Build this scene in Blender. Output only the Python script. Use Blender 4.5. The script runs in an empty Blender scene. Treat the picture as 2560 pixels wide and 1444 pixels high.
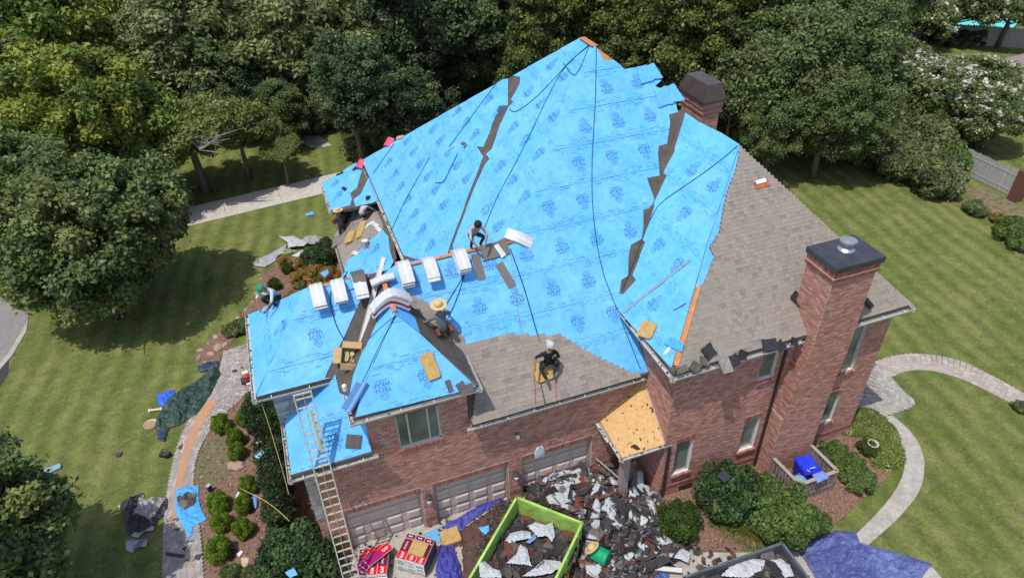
import bpy, bmesh, math, random
import numpy as np
from mathutils import Vector, Matrix, noise
from mathutils.geometry import tessellate_polygon
random.seed(7)
RNG = np.random.default_rng(11)
SC = bpy.context.scene
COL = SC.collection
# ------------------------------------------------------------------ camera
CAM_P = Vector((0.0, -15.031, 21.997)); YAW, PITCH, ROLL, FPX = -0.331, 0.637, -0.032, 1724.0
cy, sy, cp, sp = math.cos(YAW), math.sin(YAW), math.cos(PITCH), math.sin(PITCH)
FW = Vector((-sy*cp, cy*cp, -sp)); _r = Vector((cy, sy, 0)); _u = _r.cross(FW)
RT = _r*math.cos(ROLL) + _u*math.sin(ROLL); UP = -_r*math.sin(ROLL) + _u*math.cos(ROLL)
cd = bpy.data.cameras.new('camera'); cam = bpy.data.objects.new('camera', cd); COL.objects.link(cam)
cd.sensor_fit = 'HORIZONTAL'; cd.sensor_width = 36.0; cd.lens = FPX/2560*36.0; cd.clip_start = 0.5; cd.clip_end = 2000
cam.matrix_world = Matrix(((RT.x, UP.x, -FW.x, CAM_P.x), (RT.y, UP.y, -FW.y, CAM_P.y), (RT.z, UP.z, -FW.z, CAM_P.z), (0, 0, 0, 1)))
SC.camera = cam
# ------------------------------------------------------------------ sky, sun, exposure
SUN = Vector((-0.318, -0.188, 0.929)).normalized()
w = bpy.data.worlds.new('World'); SC.world = w; w.use_nodes = True
nt = w.node_tree; bg = nt.nodes['Background']; sky = nt.nodes.new('ShaderNodeTexSky'); sky.sky_type = 'NISHITA'
sky.sun_disc = False; sky.sun_elevation = math.asin(SUN.z); sky.sun_rotation = math.atan2(SUN.x, SUN.y)
sky.air_density = 1.2; sky.dust_density = 1.5
nt.links.new(sky.outputs[0], bg.inputs[0]); bg.inputs[1].default_value = 0.15
sl = bpy.data.lights.new('sun', 'SUN'); sl.energy = 3.25; sl.angle = math.radians(0.55); sl.color = (1.0, 0.965, 0.9)
so = bpy.data.objects.new('sun', sl); COL.objects.link(so); so.location = (0, 0, 60)
so.rotation_euler = SUN.to_track_quat('Z', 'Y').to_euler()
vs = SC.view_settings; vs.view_transform = 'Standard'; vs.look = 'None'; vs.gamma = 1; vs.exposure = 0.1; vs.use_curve_mapping = False
SC.cycles.max_bounces = 5; SC.cycles.transparent_max_bounces = 4

# ------------------------------------------------------------------ geometry helpers
def pxray(px, py):
    return FW + RT*((px-1280)/FPX) - UP*((py-722)/FPX)
def gz(px, py, z=0.0):                       # world point seen at a photo pixel, at height z
    d = pxray(px, py); return CAM_P + d*((z-CAM_P.z)/d.z)
def gv(px, py, v):
    d = pxray(px, py); return CAM_P + d*((v-CAM_P.y)/d.y)
def gu(px, py, u):
    d = pxray(px, py); return CAM_P + d*((u-CAM_P.x)/d.x)

class RP:                                    # a roof slope z = k + a*u + b*v with its own flat coordinates
    def __init__(s, k, a, b, o=None):
        s.k, s.a, s.b = k, a, b
        g = Vector((a, b, 0)); gl = g.length
        s.ey = Vector((a/gl, b/gl, gl)).normalized()
        s.ex = Vector((b/gl, -a/gl, 0)); s.en = s.ex.cross(s.ey)
        if s.en.z < 0: s.ex = -s.ex; s.en = -s.en
        u0, v0 = o if o else (0, 0)
        s.O = Vector((u0, v0, k+a*u0+b*v0))
    def px(s, px, py, h=0.0):
        d = pxray(px, py); t = ((s.O + s.en*h - CAM_P).dot(s.en))/d.dot(s.en); return s.loc(CAM_P + d*t)
    def loc(s, p):
        q = Vector(p)-s.O; return (q.dot(s.ex), q.dot(s.ey))
    def uv(s, u, v):
        return s.loc(Vector((u, v, s.k+s.a*u+s.b*v)))
    def w(s, x, y, h=0.0):
        return s.O + s.ex*x + s.ey*y + s.en*h
    def mat(s, x, y, h=0.0, rot=0.0):        # frame lying on the slope
        c, n = math.cos(rot), math.sin(rot)
        X = s.ex*c + s.ey*n; Y = -s.ex*n + s.ey*c; P = s.w(x, y, h)
        return Matrix(((X.x, Y.x, s.en.x, P.x), (X.y, Y.y, s.en.y, P.y), (X.z, Y.z, s.en.z, P.z), (0, 0, 0, 1)))
    def poly(s, pts):
        return [s.uv(p[0], p[1]) if len(p) == 3 else s.px(*p) for p in pts]   # (u, v, 0) = plan position, (px, py) = sighted point

def inpoly(x, y, P):
    c = False; n = len(P); j = n-1
    for i in range(n):
        xi, yi = P[i][0], P[i][1]; xj, yj = P[j][0], P[j][1]
        if (yi > y) != (yj > y) and x < (xj-xi)*(y-yi)/(yj-yi)+xi: c = not c
        j = i
    return c
def clip_half(P, ax, val, keep_ge):
    out = []; n = len(P)
    for i in range(n):
        a, b = P[i], P[(i+1) % n]
        ia = (a[ax] >= val) if keep_ge else (a[ax] <= val); ib = (b[ax] >= val) if keep_ge else (b[ax] <= val)
        if ia: out.append(a)
        if ia != ib:
            t = (val-a[ax])/(b[ax]-a[ax]); out.append((a[0]+(b[0]-a[0])*t, a[1]+(b[1]-a[1])*t))
    return out
def tri2(P):
    V3 = [Vector((p[0], p[1], 0)) for p in P]
    return [[P[i] for i in t] for t in tessellate_polygon([V3])]

class MB:
    def __init__(s): s.v = []; s.f = []; s.c = []; s.mi = []
    def add(s, vs, fs, col=(1, 1, 1), mi=0):
        n = len(s.v); s.v += [tuple(p) for p in vs]; s.f += [tuple(i+n for i in f) for f in fs]
        s.c += [col]*len(vs); s.mi += [mi]*len(fs)
    def box(s, M, col=(1, 1, 1), bottom=True, mi=0):   # unit box x,y in +-.5, z 0..1 under matrix M
        vs = [M @ Vector(p) for p in ((-.5, -.5, 0), (.5, -.5, 0), (.5, .5, 0), (-.5, .5, 0), (-.5, -.5, 1), (.5, -.5, 1), (.5, .5, 1), (-.5, .5, 1))]
        fs = [(4, 5, 6, 7), (0, 1, 5, 4), (1, 2, 6, 5), (2, 3, 7, 6), (3, 0, 4, 7)] + ([(3, 2, 1, 0)] if bottom else [])
        s.add(vs, fs, col, mi)
    def aabb(s, a, b, col=(1, 1, 1), mi=0):
        c = [(a[i]+b[i])/2 for i in range(3)]; d = [abs(b[i]-a[i]) for i in range(3)]
        s.box(Matrix.Translation((c[0], c[1], min(a[2], b[2]))) @ Matrix.Diagonal((d[0], d[1], d[2], 1)), col, True, mi)
    def bar(s, a, b, w, h=None, col=(1, 1, 1), up=(0, 0, 1), mi=0):
        a = Vector(a); b = Vector(b); h = h or w; y = (b-a); L = y.length
        if L < 1e-6: return
        y /= L; x = y.cross(Vector(up))
        if x.length < 1e-4: x = y.cross(Vector((1, 0, 0)))
        x.normalize(); z = x.cross(y); P = (a+b)/2 - z*(h/2)
        M = Matrix(((x.x*w, y.x*L, z.x*h, P.x), (x.y*w, y.y*L, z.y*h, P.y), (x.z*w, y.z*L, z.z*h, P.z), (0, 0, 0, 1)))
        s.box(M, col, True, mi)
    def tube(s, pts, r, n=6, col=(1, 1, 1), cap=True, mi=0):
        pts = [Vector(p) for p in pts]; rs = r if isinstance(r, (list, tuple)) else [r]*len(pts); vs = []; fs = []
        for i, p in enumerate(pts):
            d = (pts[min(i+1, len(pts)-1)]-pts[max(i-1, 0)]).normalized()
            x = d.cross(Vector((0, 0, 1)))
            if x.length < 1e-3: x = d.cross(Vector((1, 0, 0)))
            x.normalize(); z = x.cross(d)
            for k in range(n):
                a = 2*math.pi*k/n; vs.append(p + x*(math.cos(a)*rs[i]) + z*(math.sin(a)*rs[i]))
        for i in range(len(pts)-1):
            for k in range(n):
                k2 = (k+1) % n; fs.append((i*n+k, i*n+k2, (i+1)*n+k2, (i+1)*n+k))
        if cap: fs.append(tuple(range(n))[::-1]); fs.append(tuple((len(pts)-1)*n+k for k in range(n)))
        s.add(vs, fs, col, mi)
    def lathe(s, prof, n=20, M=Matrix(), col=(1, 1, 1), mi=0):
        vs = []; fs = []
        for r, z in prof:
            for k in range(n):
                a = 2*math.pi*k/n; vs.append(M @ Vector((r*math.cos(a), r*math.sin(a), z)))
        for i in range(len(prof)-1):
            for k in range(n):
                k2 = (k+1) % n; fs.append((i*n+k, i*n+k2, (i+1)*n+k2, (i+1)*n+k))
        s.add(vs, fs, col, mi)
    def prism(s, P, z0, z1, col=(1, 1, 1), mi=0, M=None):   # outline P (ccw 2D) from z0 to z1
        n = len(P); A = sum(P[i][0]*P[(i+1) % n][1]-P[(i+1) % n][0]*P[i][1] for i in range(n))
        if A < 0: P = P[::-1]
        vs = [Vector((p[0], p[1], z0)) for p in P] + [Vector((p[0], p[1], z1)) for p in P]
        if M is not None: vs = [M @ v for v in vs]
        fs = [tuple(range(n, 2*n)), tuple(range(n))[::-1]] + [(i, (i+1) % n, n+(i+1) % n, n+i) for i in range(n)]
        s.add(vs, fs, col, mi)
    def mesh(s, name, mats, smooth=False):
        me = bpy.data.meshes.new(name); me.from_pydata(s.v, [], s.f)
        for m in (mats if isinstance(mats, (list, tuple)) else [mats]): me.materials.append(m)
        if any(s.mi): me.polygons.foreach_set('material_index', s.mi)
        at = me.color_attributes.new('col', 'FLOAT_COLOR', 'POINT')
        a = np.ones((len(s.v), 4), np.float32)
        if s.v: a[:, :3] = np.array(s.c, np.float32)
        at.data.foreach_set('color', a.ravel())
        if smooth: me.polygons.foreach_set('use_smooth', [True]*len(me.polygons))
        me.update(); return me
    def build(s, name, mats, parent=None, smooth=False, kind=None, label=None):
        return link(name, s.mesh(name, mats, smooth), parent, kind, label)
def link(name, me, parent=None, kind=None, label=None, M=None):
    o = bpy.data.objects.new(name, me); COL.objects.link(o)
    if M is not None: o.matrix_world = M
    if parent is not None:
        o.parent = parent; o.matrix_parent_inverse = parent.matrix_world.inverted()
    if kind: o['kind'] = kind
    if label: o['label'] = label
    return o
def tag(o, label, cat, group=None, kind=None):
    o['label'] = label; o['category'] = cat
    if group: o['group'] = group
    if kind: o['kind'] = kind
    return o
def thing(name, label, cat, loc=(0, 0, 0), group=None, rz=0.0):
    o = bpy.data.objects.new(name, None); COL.objects.link(o); o.empty_display_size = .2
    o.matrix_world = Matrix.Translation(Vector(loc)) @ Matrix.Rotation(rz, 4, 'Z')
    return tag(o, label, cat, group)
def T(x, y, z): return Matrix.Translation((x, y, z))
def S(x, y, z): return Matrix.Diagonal((x, y, z, 1))
def RZ(a): return Matrix.Rotation(a, 4, 'Z')
def RX(a): return Matrix.Rotation(a, 4, 'X')
def RY(a): return Matrix.Rotation(a, 4, 'Y')
def jit(c, a=.15, rnd=random):
    k = 1+rnd.uniform(-a, a); return tuple(max(0, x*k*(1+rnd.uniform(-a*.25, a*.25))) for x in c)

_unit = {}; _call = [0]
def unit_mesh(key, mat, col):
    if key not in _unit:
        m = MB(); m.box(Matrix(), col, False); _unit[key] = m.mesh(key, mat)
    return _unit[key]
def emit(pieces, name, mat, parent, limit=300, field=None, variants=8):
    """pieces: (4x4 box matrix, colour). The nearest `limit` become parts of their own, the rest one joined stuff part."""
    def near(p): return (p[0].translation-CAM_P).length
    pieces = sorted(pieces, key=near); _call[0] += 1
    top, rest = pieces[:limit], pieces[limit:]
    pal = [p[1] for p in pieces[::max(1, len(pieces)//variants)]][:variants]
    for M, c in top:
        k = min(range(len(pal)), key=lambda i: sum((pal[i][j]-c[j])**2 for j in range(3)))
        link(name, unit_mesh('%s_piece_%d_%d' % (name, _call[0], k), mat, pal[k]), parent, None, None, M)
    if rest:
        m = MB()
        for M, c in rest: m.box(M, c, False)
        m.build(field or name+'_field', mat, parent, kind='stuff')

# ------------------------------------------------------------------ materials
def mat(name, color=None, rough=.7, var=.15, scale=6.0, bump=0.0, bscale=40.0, metal=0.0, color2=None, spec=.4, detail=4, stretch=None, trans=0.0, sheen=0):
    m = bpy.data.materials.new(name); m.use_nodes = True; N = m.node_tree.nodes; L = m.node_tree.links
    b = N['Principled BSDF']; b.inputs['Roughness'].default_value = rough; b.inputs['Metallic'].default_value = metal
    b.inputs['Specular IOR Level'].default_value = spec
    tc = N.new('ShaderNodeTexCoord'); mp = N.new('ShaderNodeMapping'); L.new(tc.outputs['Object'], mp.inputs[0])
    if stretch: mp.inputs['Scale'].default_value = stretch
    nz = N.new('ShaderNodeTexNoise'); nz.inputs['Scale'].default_value = scale; nz.inputs['Detail'].default_value = detail
    L.new(mp.outputs[0], nz.inputs['Vector'])
    if color is None:
        src = N.new('ShaderNodeAttribute'); src.attribute_name = 'col'; cs = src.outputs['Color']
    else:
        src = N.new('ShaderNodeRGB'); src.outputs[0].default_value = (*color, 1); cs = src.outputs[0]
    if color2 is not None:
        mx = N.new('ShaderNodeMix'); mx.data_type = 'RGBA'; rp = N.new('ShaderNodeMapRange'); rp.inputs[1].default_value = .4; rp.inputs[2].default_value = .62
        L.new(nz.outputs[0], rp.inputs[0]); L.new(rp.outputs[0], mx.inputs[0]); L.new(cs, mx.inputs[6]); mx.inputs[7].default_value = (*color2, 1); cs = mx.outputs[2]
        nz2 = N.new('ShaderNodeTexNoise'); nz2.inputs['Scale'].default_value = scale*5; nz2.inputs['Detail'].default_value = 3; L.new(mp.outputs[0], nz2.inputs['Vector']); nv = nz2
    else: nv = nz
    if var:
        mr = N.new('ShaderNodeMapRange'); mr.inputs[1].default_value = .25; mr.inputs[2].default_value = .75; mr.inputs[3].default_value = 1-var; mr.inputs[4].default_value = 1+var
        L.new(nv.outputs[0], mr.inputs[0]); ml = N.new('ShaderNodeVectorMath'); ml.operation = 'SCALE'; L.new(cs, ml.inputs[0]); L.new(mr.outputs[0], ml.inputs['Scale']); cs = ml.outputs[0]
    L.new(cs, b.inputs['Base Color'])
    if bump:
        bn = N.new('ShaderNodeTexNoise'); bn.inputs['Scale'].default_value = bscale; bn.inputs['Detail'].default_value = 3; L.new(mp.outputs[0], bn.inputs['Vector'])
        bp = N.new('ShaderNodeBump'); bp.inputs['Strength'].default_value = bump; bp.inputs['Distance'].default_value = .02; L.new(bn.outputs[0], bp.inputs['Height']); L.new(bp.outputs[0], b.inputs['Normal'])
    if trans:
        tr = N.new('ShaderNodeBsdfTranslucent'); L.new(cs, tr.inputs[0]); ad = N.new('ShaderNodeMixShader'); ad.inputs[0].default_value = trans
        L.new(b.outputs[0], ad.inputs[1]); L.new(tr.outputs[0], ad.inputs[2]); L.new(ad.outputs[0], N['Material Output'].inputs[0])
    return m
M_BRICK = mat('brick', rough=.85, var=.25, scale=25, bump=.4, bscale=90)
M_MORTAR = mat('mortar', (.66, .62, .58), .95, .15, 12, .3, 60)
M_STONE = mat('stone', rough=.9, var=.25, scale=7, bump=.5, bscale=25)
M_SHINGLE = mat('asphalt_shingle', rough=.95, var=.22, scale=30, bump=.5, bscale=160, spec=.2)
M_FELT = mat('valley_felt', (.105, .088, .075), .9, .3, 2.5, .3, 60, spec=.2)
M_BLUE = mat('blue_underlayment', (.112, .425, .855), .5, .13, .9, .35, 7, spec=.35, color2=(.15, .47, .865))
M_INK = mat('print_ink', (.036, .16, .38), .6, .1)
M_INK2 = mat('print_ink_pale', (.10, .34, .72), .6, .1)
M_OSB = mat('osb_board', (.66, .42, .19), .8, .16, 9, .3, 60, color2=(.57, .34, .13))
M_PLY = mat('roof_board', (.50, .20, .07), .8, .25, 9, .2, 50)
M_ALU = mat('white_aluminium', (.50, .485, .465), .45, .12, 4)
M_ALUIN = mat('gutter_inside', (.33, .32, .31), .6, .3, 8)
M_TRIM = mat('pinkish_trim', (.36, .275, .25), .6, .06, 4)
M_DOOR = mat('garage_door_paint', (.55, .435, .385), .55, .05, 3)
M_WHITE = mat('white_paint', (.60, .59, .58), .5, .06)
M_DARK = mat('dark_metal', (.035, .03, .03), .5, .2, 10)
M_METAL = mat('galvanised_metal', (.55, .55, .56), .35, .12, 8, metal=.8)
M_GLASS = mat('window_glass', (.13, .165, .14), .16, .5, 1.2, spec=1.0)  # mirrored trees and sky are put into this pale green base colour
M_VC = mat('painted_surface', rough=.6, var=.1, scale=9)
M_CLOTH = mat('fabric', rough=.85, var=.18, scale=14, bump=.3, bscale=50)
M_SKIN = mat('skin', (.36, .17, .10), .6, .06)
M_STRAW = mat('straw', (.60, .43, .21), .8, .2, 40, .4, 120)
M_FOAM = mat('foam_pad', (.50, .33, .13), .9, .25, 7, .4, 80, color2=(.44, .27, .09))
M_CARD = mat('cardboard', (.48, .30, .15), .85, .12, 10)
M_WRAP = mat('white_wrap', (.74, .73, .74), .35, .10, 9, .4, 12)
M_LEAF = mat('leaves', rough=.5, var=.25, scale=3, spec=.35, trans=.35)
M_FLOWER = mat('blossom', (.60, .57, .49), .8, .1, trans=.2)
M_BARK = mat('bark', (.17, .135, .11), .95, .3, 12, .6, 30, stretch=(1, 1, .25))
M_TARP = mat('tarp_plastic', rough=.55, var=.15, scale=8, bump=.2, bscale=9, spec=.4)
M_CONC = mat('concrete', (.40, .365, .325), .9, .2, 1.2, .15, 60, color2=(.34, .31, .275))
M_PAVER = mat('paver', rough=.9, var=.2, scale=14, bump=.3, bscale=60)
M_WOOD = mat('weathered_wood', (.33, .29, .27), .85, .2, 6, stretch=(1, 1, .2))
M_MULCH = mat('mulch', (.24, .145, .105), .95, .4, 14, .8, 50, color2=(.17, .095, .065))
M_ROPE = mat('rope', rough=.8, var=.1)
M_SCRAP = mat('torn_roofing', rough=.95, var=.3, scale=12, bump=.4, bscale=80, spec=.2)

def lawn_mat():
    m = bpy.data.materials.new('lawn_grass'); m.use_nodes = True; N = m.node_tree.nodes; L = m.node_tree.links; b = N['Principled BSDF']
    b.inputs['Roughness'].default_value = .9; b.inputs['Specular IOR Level'].default_value = .2
    tc = N.new('ShaderNodeTexCoord')
    def nz(scale, det=4, rough=.6, st=None, rot=0):
        n = N.new('ShaderNodeTexNoise'); n.inputs['Scale'].default_value = scale; n.inputs['Detail'].default_value = det; n.inputs['Roughness'].default_value = rough
        mp = N.new('ShaderNodeMapping'); mp.inputs['Rotation'].default_value = (0, 0, rot)
        if st: mp.inputs['Scale'].default_value = st
        L.new(tc.outputs['Object'], mp.inputs[0]); L.new(mp.outputs[0], n.inputs['Vector']); return n.outputs[0]
    def mixc(f, a, c, lo=.35, hi=.65):
        r = N.new('ShaderNodeMapRange'); r.inputs[1].default_value = lo; r.inputs[2].default_value = hi; L.new(f, r.inputs[0])
        x = N.new('ShaderNodeMix'); x.data_type = 'RGBA'; L.new(r.outputs[0], x.inputs[0])
        for i, q in ((6, a), (7, c)):
            if isinstance(q, tuple): x.inputs[i].default_value = (*q, 1)
            else: L.new(q, x.inputs[i])
        return x.outputs[2]
    base = mixc(nz(.42, 6, .7), (.112, .150, .030), (.185, .190, .058), .40, .60)
    base = mixc(nz(1.3, 6, .75), base, (.085, .122, .024), .46, .66)
    base = mixc(nz(3.1, 4, .7, (1, 1, 1)), base, (.225, .190, .100), .52, .72)
    # mown bands
    wv = N.new('ShaderNodeTexWave'); wv.inputs['Scale'].default_value = .30; wv.inputs['Distortion'].default_value = 3.2; wv.inputs['Detail'].default_value = 3; wv.inputs['Detail Scale'].default_value = .6
    mp = N.new('ShaderNodeMapping'); mp.inputs['Rotation'].default_value = (0, 0, math.radians(8)); L.new(tc.outputs['Object'], mp.inputs[0]); L.new(mp.outputs[0], wv.inputs['Vector'])
    mr = N.new('ShaderNodeMapRange'); mr.inputs[3].default_value = .93; mr.inputs[4].default_value = 1.24; L.new(wv.outputs[1], mr.inputs[0])
    gr = N.new('ShaderNodeMapRange'); gr.inputs[1].default_value = .25; gr.inputs[2].default_value = .75; gr.inputs[3].default_value = .50; gr.inputs[4].default_value = 1.50; L.new(nz(9, 5, .9), gr.inputs[0])
    mu = N.new('ShaderNodeMath'); mu.operation = 'MULTIPLY'; L.new(mr.outputs[0], mu.inputs[0]); L.new(gr.outputs[0], mu.inputs[1])
    sc = N.new('ShaderNodeVectorMath'); sc.operation = 'SCALE'; L.new(base, sc.inputs[0]); L.new(mu.outputs[0], sc.inputs['Scale']); L.new(sc.outputs[0], b.inputs['Base Color'])
    bp = N.new('ShaderNodeBump'); bp.inputs['Strength'].default_value = .9; bp.inputs['Distance'].default_value = .05; L.new(nz(28, 3, .8), bp.inputs['Height']); L.new(bp.outputs[0], b.inputs['Normal'])
    return m
M_LAWN = lawn_mat()
M_WALK = mat('pale_concrete', (.50, .46, .41), .9, .15, 1.2, .15, 60, color2=(.45, .41, .365))
# ================================================================== ground and paths (setting)
def sheet(name, pts, z, m, kind='structure', parent=None, thick=None):
    b = MB()
    if thick is None:
        b.add([(p[0], p[1], z) for p in pts], [tuple(range(len(pts)))])
        o = b.build(name, m, parent, kind=kind)
        if o.data.polygons[0].normal.z < 0: o.data.flip_normals()
    else:
        b.prism([(p[0], p[1]) for p in pts], z-thick, z, M=None); o = b.build(name, m, parent, kind=kind)
    return o
def G(*pp): return [gz(*p) for p in pp]
b = MB(); b.add([(-600, -300, 0), (700, -300, 0), (700, 900, 0), (-600, 900, 0)], [(0, 1, 2, 3)]); b.build('lawn', M_LAWN, kind='structure')
# ================================================================== the brick house
HOUSE = thing('brick_house', 'large two storey red brick house being re-roofed under bright blue underlayment', 'house', (4, 4, 0))
F = RP(4.964, 0, .916); GL = RP(4.964+.916*2.24, .916, 0); EL = RP(6.833+.9366*2.62, .9366, 0, (0, 4))
RL = RP(6.696-.914*9.731, .914, 0, (10, 0)); RF = RP(6.696+.89*1.889, 0, .89, (10, 0)); RR = RP(11.41+1.02*14.88, -1.02, 0, (15, 0))
LP = RP(5.835-.89*3.476, .89, 0, (4, 10)); MR = RP(13.54+.89*12.13, -.89, 0, (12, 5)); MBK = RP(13.54+.89*10.7, 0, -.89, (10, 11))
EB = RP(8.83+.906*4.3, 0, -.906, (0, 5))
_pd = gu(988, 784, 2.02); DZ, DV = _pd.z, _pd.y            # ridge end of the wall dormer
DF = RP(6.63, 0, (DZ-6.63)/DV); sl_ = (DZ-6.63)/2.08; DL = RP(6.63+.056*sl_, sl_, 0); DR = RP(6.63+4.1*sl_, -sl_, 0)
QP = RP(3.0-.88*1.18, .88, 0, (1.2, 12)); BP = RP(4.4-.6*1.3, .6, 0, (1.3, 18))
DVR = (DZ-4.964)/.916; DVV = (6.63-4.964)/.916
def deck(name, rp, pts, uv=True, m=None, thick=.14):
    P = [rp.uv(*p) if uv else p for p in pts]; n = len(P)
    A = sum(P[i][0]*P[(i+1) % n][1]-P[(i+1) % n][0]*P[i][1] for i in range(n))
    if A < 0: P = P[::-1]
    b = MB(); tris = tri2(P); vs = [rp.w(p[0], p[1], 0) for p in P] + [rp.w(p[0], p[1], 0)-Vector((0, 0, thick)) for p in P]
    fs = [tuple(range(n)), tuple(range(n, 2*n))[::-1]] + [(i+n, (i+1) % n + n, (i+1) % n, i) for i in range(n)]
    b.add(vs, fs); return b.build(name, m or M_FELT, HOUSE)
ROOF = {}
ROOF['F'] = deck('roof_slope', F, [(-2.1, .12), (.39, .12), (.39, 2.45), (3.66, 2.45), (3.66, .12), (9.9, .12), (10.2, .12), (10.2, 2.36), (14.88, 7.04), (14.5, 7.06), (12.13, 9.36), (7.04, 4.40), (6.95, 4.30), (-.43, 4.28), (-2.58, 2.03), (-.1, 2.03)])
ROOF['G'] = deck('roof_slope', GL, [(-2.12, .1), (.25, 2.49), (-2.12, 2.49)])
ROOF['EL'] = deck('roof_slope', EL, [(-2.62, 2.05), (-.43, 4.29), (-2.62, 6.42)])
ROOF['EB'] = deck('roof_slope', EB, [(-2.56, 6.42), (-.43, 4.3), (7.0, 4.3), (4.9, 6.42)])
ROOF['L'] = deck('roof_slope', LP, [(3.60, 19.2), (3.60, 7.6), (7.0, 4.36), (12.13, 9.36), (12.13, 10.7)])
ROOF['MB'] = deck('roof_slope', MBK, [(3.5, 19.3), (12.13, 10.7), (20.7, 19.3)])
ROOF['MR'] = deck('roof_slope', MR, [(12.13, 9.36), (12.13, 10.7), (20.7, 19.3), (20.7, 7.0), (14.5, 7.05)])
ROOF['RL'] = deck('roof_slope', RL, [(9.86, -1.75), (14.88, 3.41), (14.88, 7.04), (9.86, 2.03)])
ROOF['RF'] = deck('roof_slope', RF, [(9.86, -1.76), (19.36, -1.76), (14.88, 3.41)])
ROOF['RR'] = deck('roof_slope', RR, [(19.36, -1.75), (19.36, 7.0), (14.88, 7.04), (14.88, 3.41)])
ROOF['DF'] = deck('roof_slope', DF, [(.06, .13), (3.98, .13), (2.02, DV)])
ROOF['DL'] = deck('roof_slope', DL, [(.06, .13), (2.02, DV), (2.02, DVR), (.06, DVV+.13)])
ROOF['DR'] = deck('roof_slope', DR, [(3.98, .13), (2.02, DV), (2.02, DVR), (3.98, DVV+.13)])
ROOF['Q'] = deck('roof_slope', QP, QP.poly([(833, 590), (846, 562), (882, 524), (946, 500), (975, 560), (992, 645), (960, 690), (880, 735), (865, 705)]), False)
ROOF['B'] = deck('roof_slope', BP, BP.poly([(805, 458), (903, 403), (928, 425), (950, 500), (882, 520), (828, 529)]), False)

# ------------------------------------------------------------------ underlayment in courses, with its print
def course_cells(P, rp, t0, t1, wid, cell=.3):
    out = []
    for tr in tri2(P):
        band = clip_half(clip_half(tr, 1, t0, True), 1, t1, False)
        if len(band) < 3: continue
        x0 = min(p[0] for p in band); x1 = max(p[0] for p in band); i = math.floor(x0/cell)
        while i*cell < x1:
            c = clip_half(clip_half(band, 0, i*cell, True), 0, (i+1)*cell, False)
            if len(c) >= 3:
                n = 3; dy = (t1-t0)/n
                for k in range(n):
                    q = clip_half(clip_half(c, 1, t0+k*dy, True), 1, t0+(k+1)*dy, False)
                    if len(q) >= 3: out.append(q)
            i += 1
    return out
def text_poly(body):
    cu = bpy.data.curves.new('t', 'FONT'); cu.body = body; cu.size = 1; cu.align_x = 'CENTER'; cu.resolution_u = 2; cu.offset = .018
    o = bpy.data.objects.new('t', cu); COL.objects.link(o); dg = bpy.context.evaluated_depsgraph_get(); dg.update()
    me = o.evaluated_get(dg).to_mesh(); V = [(v.co.x, v.co.y) for v in me.vertices]; Fc = [tuple(p.vertices) for p in me.polygons]
    bpy.data.objects.remove(o); bpy.data.curves.remove(cu); return V, Fc
TXT = {k: text_poly(k) for k in ('TECH', 'WRAP', 'GAF')}
def logo_template():
    V = []; Fa = []; MI = []
    def poly(p, mi): n = len(V); V.extend(p); Fa.append(tuple(range(n, n+len(p)))); MI.append(mi)
    def txt(k, sx, sy, x, y, mi):
        v, f = TXT[k]; n = len(V); V.extend([(a*sx+x, b*sy+y) for a, b in v]); Fa.extend([tuple(i+n for i in q) for q in f]); MI.extend([mi]*len(f))
    txt('TECH', .23, .25, 0, -.08, 0); txt('WRAP', .23, .25, 0, -.285, 0)
    O_ = [(-.17, .32), (0, .45), (.17, .32), (.12, .17), (-.12, .17)]; I_ = [(p[0]*.86, .30+(p[1]-.30)*.84) for p in O_]
    for i in range(5): j = (i+1) % 5; poly([O_[i], O_[j], I_[j], I_[i]], 0)
    poly([(-.10, .27), (0, .355), (.10, .27), (.07, .27), (0, .325), (-.07, .27)], 0); poly([(-.1, .22), (.1, .22), (.1, .235), (-.1, .235)], 0)
    poly([(-.17, .31), (-.13, .24), (-.06, .26), (0, .22), (.06, .26), (.13, .24), (.17, .31), (.15, .14), (.19, .09), (-.19, .09), (-.15, .14)], 1)
    for y, wd in ((-.335, .2), (-.365, .26)): poly([(-wd, y), (wd, y), (wd, y+.013), (-wd, y+.013)], 0)
    return V, Fa, MI
LOGO = logo_template()
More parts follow.
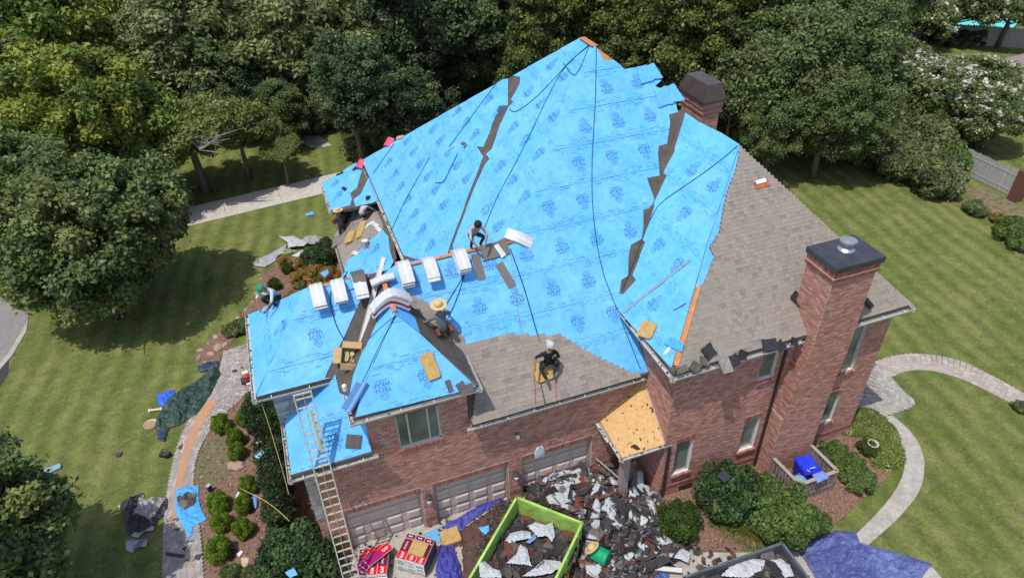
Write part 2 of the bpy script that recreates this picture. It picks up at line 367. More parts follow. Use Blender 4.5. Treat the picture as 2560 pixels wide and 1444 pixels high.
def membrane(rp, P, t_start, wid=1.42, seed=0, logos=True, wr=.020, off=.006, lsc=1.0, step=1.36, rot=0.0):
    rnd = random.Random(seed); tmin = min(p[1] for p in P); tmax = max(p[1] for p in P); k = math.floor((tmin-t_start)/wid); n = 0
    while t_start+k*wid < tmax:
        t0, t1 = t_start+k*wid, t_start+(k+1)*wid; cells = course_cells(P, rp, t0, t1, wid); k += 1
        if not cells: continue
        ph = rnd.uniform(0, 50); idx = {}; b = MB(); vs = []; fs = []
        def hgt(x, t):
            q = noise.noise(Vector((x*.9+ph, t*1.7, seed)))*.6 + noise.noise(Vector((x*2.7+t*1.5+ph, t*3.1-x, seed+3)))*.4
            return off + .018*(1-(t-t0)/wid) + wr*abs(q)
        for c in cells:
            f = []
            for p in c:
                key = (round(p[0], 3), round(p[1], 3))
                if key not in idx: idx[key] = len(vs); vs.append(rp.w(p[0], p[1], hgt(*p)))
                if not f or f[-1] != idx[key]: f.append(idx[key])
            if len(f) > 2 and f[0] == f[-1]: f.pop()
            if len(f) > 2: fs.append(tuple(f))
        b.add(vs, fs); o = b.build('underlayment_sheet', M_BLUE, HOUSE, smooth=True)
        # outward normals
        ups = sum(p.normal.dot(rp.en) for p in o.data.polygons)
        if ups < 0: o.data.flip_normals()
        if not logos: continue
        pm = MB(); x0 = min(p[0] for c in cells for p in c); x1 = max(p[0] for c in cells for p in c)
        ins = lambda x, t: inpoly(x, t, P)
        for row in range(1):
            tc = t0 + wid*.5; flip = ((n+seed) // 2) % 2; x = math.floor(x0/step)*step + rnd.uniform(0, step)
            while x < x1:
                sg = -1 if flip else 1; s_ = .82*lsc
                if all(ins(x+dx, tc+dy) for dx in (-.2, .2) for dy in (-.36, .42)):
                    vv = [rp.w(x+sg*a*s_, tc+sg*c_*s_*.95, hgt(x+sg*a*s_, tc+sg*c_*s_*.95)+.005) for a, c_ in LOGO[0]]
                    m0 = len(pm.v); pm.v += [tuple(q) for q in vv]; pm.f += [tuple(i+m0 for i in f) for f in LOGO[1]]; pm.mi += LOGO[2]; pm.c += [(1, 1, 1)]*len(vv)
                x += step
        for t_, dens in ((t0+.05*wid, .8), (t0+.085*wid, .7), (t0+.12*wid, .4), (t0+.17*wid, .25), (t0+.83*wid, .25), (t0+.88*wid, .5), (t0+.92*wid, .6), (t0+.955*wid, .8)):   # lines of small print
            x = x0
            while x < x1:
                ln = rnd.uniform(.05, .34)
                if rnd.random() < dens and ins(x, t_) and ins(x+ln, t_):
                    h_ = hgt(x, t_)+.006; h2 = hgt(x+ln, t_)+.006; th = rnd.choice((.007, .010, .015))
                    pm.add([rp.w(x, t_, h_), rp.w(x+ln, t_, h2), rp.w(x+ln, t_+th, h2), rp.w(x, t_+th, h_)], [(0, 1, 2, 3)])
                x += ln + rnd.uniform(.03, .22)
        for q in range(int((x1-x0)*2.2)):                                  # nail caps
            x = rnd.uniform(x0, x1); t_ = t0+rnd.uniform(.1, .95)*wid
            if ins(x, t_):
                r_ = .018; h_ = hgt(x, t_)+.006
                pm.add([rp.w(x+r_*math.cos(a), t_+r_*math.sin(a), h_) for a in (0, 1.05, 2.1, 3.14, 4.19, 5.24)], [(0, 1, 2, 3, 4, 5)], mi=1)
        if pm.f: pm.build('printed_lettering', [M_INK, M_INK2], o, kind='stuff')
        n += 1
Fm = [(1512, 154), (1533, 150), (1551, 164), (1561, 174), (1598, 166), (1615, 180), (1646, 189), (1654, 201), (1637, 216), (1658, 225), (1672, 244), (1688, 252), (1694, 281), (1672, 287), (1675, 307), (1667, 360), (1647, 365), (1644, 384), (1649, 439), (1617, 445), (1637, 504), (1622, 521), (1608, 524), (1608, 568), (1603, 598), (1577, 612), (1571, 639), (1570, 690), (1553, 699), (1548, 735), (10.17, 2.30, 0), (10.17, .16, 0), (1585, 938), (1490, 905), (1400, 838), (1282, 850), (1165, 872), (1120, 812), (1055, 765), (1014, 738), (955, 742), (941, 700), (985, 664), (1005, 658), (1180, 625), (6.95, 4.41, 0), (12.08, 9.40, 0), (12.13, 9.36, 0)]
membrane(F, F.poly(Fm), .35, seed=1)
LmA = [(3.62, 19.18, 0), (1260, 199), (1271, 198), (1270, 264), (1249, 266), (1227, 324), (1209, 368), (1193, 367), (1209, 393), (1175, 480), (1122, 625), (4.85, 6.7, 0), (4.0, 8.4, 0), (3.62, 9.4, 0)]
LmB = [(1301, 193), (9.95, 12.87, 0), (12.13, 10.7, 0), (12.13, 9.36, 0), (7.0, 4.38, 0), (5.05, 6.2, 0), (1133, 612), (1188, 466), (1213, 413), (1225, 398), (1216, 386), (1230, 373), (1250, 315), (1271, 269), (1284, 255), (1278, 251), (1300, 211)]
membrane(LP, LP.poly(LmA), .1, seed=2); membrane(LP, LP.poly(LmB), .1, seed=3)
RLm = [(1714, 282), (1707, 310), (1688, 367), (1687, 380), (1659, 432), (1667, 439), (1637, 505), (1636, 520), (1606, 599), (1614, 606), (1582, 688), (1591, 700), (1547, 750), (1547, 775), (1562, 794), (1678, 919), (1690, 885), (1765, 620), (1850, 362), (1804, 333), (1747, 305)]
membrane(RL, RL.poly(RLm), .12, seed=4)
RFm = [(1737, 722), (1755, 712), (1784, 643), (1772, 620), (1796, 580), (1806, 524), (1817, 475), (1837, 426), (1851, 366), (1848, 368), (1765, 620)]
membrane(RF, RF.poly(RFm), .1, seed=5, logos=False)
def uvp(rp, *pts): return [rp.uv(*p) for p in pts]
membrane(DF, DF.poly([(889, 1042), (1140, 981), (1190, 966), (1050, 834), (988, 785), (905, 975)]), .08, seed=6, wr=.016)
membrane(DL, DL.poly([(984, 757), (959, 768), (923, 853), (906, 880), (884, 940), (873, 1000), (879, 1035), (988, 785)]), .05, seed=7, logos=False)
membrane(DR, DR.poly([(986, 759), (1004, 765), (1037, 796), (1050, 834), (989, 786)]), .05, seed=8, logos=False)
EFm = [(-.30, 2.05, 0), (812, 945), (818, 930), (859, 845), (903, 746), (1.48, 4.26, 0), (-.50, 4.27, 0), (-2.60, 2.05, 0)]
membrane(F, F.poly(EFm), .62, seed=9, wr=.055, off=.012)
membrane(EL, EL.poly([(-2.60, 2.06, 0), (-.45, 4.28, 0), (-2.60, 6.40, 0)]), .12, seed=10, wr=.045)
membrane(F, F.poly([(-2.10, .155, 0), (.38, .16, 0), (.38, 1.7, 0), (870, 990), (849, 982), (-.16, 2.1, 0), (-2.12, .16, 0)]), .14, seed=11, wr=.045)
membrane(GL, GL.poly([(-2.08, .16, 0), (.2, 2.44, 0), (-2.08, 2.47, 0)]), .12, seed=12, wr=.035, logos=False)
membrane(QP, QP.poly([(924, 600), (957, 574), (972, 592), (975, 627), (984, 653), (968, 690), (905, 725), (872, 706), (861, 669), (871, 647), (896, 633), (902, 619), (928, 622)]), .1, seed=13, wr=.03)
membrane(QP, QP.poly([(918, 453), (936, 477), (934, 513), (902, 526), (890, 528), (882, 550), (877, 530), (903, 490)]), .1, seed=14, wr=.03, logos=False)
membrane(BP, BP.poly([(919, 450), (930, 430), (948, 500), (930, 508), (890, 517), (884, 500), (903, 485)]), .1, seed=16, logos=False)
membrane(BP, BP.poly([(806, 460), (890, 407), (905, 427), (893, 470), (876, 484), (880, 498), (875, 514), (828, 526)]), .1, seed=15, wr=.02)
# loose flaps and cut-offs of underlayment lying on the slopes are things further down

# ------------------------------------------------------------------ shingles
SH_OLD = [(.290, .250, .215), (.302, .258, .220), (.280, .242, .208), (.308, .262, .224), (.272, .236, .204), (.292, .246, .208)]
def shingles(rp, P, t_start, seed=0, expo=.143, lim=300, pal=SH_OLD, parent=HOUSE, wch=(.13, .16, .19, .22), clip=False, lift=0.0):
    rnd = random.Random(seed); out = []; tmin = min(p[1] for p in P); tmax = max(p[1] for p in P); x0 = min(p[0] for p in P); x1 = max(p[0] for p in P)
    r = 0; t = t_start if t_start+.3 >= tmin else tmin-.03
    while t < tmax:
        x = x0 - rnd.uniform(0, .33); XS = sorted(P[i][0]+(P[(i+1) % len(P)][0]-P[i][0])*(t+expo*.5-P[i][1])/(P[(i+1) % len(P)][1]-P[i][1]) for i in range(len(P)) if (P[i][1] > t+expo*.5) != (P[(i+1) % len(P)][1] > t+expo*.5))
        while x < x1:
            wd0 = wd = rnd.choice(wch); xc = x+wd/2; tc = t+expo*.5; ok = inpoly(xc, tc, P)
            if clip:
                iv = [(max(a_, x), min(c_, x+wd0)) for a_, c_ in zip(XS[0::2], XS[1::2]) if min(c_, x+wd0)-max(a_, x) > .02]; ok = bool(iv)
                if ok: wd = iv[0][1]-iv[0][0]; xc = (iv[0][0]+iv[0][1])/2
            if ok:
                dark = rnd.random() < .13; c = jit(rnd.choice(pal), .045, rnd)
                drop = rnd.uniform(0, .012); L_ = expo*1.3
                M = rp.mat(xc, t+L_/2-drop, .004+lift) @ RX(-.055) @ T(0, 0, .004) @ S(wd-.004, L_, .015 if not dark else .008)
                if dark: c = tuple(q*.84 for q in c)          # the thinner, recessed tab of a laminated shingle
                out.append((M, c))
            x += wd0
        t += expo; r += 1
    emit(out, 'shingle', M_SHINGLE, parent, lim, 'shingle_field')
RFs = [(1683, 917), (1742, 722), (1760, 708), (1788, 643), (1776, 620), (1801, 580), (1811, 524), (1822, 475), (1842, 426), (1854, 368), (2284, 768), (2148, 806)]
Pc = RF.uv(9.95, -1.72); Pd = RF.uv(19.3, -1.72)
pr_ = RF.poly([(1738, 724), (1757, 708), (1786, 643), (1774, 620), (1799, 580), (1809, 524), (1820, 475), (1840, 426), (1852, 368)])
shingles(RF, [Pc] + pr_ + [Pd], Pc[1]-.03, 3, lim=150, parent=ROOF['RF'], clip=True)
e0 = F.uv(3.68, .12); e1 = F.uv(10.15, .12)
st = F.poly([(1612, 936), (1585, 936), (1490, 892), (1400, 838), (1342, 840), (1282, 837), (1165, 862), (1160, 845), (1131, 815), (1100, 782), (1058, 754), (1016, 735), (1000, 760), (1034, 800), (1049, 838), (1120, 906), (1190, 964)])
shingles(F, [e0, e1] + st, e0[1]-.03, 5, lim=130, parent=ROOF['F'], wch=(.22, .28, .32), clip=True, lift=.035)
vDR = lambda u: (1.666+(4.1-u)*sl_)/.916
shingles(DR, [DR.uv(3.96, .15), DR.uv(2.72, .13+.645*(DV-.13)), DR.uv(2.3, vDR(2.3)-.1), DR.uv(3.96, vDR(3.96))], 0.02, 6, lim=0, parent=ROOF['DR'], clip=True)
shingles(QP, QP.poly([(835, 592), (848, 563), (883, 526), (905, 528), (938, 512), (958, 574), (924, 600), (928, 622), (902, 619), (896, 633), (871, 647), (861, 669), (868, 700)]), 0.02, 8, lim=20, parent=ROOF['Q'])
# ridge caps along the right hip of the wing, each a piece of its own
def caps(a, b_, rpa, n, name='ridge_cap'):
    a = Vector(a); b_ = Vector(b_); d = (b_-a).normalized(); out = []
    x = d.cross(Vector((0, 0, 1))).normalized(); z = x.cross(d)
    for i in range(n):
        p = a + (b_-a)*((i+.5)/n)
        for sgn in (-1, 1):
            xx = (x*sgn*.82 - z*.57).normalized(); zz = d.cross(xx)*(1 if d.cross(xx).z > 0 else -1)
            q = p + xx*.07 + z*.005
            M = Matrix(((xx.x, d.x, zz.x, q.x), (xx.y, d.y, zz.y, q.y), (xx.z, d.z, zz.z, q.z), (0, 0, 0, 1))) @ S(.16, (b_-a).length/n*1.1, .012)
            out.append((M, jit(random.choice(SH_OLD), .1)))
    emit(out, name, M_SHINGLE, HOUSE, 300)
caps((19.40, -1.78, 6.80), (14.90, 3.40, 11.42), RF, 30)
# bare boards where the old ridge caps were torn away
def board(p, q, wd, m=M_PLY, h=.03, lift=.02):
    b = MB(); b.bar(Vector(p)+Vector((0, 0, lift)), Vector(q)+Vector((0, 0, lift)), wd, h); return b.build('ridge_board', m, HOUSE)
board((12.13, 9.42, 13.54), (12.13, 10.62, 13.54), .26)
apx = RP(4.964, 0, .916)
bm_ = MB(); Pq = F.poly([(1491, 119), (1512, 155), (1533, 151)]); bm_.add([F.w(p[0], p[1], .012) for p in Pq], [(0, 1, 2)]); bm_.build('exposed_deck_board', M_PLY, HOUSE)
board((1.62, 4.28, 8.83), (-.40, 4.28, 8.83), .2); board((2.9, 4.30, 8.90), (7.0, 4.32, 8.92), .17)
hipA = Vector((9.9, -1.70, 6.87)); hipB = Vector((14.88, 3.41, 11.41)); hd = hipB-hipA
board(hipA+hd*.02, hipA+hd*.36, .17); board((2.02, DV+.1, DZ), (2.02, DVR, DZ), .16)
# ------------------------------------------------------------------ walls
MO = MB()
def wall_panel(O, ex, L, H, name, holes=(), z0=0.0, back=.22, color=M_MORTAR):
    """mortar body of a wall, split round its openings; O = lower left corner of the brick face, ex = direction along it"""
    O = Vector(O); ex = Vector(ex); en = ex.cross(Vector((0, 0, 1)))     # outward
    b = MB(); xs = sorted({0, L} | {h[0] for h in holes} | {h[2] for h in holes}); zs = sorted({0, H} | {h[1] for h in holes} | {h[3] for h in holes})
    for i in range(len(xs)-1):
        for j in range(len(zs)-1):
            xm, zm = (xs[i]+xs[i+1])/2, (zs[j]+zs[j+1])/2
            if any(h[0] < xm < h[2] and h[1] < zm < h[3] for h in holes): continue
            P = O + ex*xm + Vector((0, 0, zs[j])) - en*(back/2)
            M = Matrix(((ex.x, -en.x, 0, P.x), (ex.y, -en.y, 0, P.y), (0, 0, 1, P.z), (0, 0, 0, 1))) @ S(xs[i+1]-xs[i], back, zs[j+1]-zs[j])
            b.box(M)
    return b.build(name, color, HOUSE)
PALB = [(.44, .195, .145), (.46, .21, .16), (.40, .175, .135), (.48, .25, .20), (.37, .165, .13), (.44, .21, .165), (.50, .30, .25), (.32, .15, .125), (.43, .20, .15), (.46, .235, .185), (.47, .275, .225)]
BRICKS = []; SOLD = []
def bricks(O, ex, L, H, holes=(), z0=0.0, seed=0, lo=None, cw=.203, ch=.0652, mo=.012):
    rnd = random.Random(seed); O = Vector(O); ex = Vector(ex); en = ex.cross(Vector((0, 0, 1)))
    r = 0; z = z0
    while z+ch <= H+.001:
        x = -(cw/2+mo/2)*(r % 2); xe = L
        while x < L:
            a, c = max(x, 0), min(x+cw, L)
            segs = [(a, c)]
            for h in holes:
                if z+ch > h[1]+.004 and z < h[3]-.004:
                    ns = []
                    for s0, s1 in segs:
                        if s1 <= h[0] or s0 >= h[2]: ns.append((s0, s1)); continue
                        if s0 < h[0]-.02: ns.append((s0, h[0]))
                        if s1 > h[2]+.02: ns.append((h[2], s1))
                    segs = ns
            for s0, s1 in segs:
                if s1-s0 > .02:
                    P = O + ex*((s0+s1)/2) + Vector((0, 0, z)); pr = .010+rnd.uniform(-.003, .003)
                    M = Matrix(((ex.x, en.x, 0, P.x), (ex.y, en.y, 0, P.y), (0, 0, 1, P.z), (0, 0, 0, 1))) @ T(0, pr/2, 0) @ S(s1-s0, pr, ch)
                    BRICKS.append((M, jit(rnd.choice(PALB), .08, rnd)))
            x += cw+mo
        z += ch+mo; r += 1
def soldiers(O, ex, x0, x1, z, h=.2, proud=.022, seed=1, col=((.33, .125, .09), (.29, .10, .075), (.36, .16, .12)), tilt=0, wd=.0677):
    rnd = random.Random(seed); O = Vector(O); ex = Vector(ex); en = ex.cross(Vector((0, 0, 1))); n = max(1, round((x1-x0)/(wd+.011))); s = (x1-x0)/n
    for i in range(n):
        P = O + ex*(x0+s*(i+.5)) + Vector((0, 0, z))
        M = Matrix(((ex.x, en.x, 0, P.x), (ex.y, en.y, 0, P.y), (0, 0, 1, P.z), (0, 0, 0, 1))) @ T(0, proud/2, 0) @ S(s-.011, proud, h)
        SOLD.append((M, jit(rnd.choice(col), .15, rnd)))
X = Vector((1, 0, 0)); Y = Vector((0, 1, 0))
# garage front: u -1.8 .. 10.2 at v .44
GO = Vector((-1.8, .44, 0)); doors = [(-1.017, 1.717), (2.133, 4.95), (5.458, 8.28)]; dh = [(a+1.8, 0, c+1.8, 2.13) for a, c in doors]
wd_ = [1.29, 4.49, 2.69, 6.02]; dwin = (wd_[0]+1.8, wd_[1], wd_[2]+1.8, wd_[3])
wall_panel(GO, X, 12.0, 4.9408, 'front_wall', dh + [(dwin[0], dwin[1], dwin[2], 4.9408)])
wall_panel(GO+X*2.19+Vector((0, 0, 4.9408)), X, 3.26, 1.58, 'front_wall', [(dwin[0]-2.19, 0, dwin[2]-2.19, dwin[3]-4.9408)])
holes = dh + [(a-.02, 2.13, c+.02, 2.335) for a, _, c, _ in [(h[0], 0, h[2], 0) for h in dh]] + [(0, 2.35, .36, 4.9)]
bricks(GO, X, 12.0, 4.942, holes + [(dwin[0], dwin[1]-.1, dwin[2], 9)], 0, 1)
bricks(GO+X*2.19+Vector((0, 0, 4.9408)), X, 3.26, 1.56, [(dwin[0]-2.19, -.5, dwin[2]-2.19, dwin[3]-4.9408+.2)], 0, 2)
for h in dh: soldiers(GO, X, h[0], h[2], 2.135, .2, .026, 3)
soldiers(GO, X, dwin[0], dwin[2], dwin[3]+.003, .2, .02, 4); soldiers(GO, X, dwin[0]-.06, dwin[2]+.06, dwin[1]-.1, .1, .06, 5)
for x0, x1 in ((0, .78), (3.52, 3.93), (6.75, 7.26), (10.1, 12.0)): soldiers(GO, X, x0, x1, .42, .2, .026, 6)
# corner stones
rnd = random.Random(5); zq = 2.37
while zq < 4.8:
    hq = rnd.uniform(.16, .27); wq = rnd.choice((.24, .36, .36, .3)); c = rnd.choice(((.36, .33, .30), (.42, .37, .32), (.30, .29, .28)))
    m = MB(); m.box(T(-1.8+wq/2-.02, .41, zq) @ S(wq, .07, hq-.015), jit(c)); m.build('stone', M_STONE, HOUSE); zq += hq
# right wing
RLO = Vector((10.2, 1.0, 0)); wall_panel(Vector((10.2, .44, 0)), -Y, 1.89, 6.55, 'wing_side_wall'); bricks(Vector((10.2, .44, 0)), -Y, 1.89, 6.5, (), 0, 7)
wall_panel(Vector((10.2, 2.4, 4.9)), -Y, 1.96, 1.65, 'wing_side_wall'); bricks(Vector((10.2, 2.4, 4.9)), -Y, 1.96, 1.62, (), 0, 8)
RO = Vector((10.2, -1.45, 0)); rw = [(10.68, 1.12, 11.37, 2.88), (13.51, 1.21, 14.2, 2.9), (13.6, 4.88, 14.25, 6.3), (17.45, 3.95, 18.0, 6.1), (17.3, 1.25, 17.85, 2.75)]
rh = [(a-10.2, z0, c-10.2, z1) for a, z0, c, z1 in rw]
wall_panel(RO, X, 8.85, 6.55, 'wing_front_wall', rh)
bricks(RO, X, 8.85, 6.5, [(h[0], h[1]-.09, h[2], h[3]+(.21 if h[3] < 5.9 else 0)) for h in rh], 0, 9)
for h in rh:
    if h[3] < 5.9: soldiers(RO, X, h[0]-.05, h[2]+.05, h[3]+.005, .2, .022, 10)
    soldiers(RO, X, h[0]-.07, h[2]+.07, h[1]-.1, .1, .085, 11, ((.42, .17, .12), (.38, .14, .10), (.46, .21, .16)))
soldiers(RO, X, .0, 4.3, .45, .13, .03, 12); soldiers(RO, X, 6.4, 8.85, .45, .13, .03, 12)
# body of the house behind the faces
b = MB(); b.aabb((-1.55, .66, 0), (10.0, 4.2, 4.85)); b.aabb((.62, .66, 4.85), (3.42, 2.2, 6.5)); b.aabb((-2.0, 2.72, 0), (9.9, 6.1, 6.4)); b.aabb((3.95, 6.1, 0), (18.8, 18.8, 5.6)); b.aabb((10.45, -1.2, 0), (18.8, 6.1, 6.5)); b.aabb((1.62, 9, 0), (3.95, 18.6, 2.9)); b.aabb((1.8, 17.6, 0), (3.95, 20.0, 4.2))
b.build('rear_wall', mat('plain_brick', (.24, .10, .08), .9, .3, 30), HOUSE)
wall_panel(Vector((-2.23, 2.49, 4.4)), X, 2.6, 2.12, 'stone_wall')
rnd = random.Random(8); zq = 4.45
while zq < 6.4:
    xq = -2.24; hq = rnd.uniform(.15, .28)
    while xq < .3:
        wq = rnd.uniform(.2, .5); m = MB(); m.box(T(xq+wq/2, 2.475, zq) @ S(wq-.02, .06+rnd.uniform(0, .02), hq-.02), jit(rnd.choice(((.33, .32, .31), (.40, .37, .34), (.26, .26, .27), (.36, .33, .28))))); m.build('stone', M_STONE, HOUSE); xq += wq
    zq += hq
wall_panel(Vector((.39, 2.4, 4.9)), -Y, 1.96, 1.6, 'dormer_side_wall', color=M_BRICK)
# ------------------------------------------------------------------ front chimney
CH = Vector((14.62, -2.12, 0))
def chimney_block(u0, u1, v0, v1, z0, z1, seed):
    sh = 20 < seed < 60; b = MB(); b.aabb((u0+.012, v0+.012, z0), (u1-.012, v1, z1), (.20, .09, .075)); o = b.build('chimney', M_BRICK if sh else M_MORTAR, HOUSE)
    bricks(Vector((u0+.012, v0+.012, z0)), X, u1-u0-.024, z1-z0, (), 0, seed); bricks(Vector((u0+.012, v1, z0)), -Y, v1-v0-.012, z1-z0, (), 0, seed+1); return o
chimney_block(14.55, 16.45, -2.12, -1.46, 0, 3.2424, 20); 
for i in range(12):      # sloped shoulders, course by course
    t_ = i/11; chimney_block(14.57+.33*t_, 16.43+.14*t_, -2.12, -1.46, 3.2424+.2316*i, 3.2424+.2316*(i+1), 24+2*i)
chimney_block(14.92, 16.6, -2.12, -.92, 6.0216, 9.22, 60)
for k_, (e, z0) in enumerate(((.03, 9.22), (.06, 9.30))):
    b = MB(); b.aabb((14.92-e, -2.12-e, z0), (16.6+e, -.92+e, z0+.08)); b.build('chimney', M_MORTAR, HOUSE)
    for o_, ex_, L_ in ((Vector((14.92-e, -2.12-e, z0)), X, 1.68+2*e), (Vector((14.92-e, -.92+e, z0)), -Y, 1.2+2*e)): soldiers(o_, ex_, 0, L_, .004, .072, .012, 15)
soldiers(Vector((14.92, -2.12, 9.38)), X, -.04, 1.72, 0, .2, .05, 16); soldiers(Vector((14.92, -.92, 9.38)), -Y, -.04, 1.24, 0, .2, .05, 17)
b = MB(); b.aabb((14.92, -2.12, 9.38), (16.6, -.92, 9.6)); b.build('chimney', M_MORTAR, HOUSE)
b = MB(); b.aabb((14.83, -2.22, 9.6), (16.7, -.83, 9.78), (.06, .062, .068)); b.prism([(14.83, -2.22), (16.7, -2.22), (16.7, -.83), (14.83, -.83)], 9.78, 9.80, (.07, .072, .08)); cap = b.build('chimney_cap', mat('cap_metal', (.085, .085, .10), .38, .25, 3, metal=.5), HOUSE)
b = MB(); Mf = T(15.85, -1.42, 9.80); b.lathe([(.27, 0), (.27, .03), (.2, .1), (.2, .16), (.22, .17), (.22, .21), (.2, .22), (.2, .26), (.26, .27), (.26, .34), (.05, .40), (0, .40)], 24, Mf); b.build('flue_cowl', M_METAL, cap, smooth=False)
# rear chimney with a hipped metal cap
def rear_chimney():
    z = 10.55; P = [gz(1703, 262, z), gz(1765, 300, z), gz(1797, 288, z)]; a = P[1]; u0, v0 = 16.62, 8.12; u1, v1 = 17.4, 9.75
    b = MB(); b.aabb((u0, v0, 7.5), (u1, v1, 11.05)); o = b.build('chimney', M_MORTAR, HOUSE)
    bricks(Vector((u0, v0, 8.3)), X, u1-u0, 2.7, (), 0, 80); bricks(Vector((u0, v1, 8.3)), -Y, v1-v0, 2.7, (), 0, 81)
    for e, zz in ((.05, 10.5), (.09, 10.75)):
        m = MB(); m.aabb((u0-e, v0-e, zz), (u1+e, v1+e, zz+.24)); m.build('chimney', M_MORTAR, HOUSE)
        bricks(Vector((u0-e, v0-e, zz)), X, u1-u0+2*e, .235, (), 0, 82); bricks(Vector((u0-e, v1+e, zz)), -Y, v1-v0+2*e, .235, (), 0, 83)
    m = MB(); e = .16; A = [(u0-e, v0-e), (u1+e, v0-e), (u1+e, v1+e), (u0-e, v1+e)]; k = .03; B = [(u0+k, v0+k), (u1-k, v0+k), (u1-k, v1-k), (u0+k, v1-k)]
    vs_ = [(p[0], p[1], 11.0) for p in A] + [(p[0], p[1], 11.1) for p in A] + [(p[0], p[1], 11.75) for p in B]
    m.add(vs_, [(3, 2, 1, 0)] + [(i, (i+1) % 4, 4+(i+1) % 4, 4+i) for i in range(4)] + [(4+i, 4+(i+1) % 4, 8+(i+1) % 4, 8+i) for i in range(4)] + [(8, 9, 10, 11)])
    m.build('chimney_cap', mat('bronze_metal', (.10, .075, .07), .4, .2, 3, metal=.3), HOUSE)
rear_chimney()
emit(SOLD, 'brick', M_BRICK, HOUSE, 220, 'brick_field'); emit(BRICKS, 'brick', M_BRICK, HOUSE, 80, 'brick_field')

# ------------------------------------------------------------------ gutters
def gutter(a, b_, out, name='gutter', step=.85, debris=0, seed=0):
    """a,b: outer top edge; out: outward direction"""
    a = Vector(a); b_ = Vector(b_); o = Vector(out).normalized(); d = (b_-a).normalized(); L = (b_-a).length; W, H = .135, .12
    prof = [(0, 0), (-.015, -.002), (-.02, -.02), (-.045, -H+.01), (-.045, -H+.015), (-W+.006, -H+.015), (-W+.006, -.01), (-W, -.01), (-W, -H), (-.035, -H), (0, -.03)]
    m = MB(); vs_ = []; fs = []
    for p in (a, b_):
        for q in prof: vs_.append(p + o*q[0] + Vector((0, 0, q[1])))
    n = len(prof); fs = [(i, (i+1) % n, n+(i+1) % n, n+i) for i in range(n)]
    m.add(vs_, fs); m.f += [tuple(range(n)), tuple(range(n, 2*n))[::-1]]; m.mi += [0, 0]
    g = m.build(name, M_ALU, HOUSE); bmm = bmesh.new(); bmm.from_mesh(g.data); bmesh.ops.recalc_face_normals(bmm, faces=bmm.faces); bmm.to_mesh(g.data); bmm.free()
    k = max(1, int(L/step))
    for i in range(k):
        p = a + d*(L*(i+.5)/k); q = MB(); q.bar(p + Vector((0, 0, -.004)) + o*.002, p - o*W + Vector((0, 0, .002)), .025, .012); q.build('gutter_bracket', M_WHITE, g)
    if debris:
        r_ = random.Random(seed); q = MB()
        for i in range(int(L*debris)):
            p = a + d*r_.uniform(.05, L-.05) - o*r_.uniform(.04, .11) + Vector((0, 0, -.09)); s_ = r_.uniform(.03, .11)
            q.box(Matrix.Translation(p) @ Matrix.Rotation(r_.uniform(0, 3), 4, 'Z') @ Matrix.Rotation(r_.uniform(-.5, .5), 4, 'X') @ S(s_, s_*.6, .012), r_.choice(((.05, .045, .04), (.09, .08, .07), (.5, .5, .5), (.12, .1, .09))))
        q.build('gutter_debris', M_SCRAP, g, kind='stuff')
    return g
gutter((3.5, 0, 4.964), (10.03, 0, 4.964), -Y, debris=5, seed=1); gutter((-2.24, 0, 4.964), (.55, 0, 4.964), -Y, debris=6, seed=2); gutter((-2.24, 2.45, 4.964), (-2.24, 0, 4.964), -X, debris=8, seed=3)
gutter((-.07, 0, 6.63), (4.1, 0, 6.63), -Y, debris=2, seed=4); gutter((-.07, 1.35, 6.63), (-.07, 0, 6.63), -X, debris=10, seed=5); gutter((4.1, 0, 6.63), (4.1, 1.7, 6.63), X)
gutter((-2.75, 1.92, 6.775), (-.42, 1.92, 6.775), -Y, debris=3, seed=6); gutter((-2.75, 6.5, 6.775), (-2.75, 1.92, 6.775), -X, debris=2, seed=7)
gutter((9.73, -1.89, 6.68), (14.75, -1.89, 6.68), -Y, debris=2, seed=8); gutter((16.72, -1.89, 6.68), (19.49, -1.89, 6.68), -Y); gutter((9.73, 1.85, 6.68), (9.73, -1.89, 6.68), -X, debris=4, seed=9); gutter((19.49, -1.89, 6.68), (19.49, 6.9, 6.68), X)
gutter((3.48, 19.3, 5.835), (3.48, 13.7, 5.835), -X, debris=5, seed=10); gutter((3.48, 13.45, 5.835), (3.48, 9.0, 5.835), -X, debris=5, seed=11)
gutter((1.16, 17.0, 3.02), (1.16, 12.2, 3.02), -X, debris=4, seed=12); gutter((1.28, 20.6, 4.4), (1.28, 17.0, 4.4), -X, debris=4, seed=13); gutter((1.28, 17.0, 4.4), (2.5, 17.0, 4.4), -Y)
# soffits closing the eaves
for a, c in (((-2.1, .14, 4.80), (.39, .5, 4.84)), ((3.66, .14, 4.80), (10.1, .5, 4.84)), ((.06, .14, 6.47), (3.98, .5, 6.51)), ((-2.55, 2.06, 6.62), (.3, 2.55, 6.66)), ((9.86, -1.76, 6.52), (14.9, -1.4, 6.56)), ((16.62, -1.76, 6.52), (19.36, -1.4, 6.56)), ((9.86, -1.4, 6.52), (10.25, 2.0, 6.56)), ((.06, .5, 6.47), (.45, 1.9, 6.51)), ((-2.6, 2.56, 6.62), (-2.1, 6.4, 6.66)), ((3.6, 9, 5.68), (4.0, 19, 5.72))): b = MB(); b.aabb(a, c); b.build('soffit', M_TRIM, HOUSE)
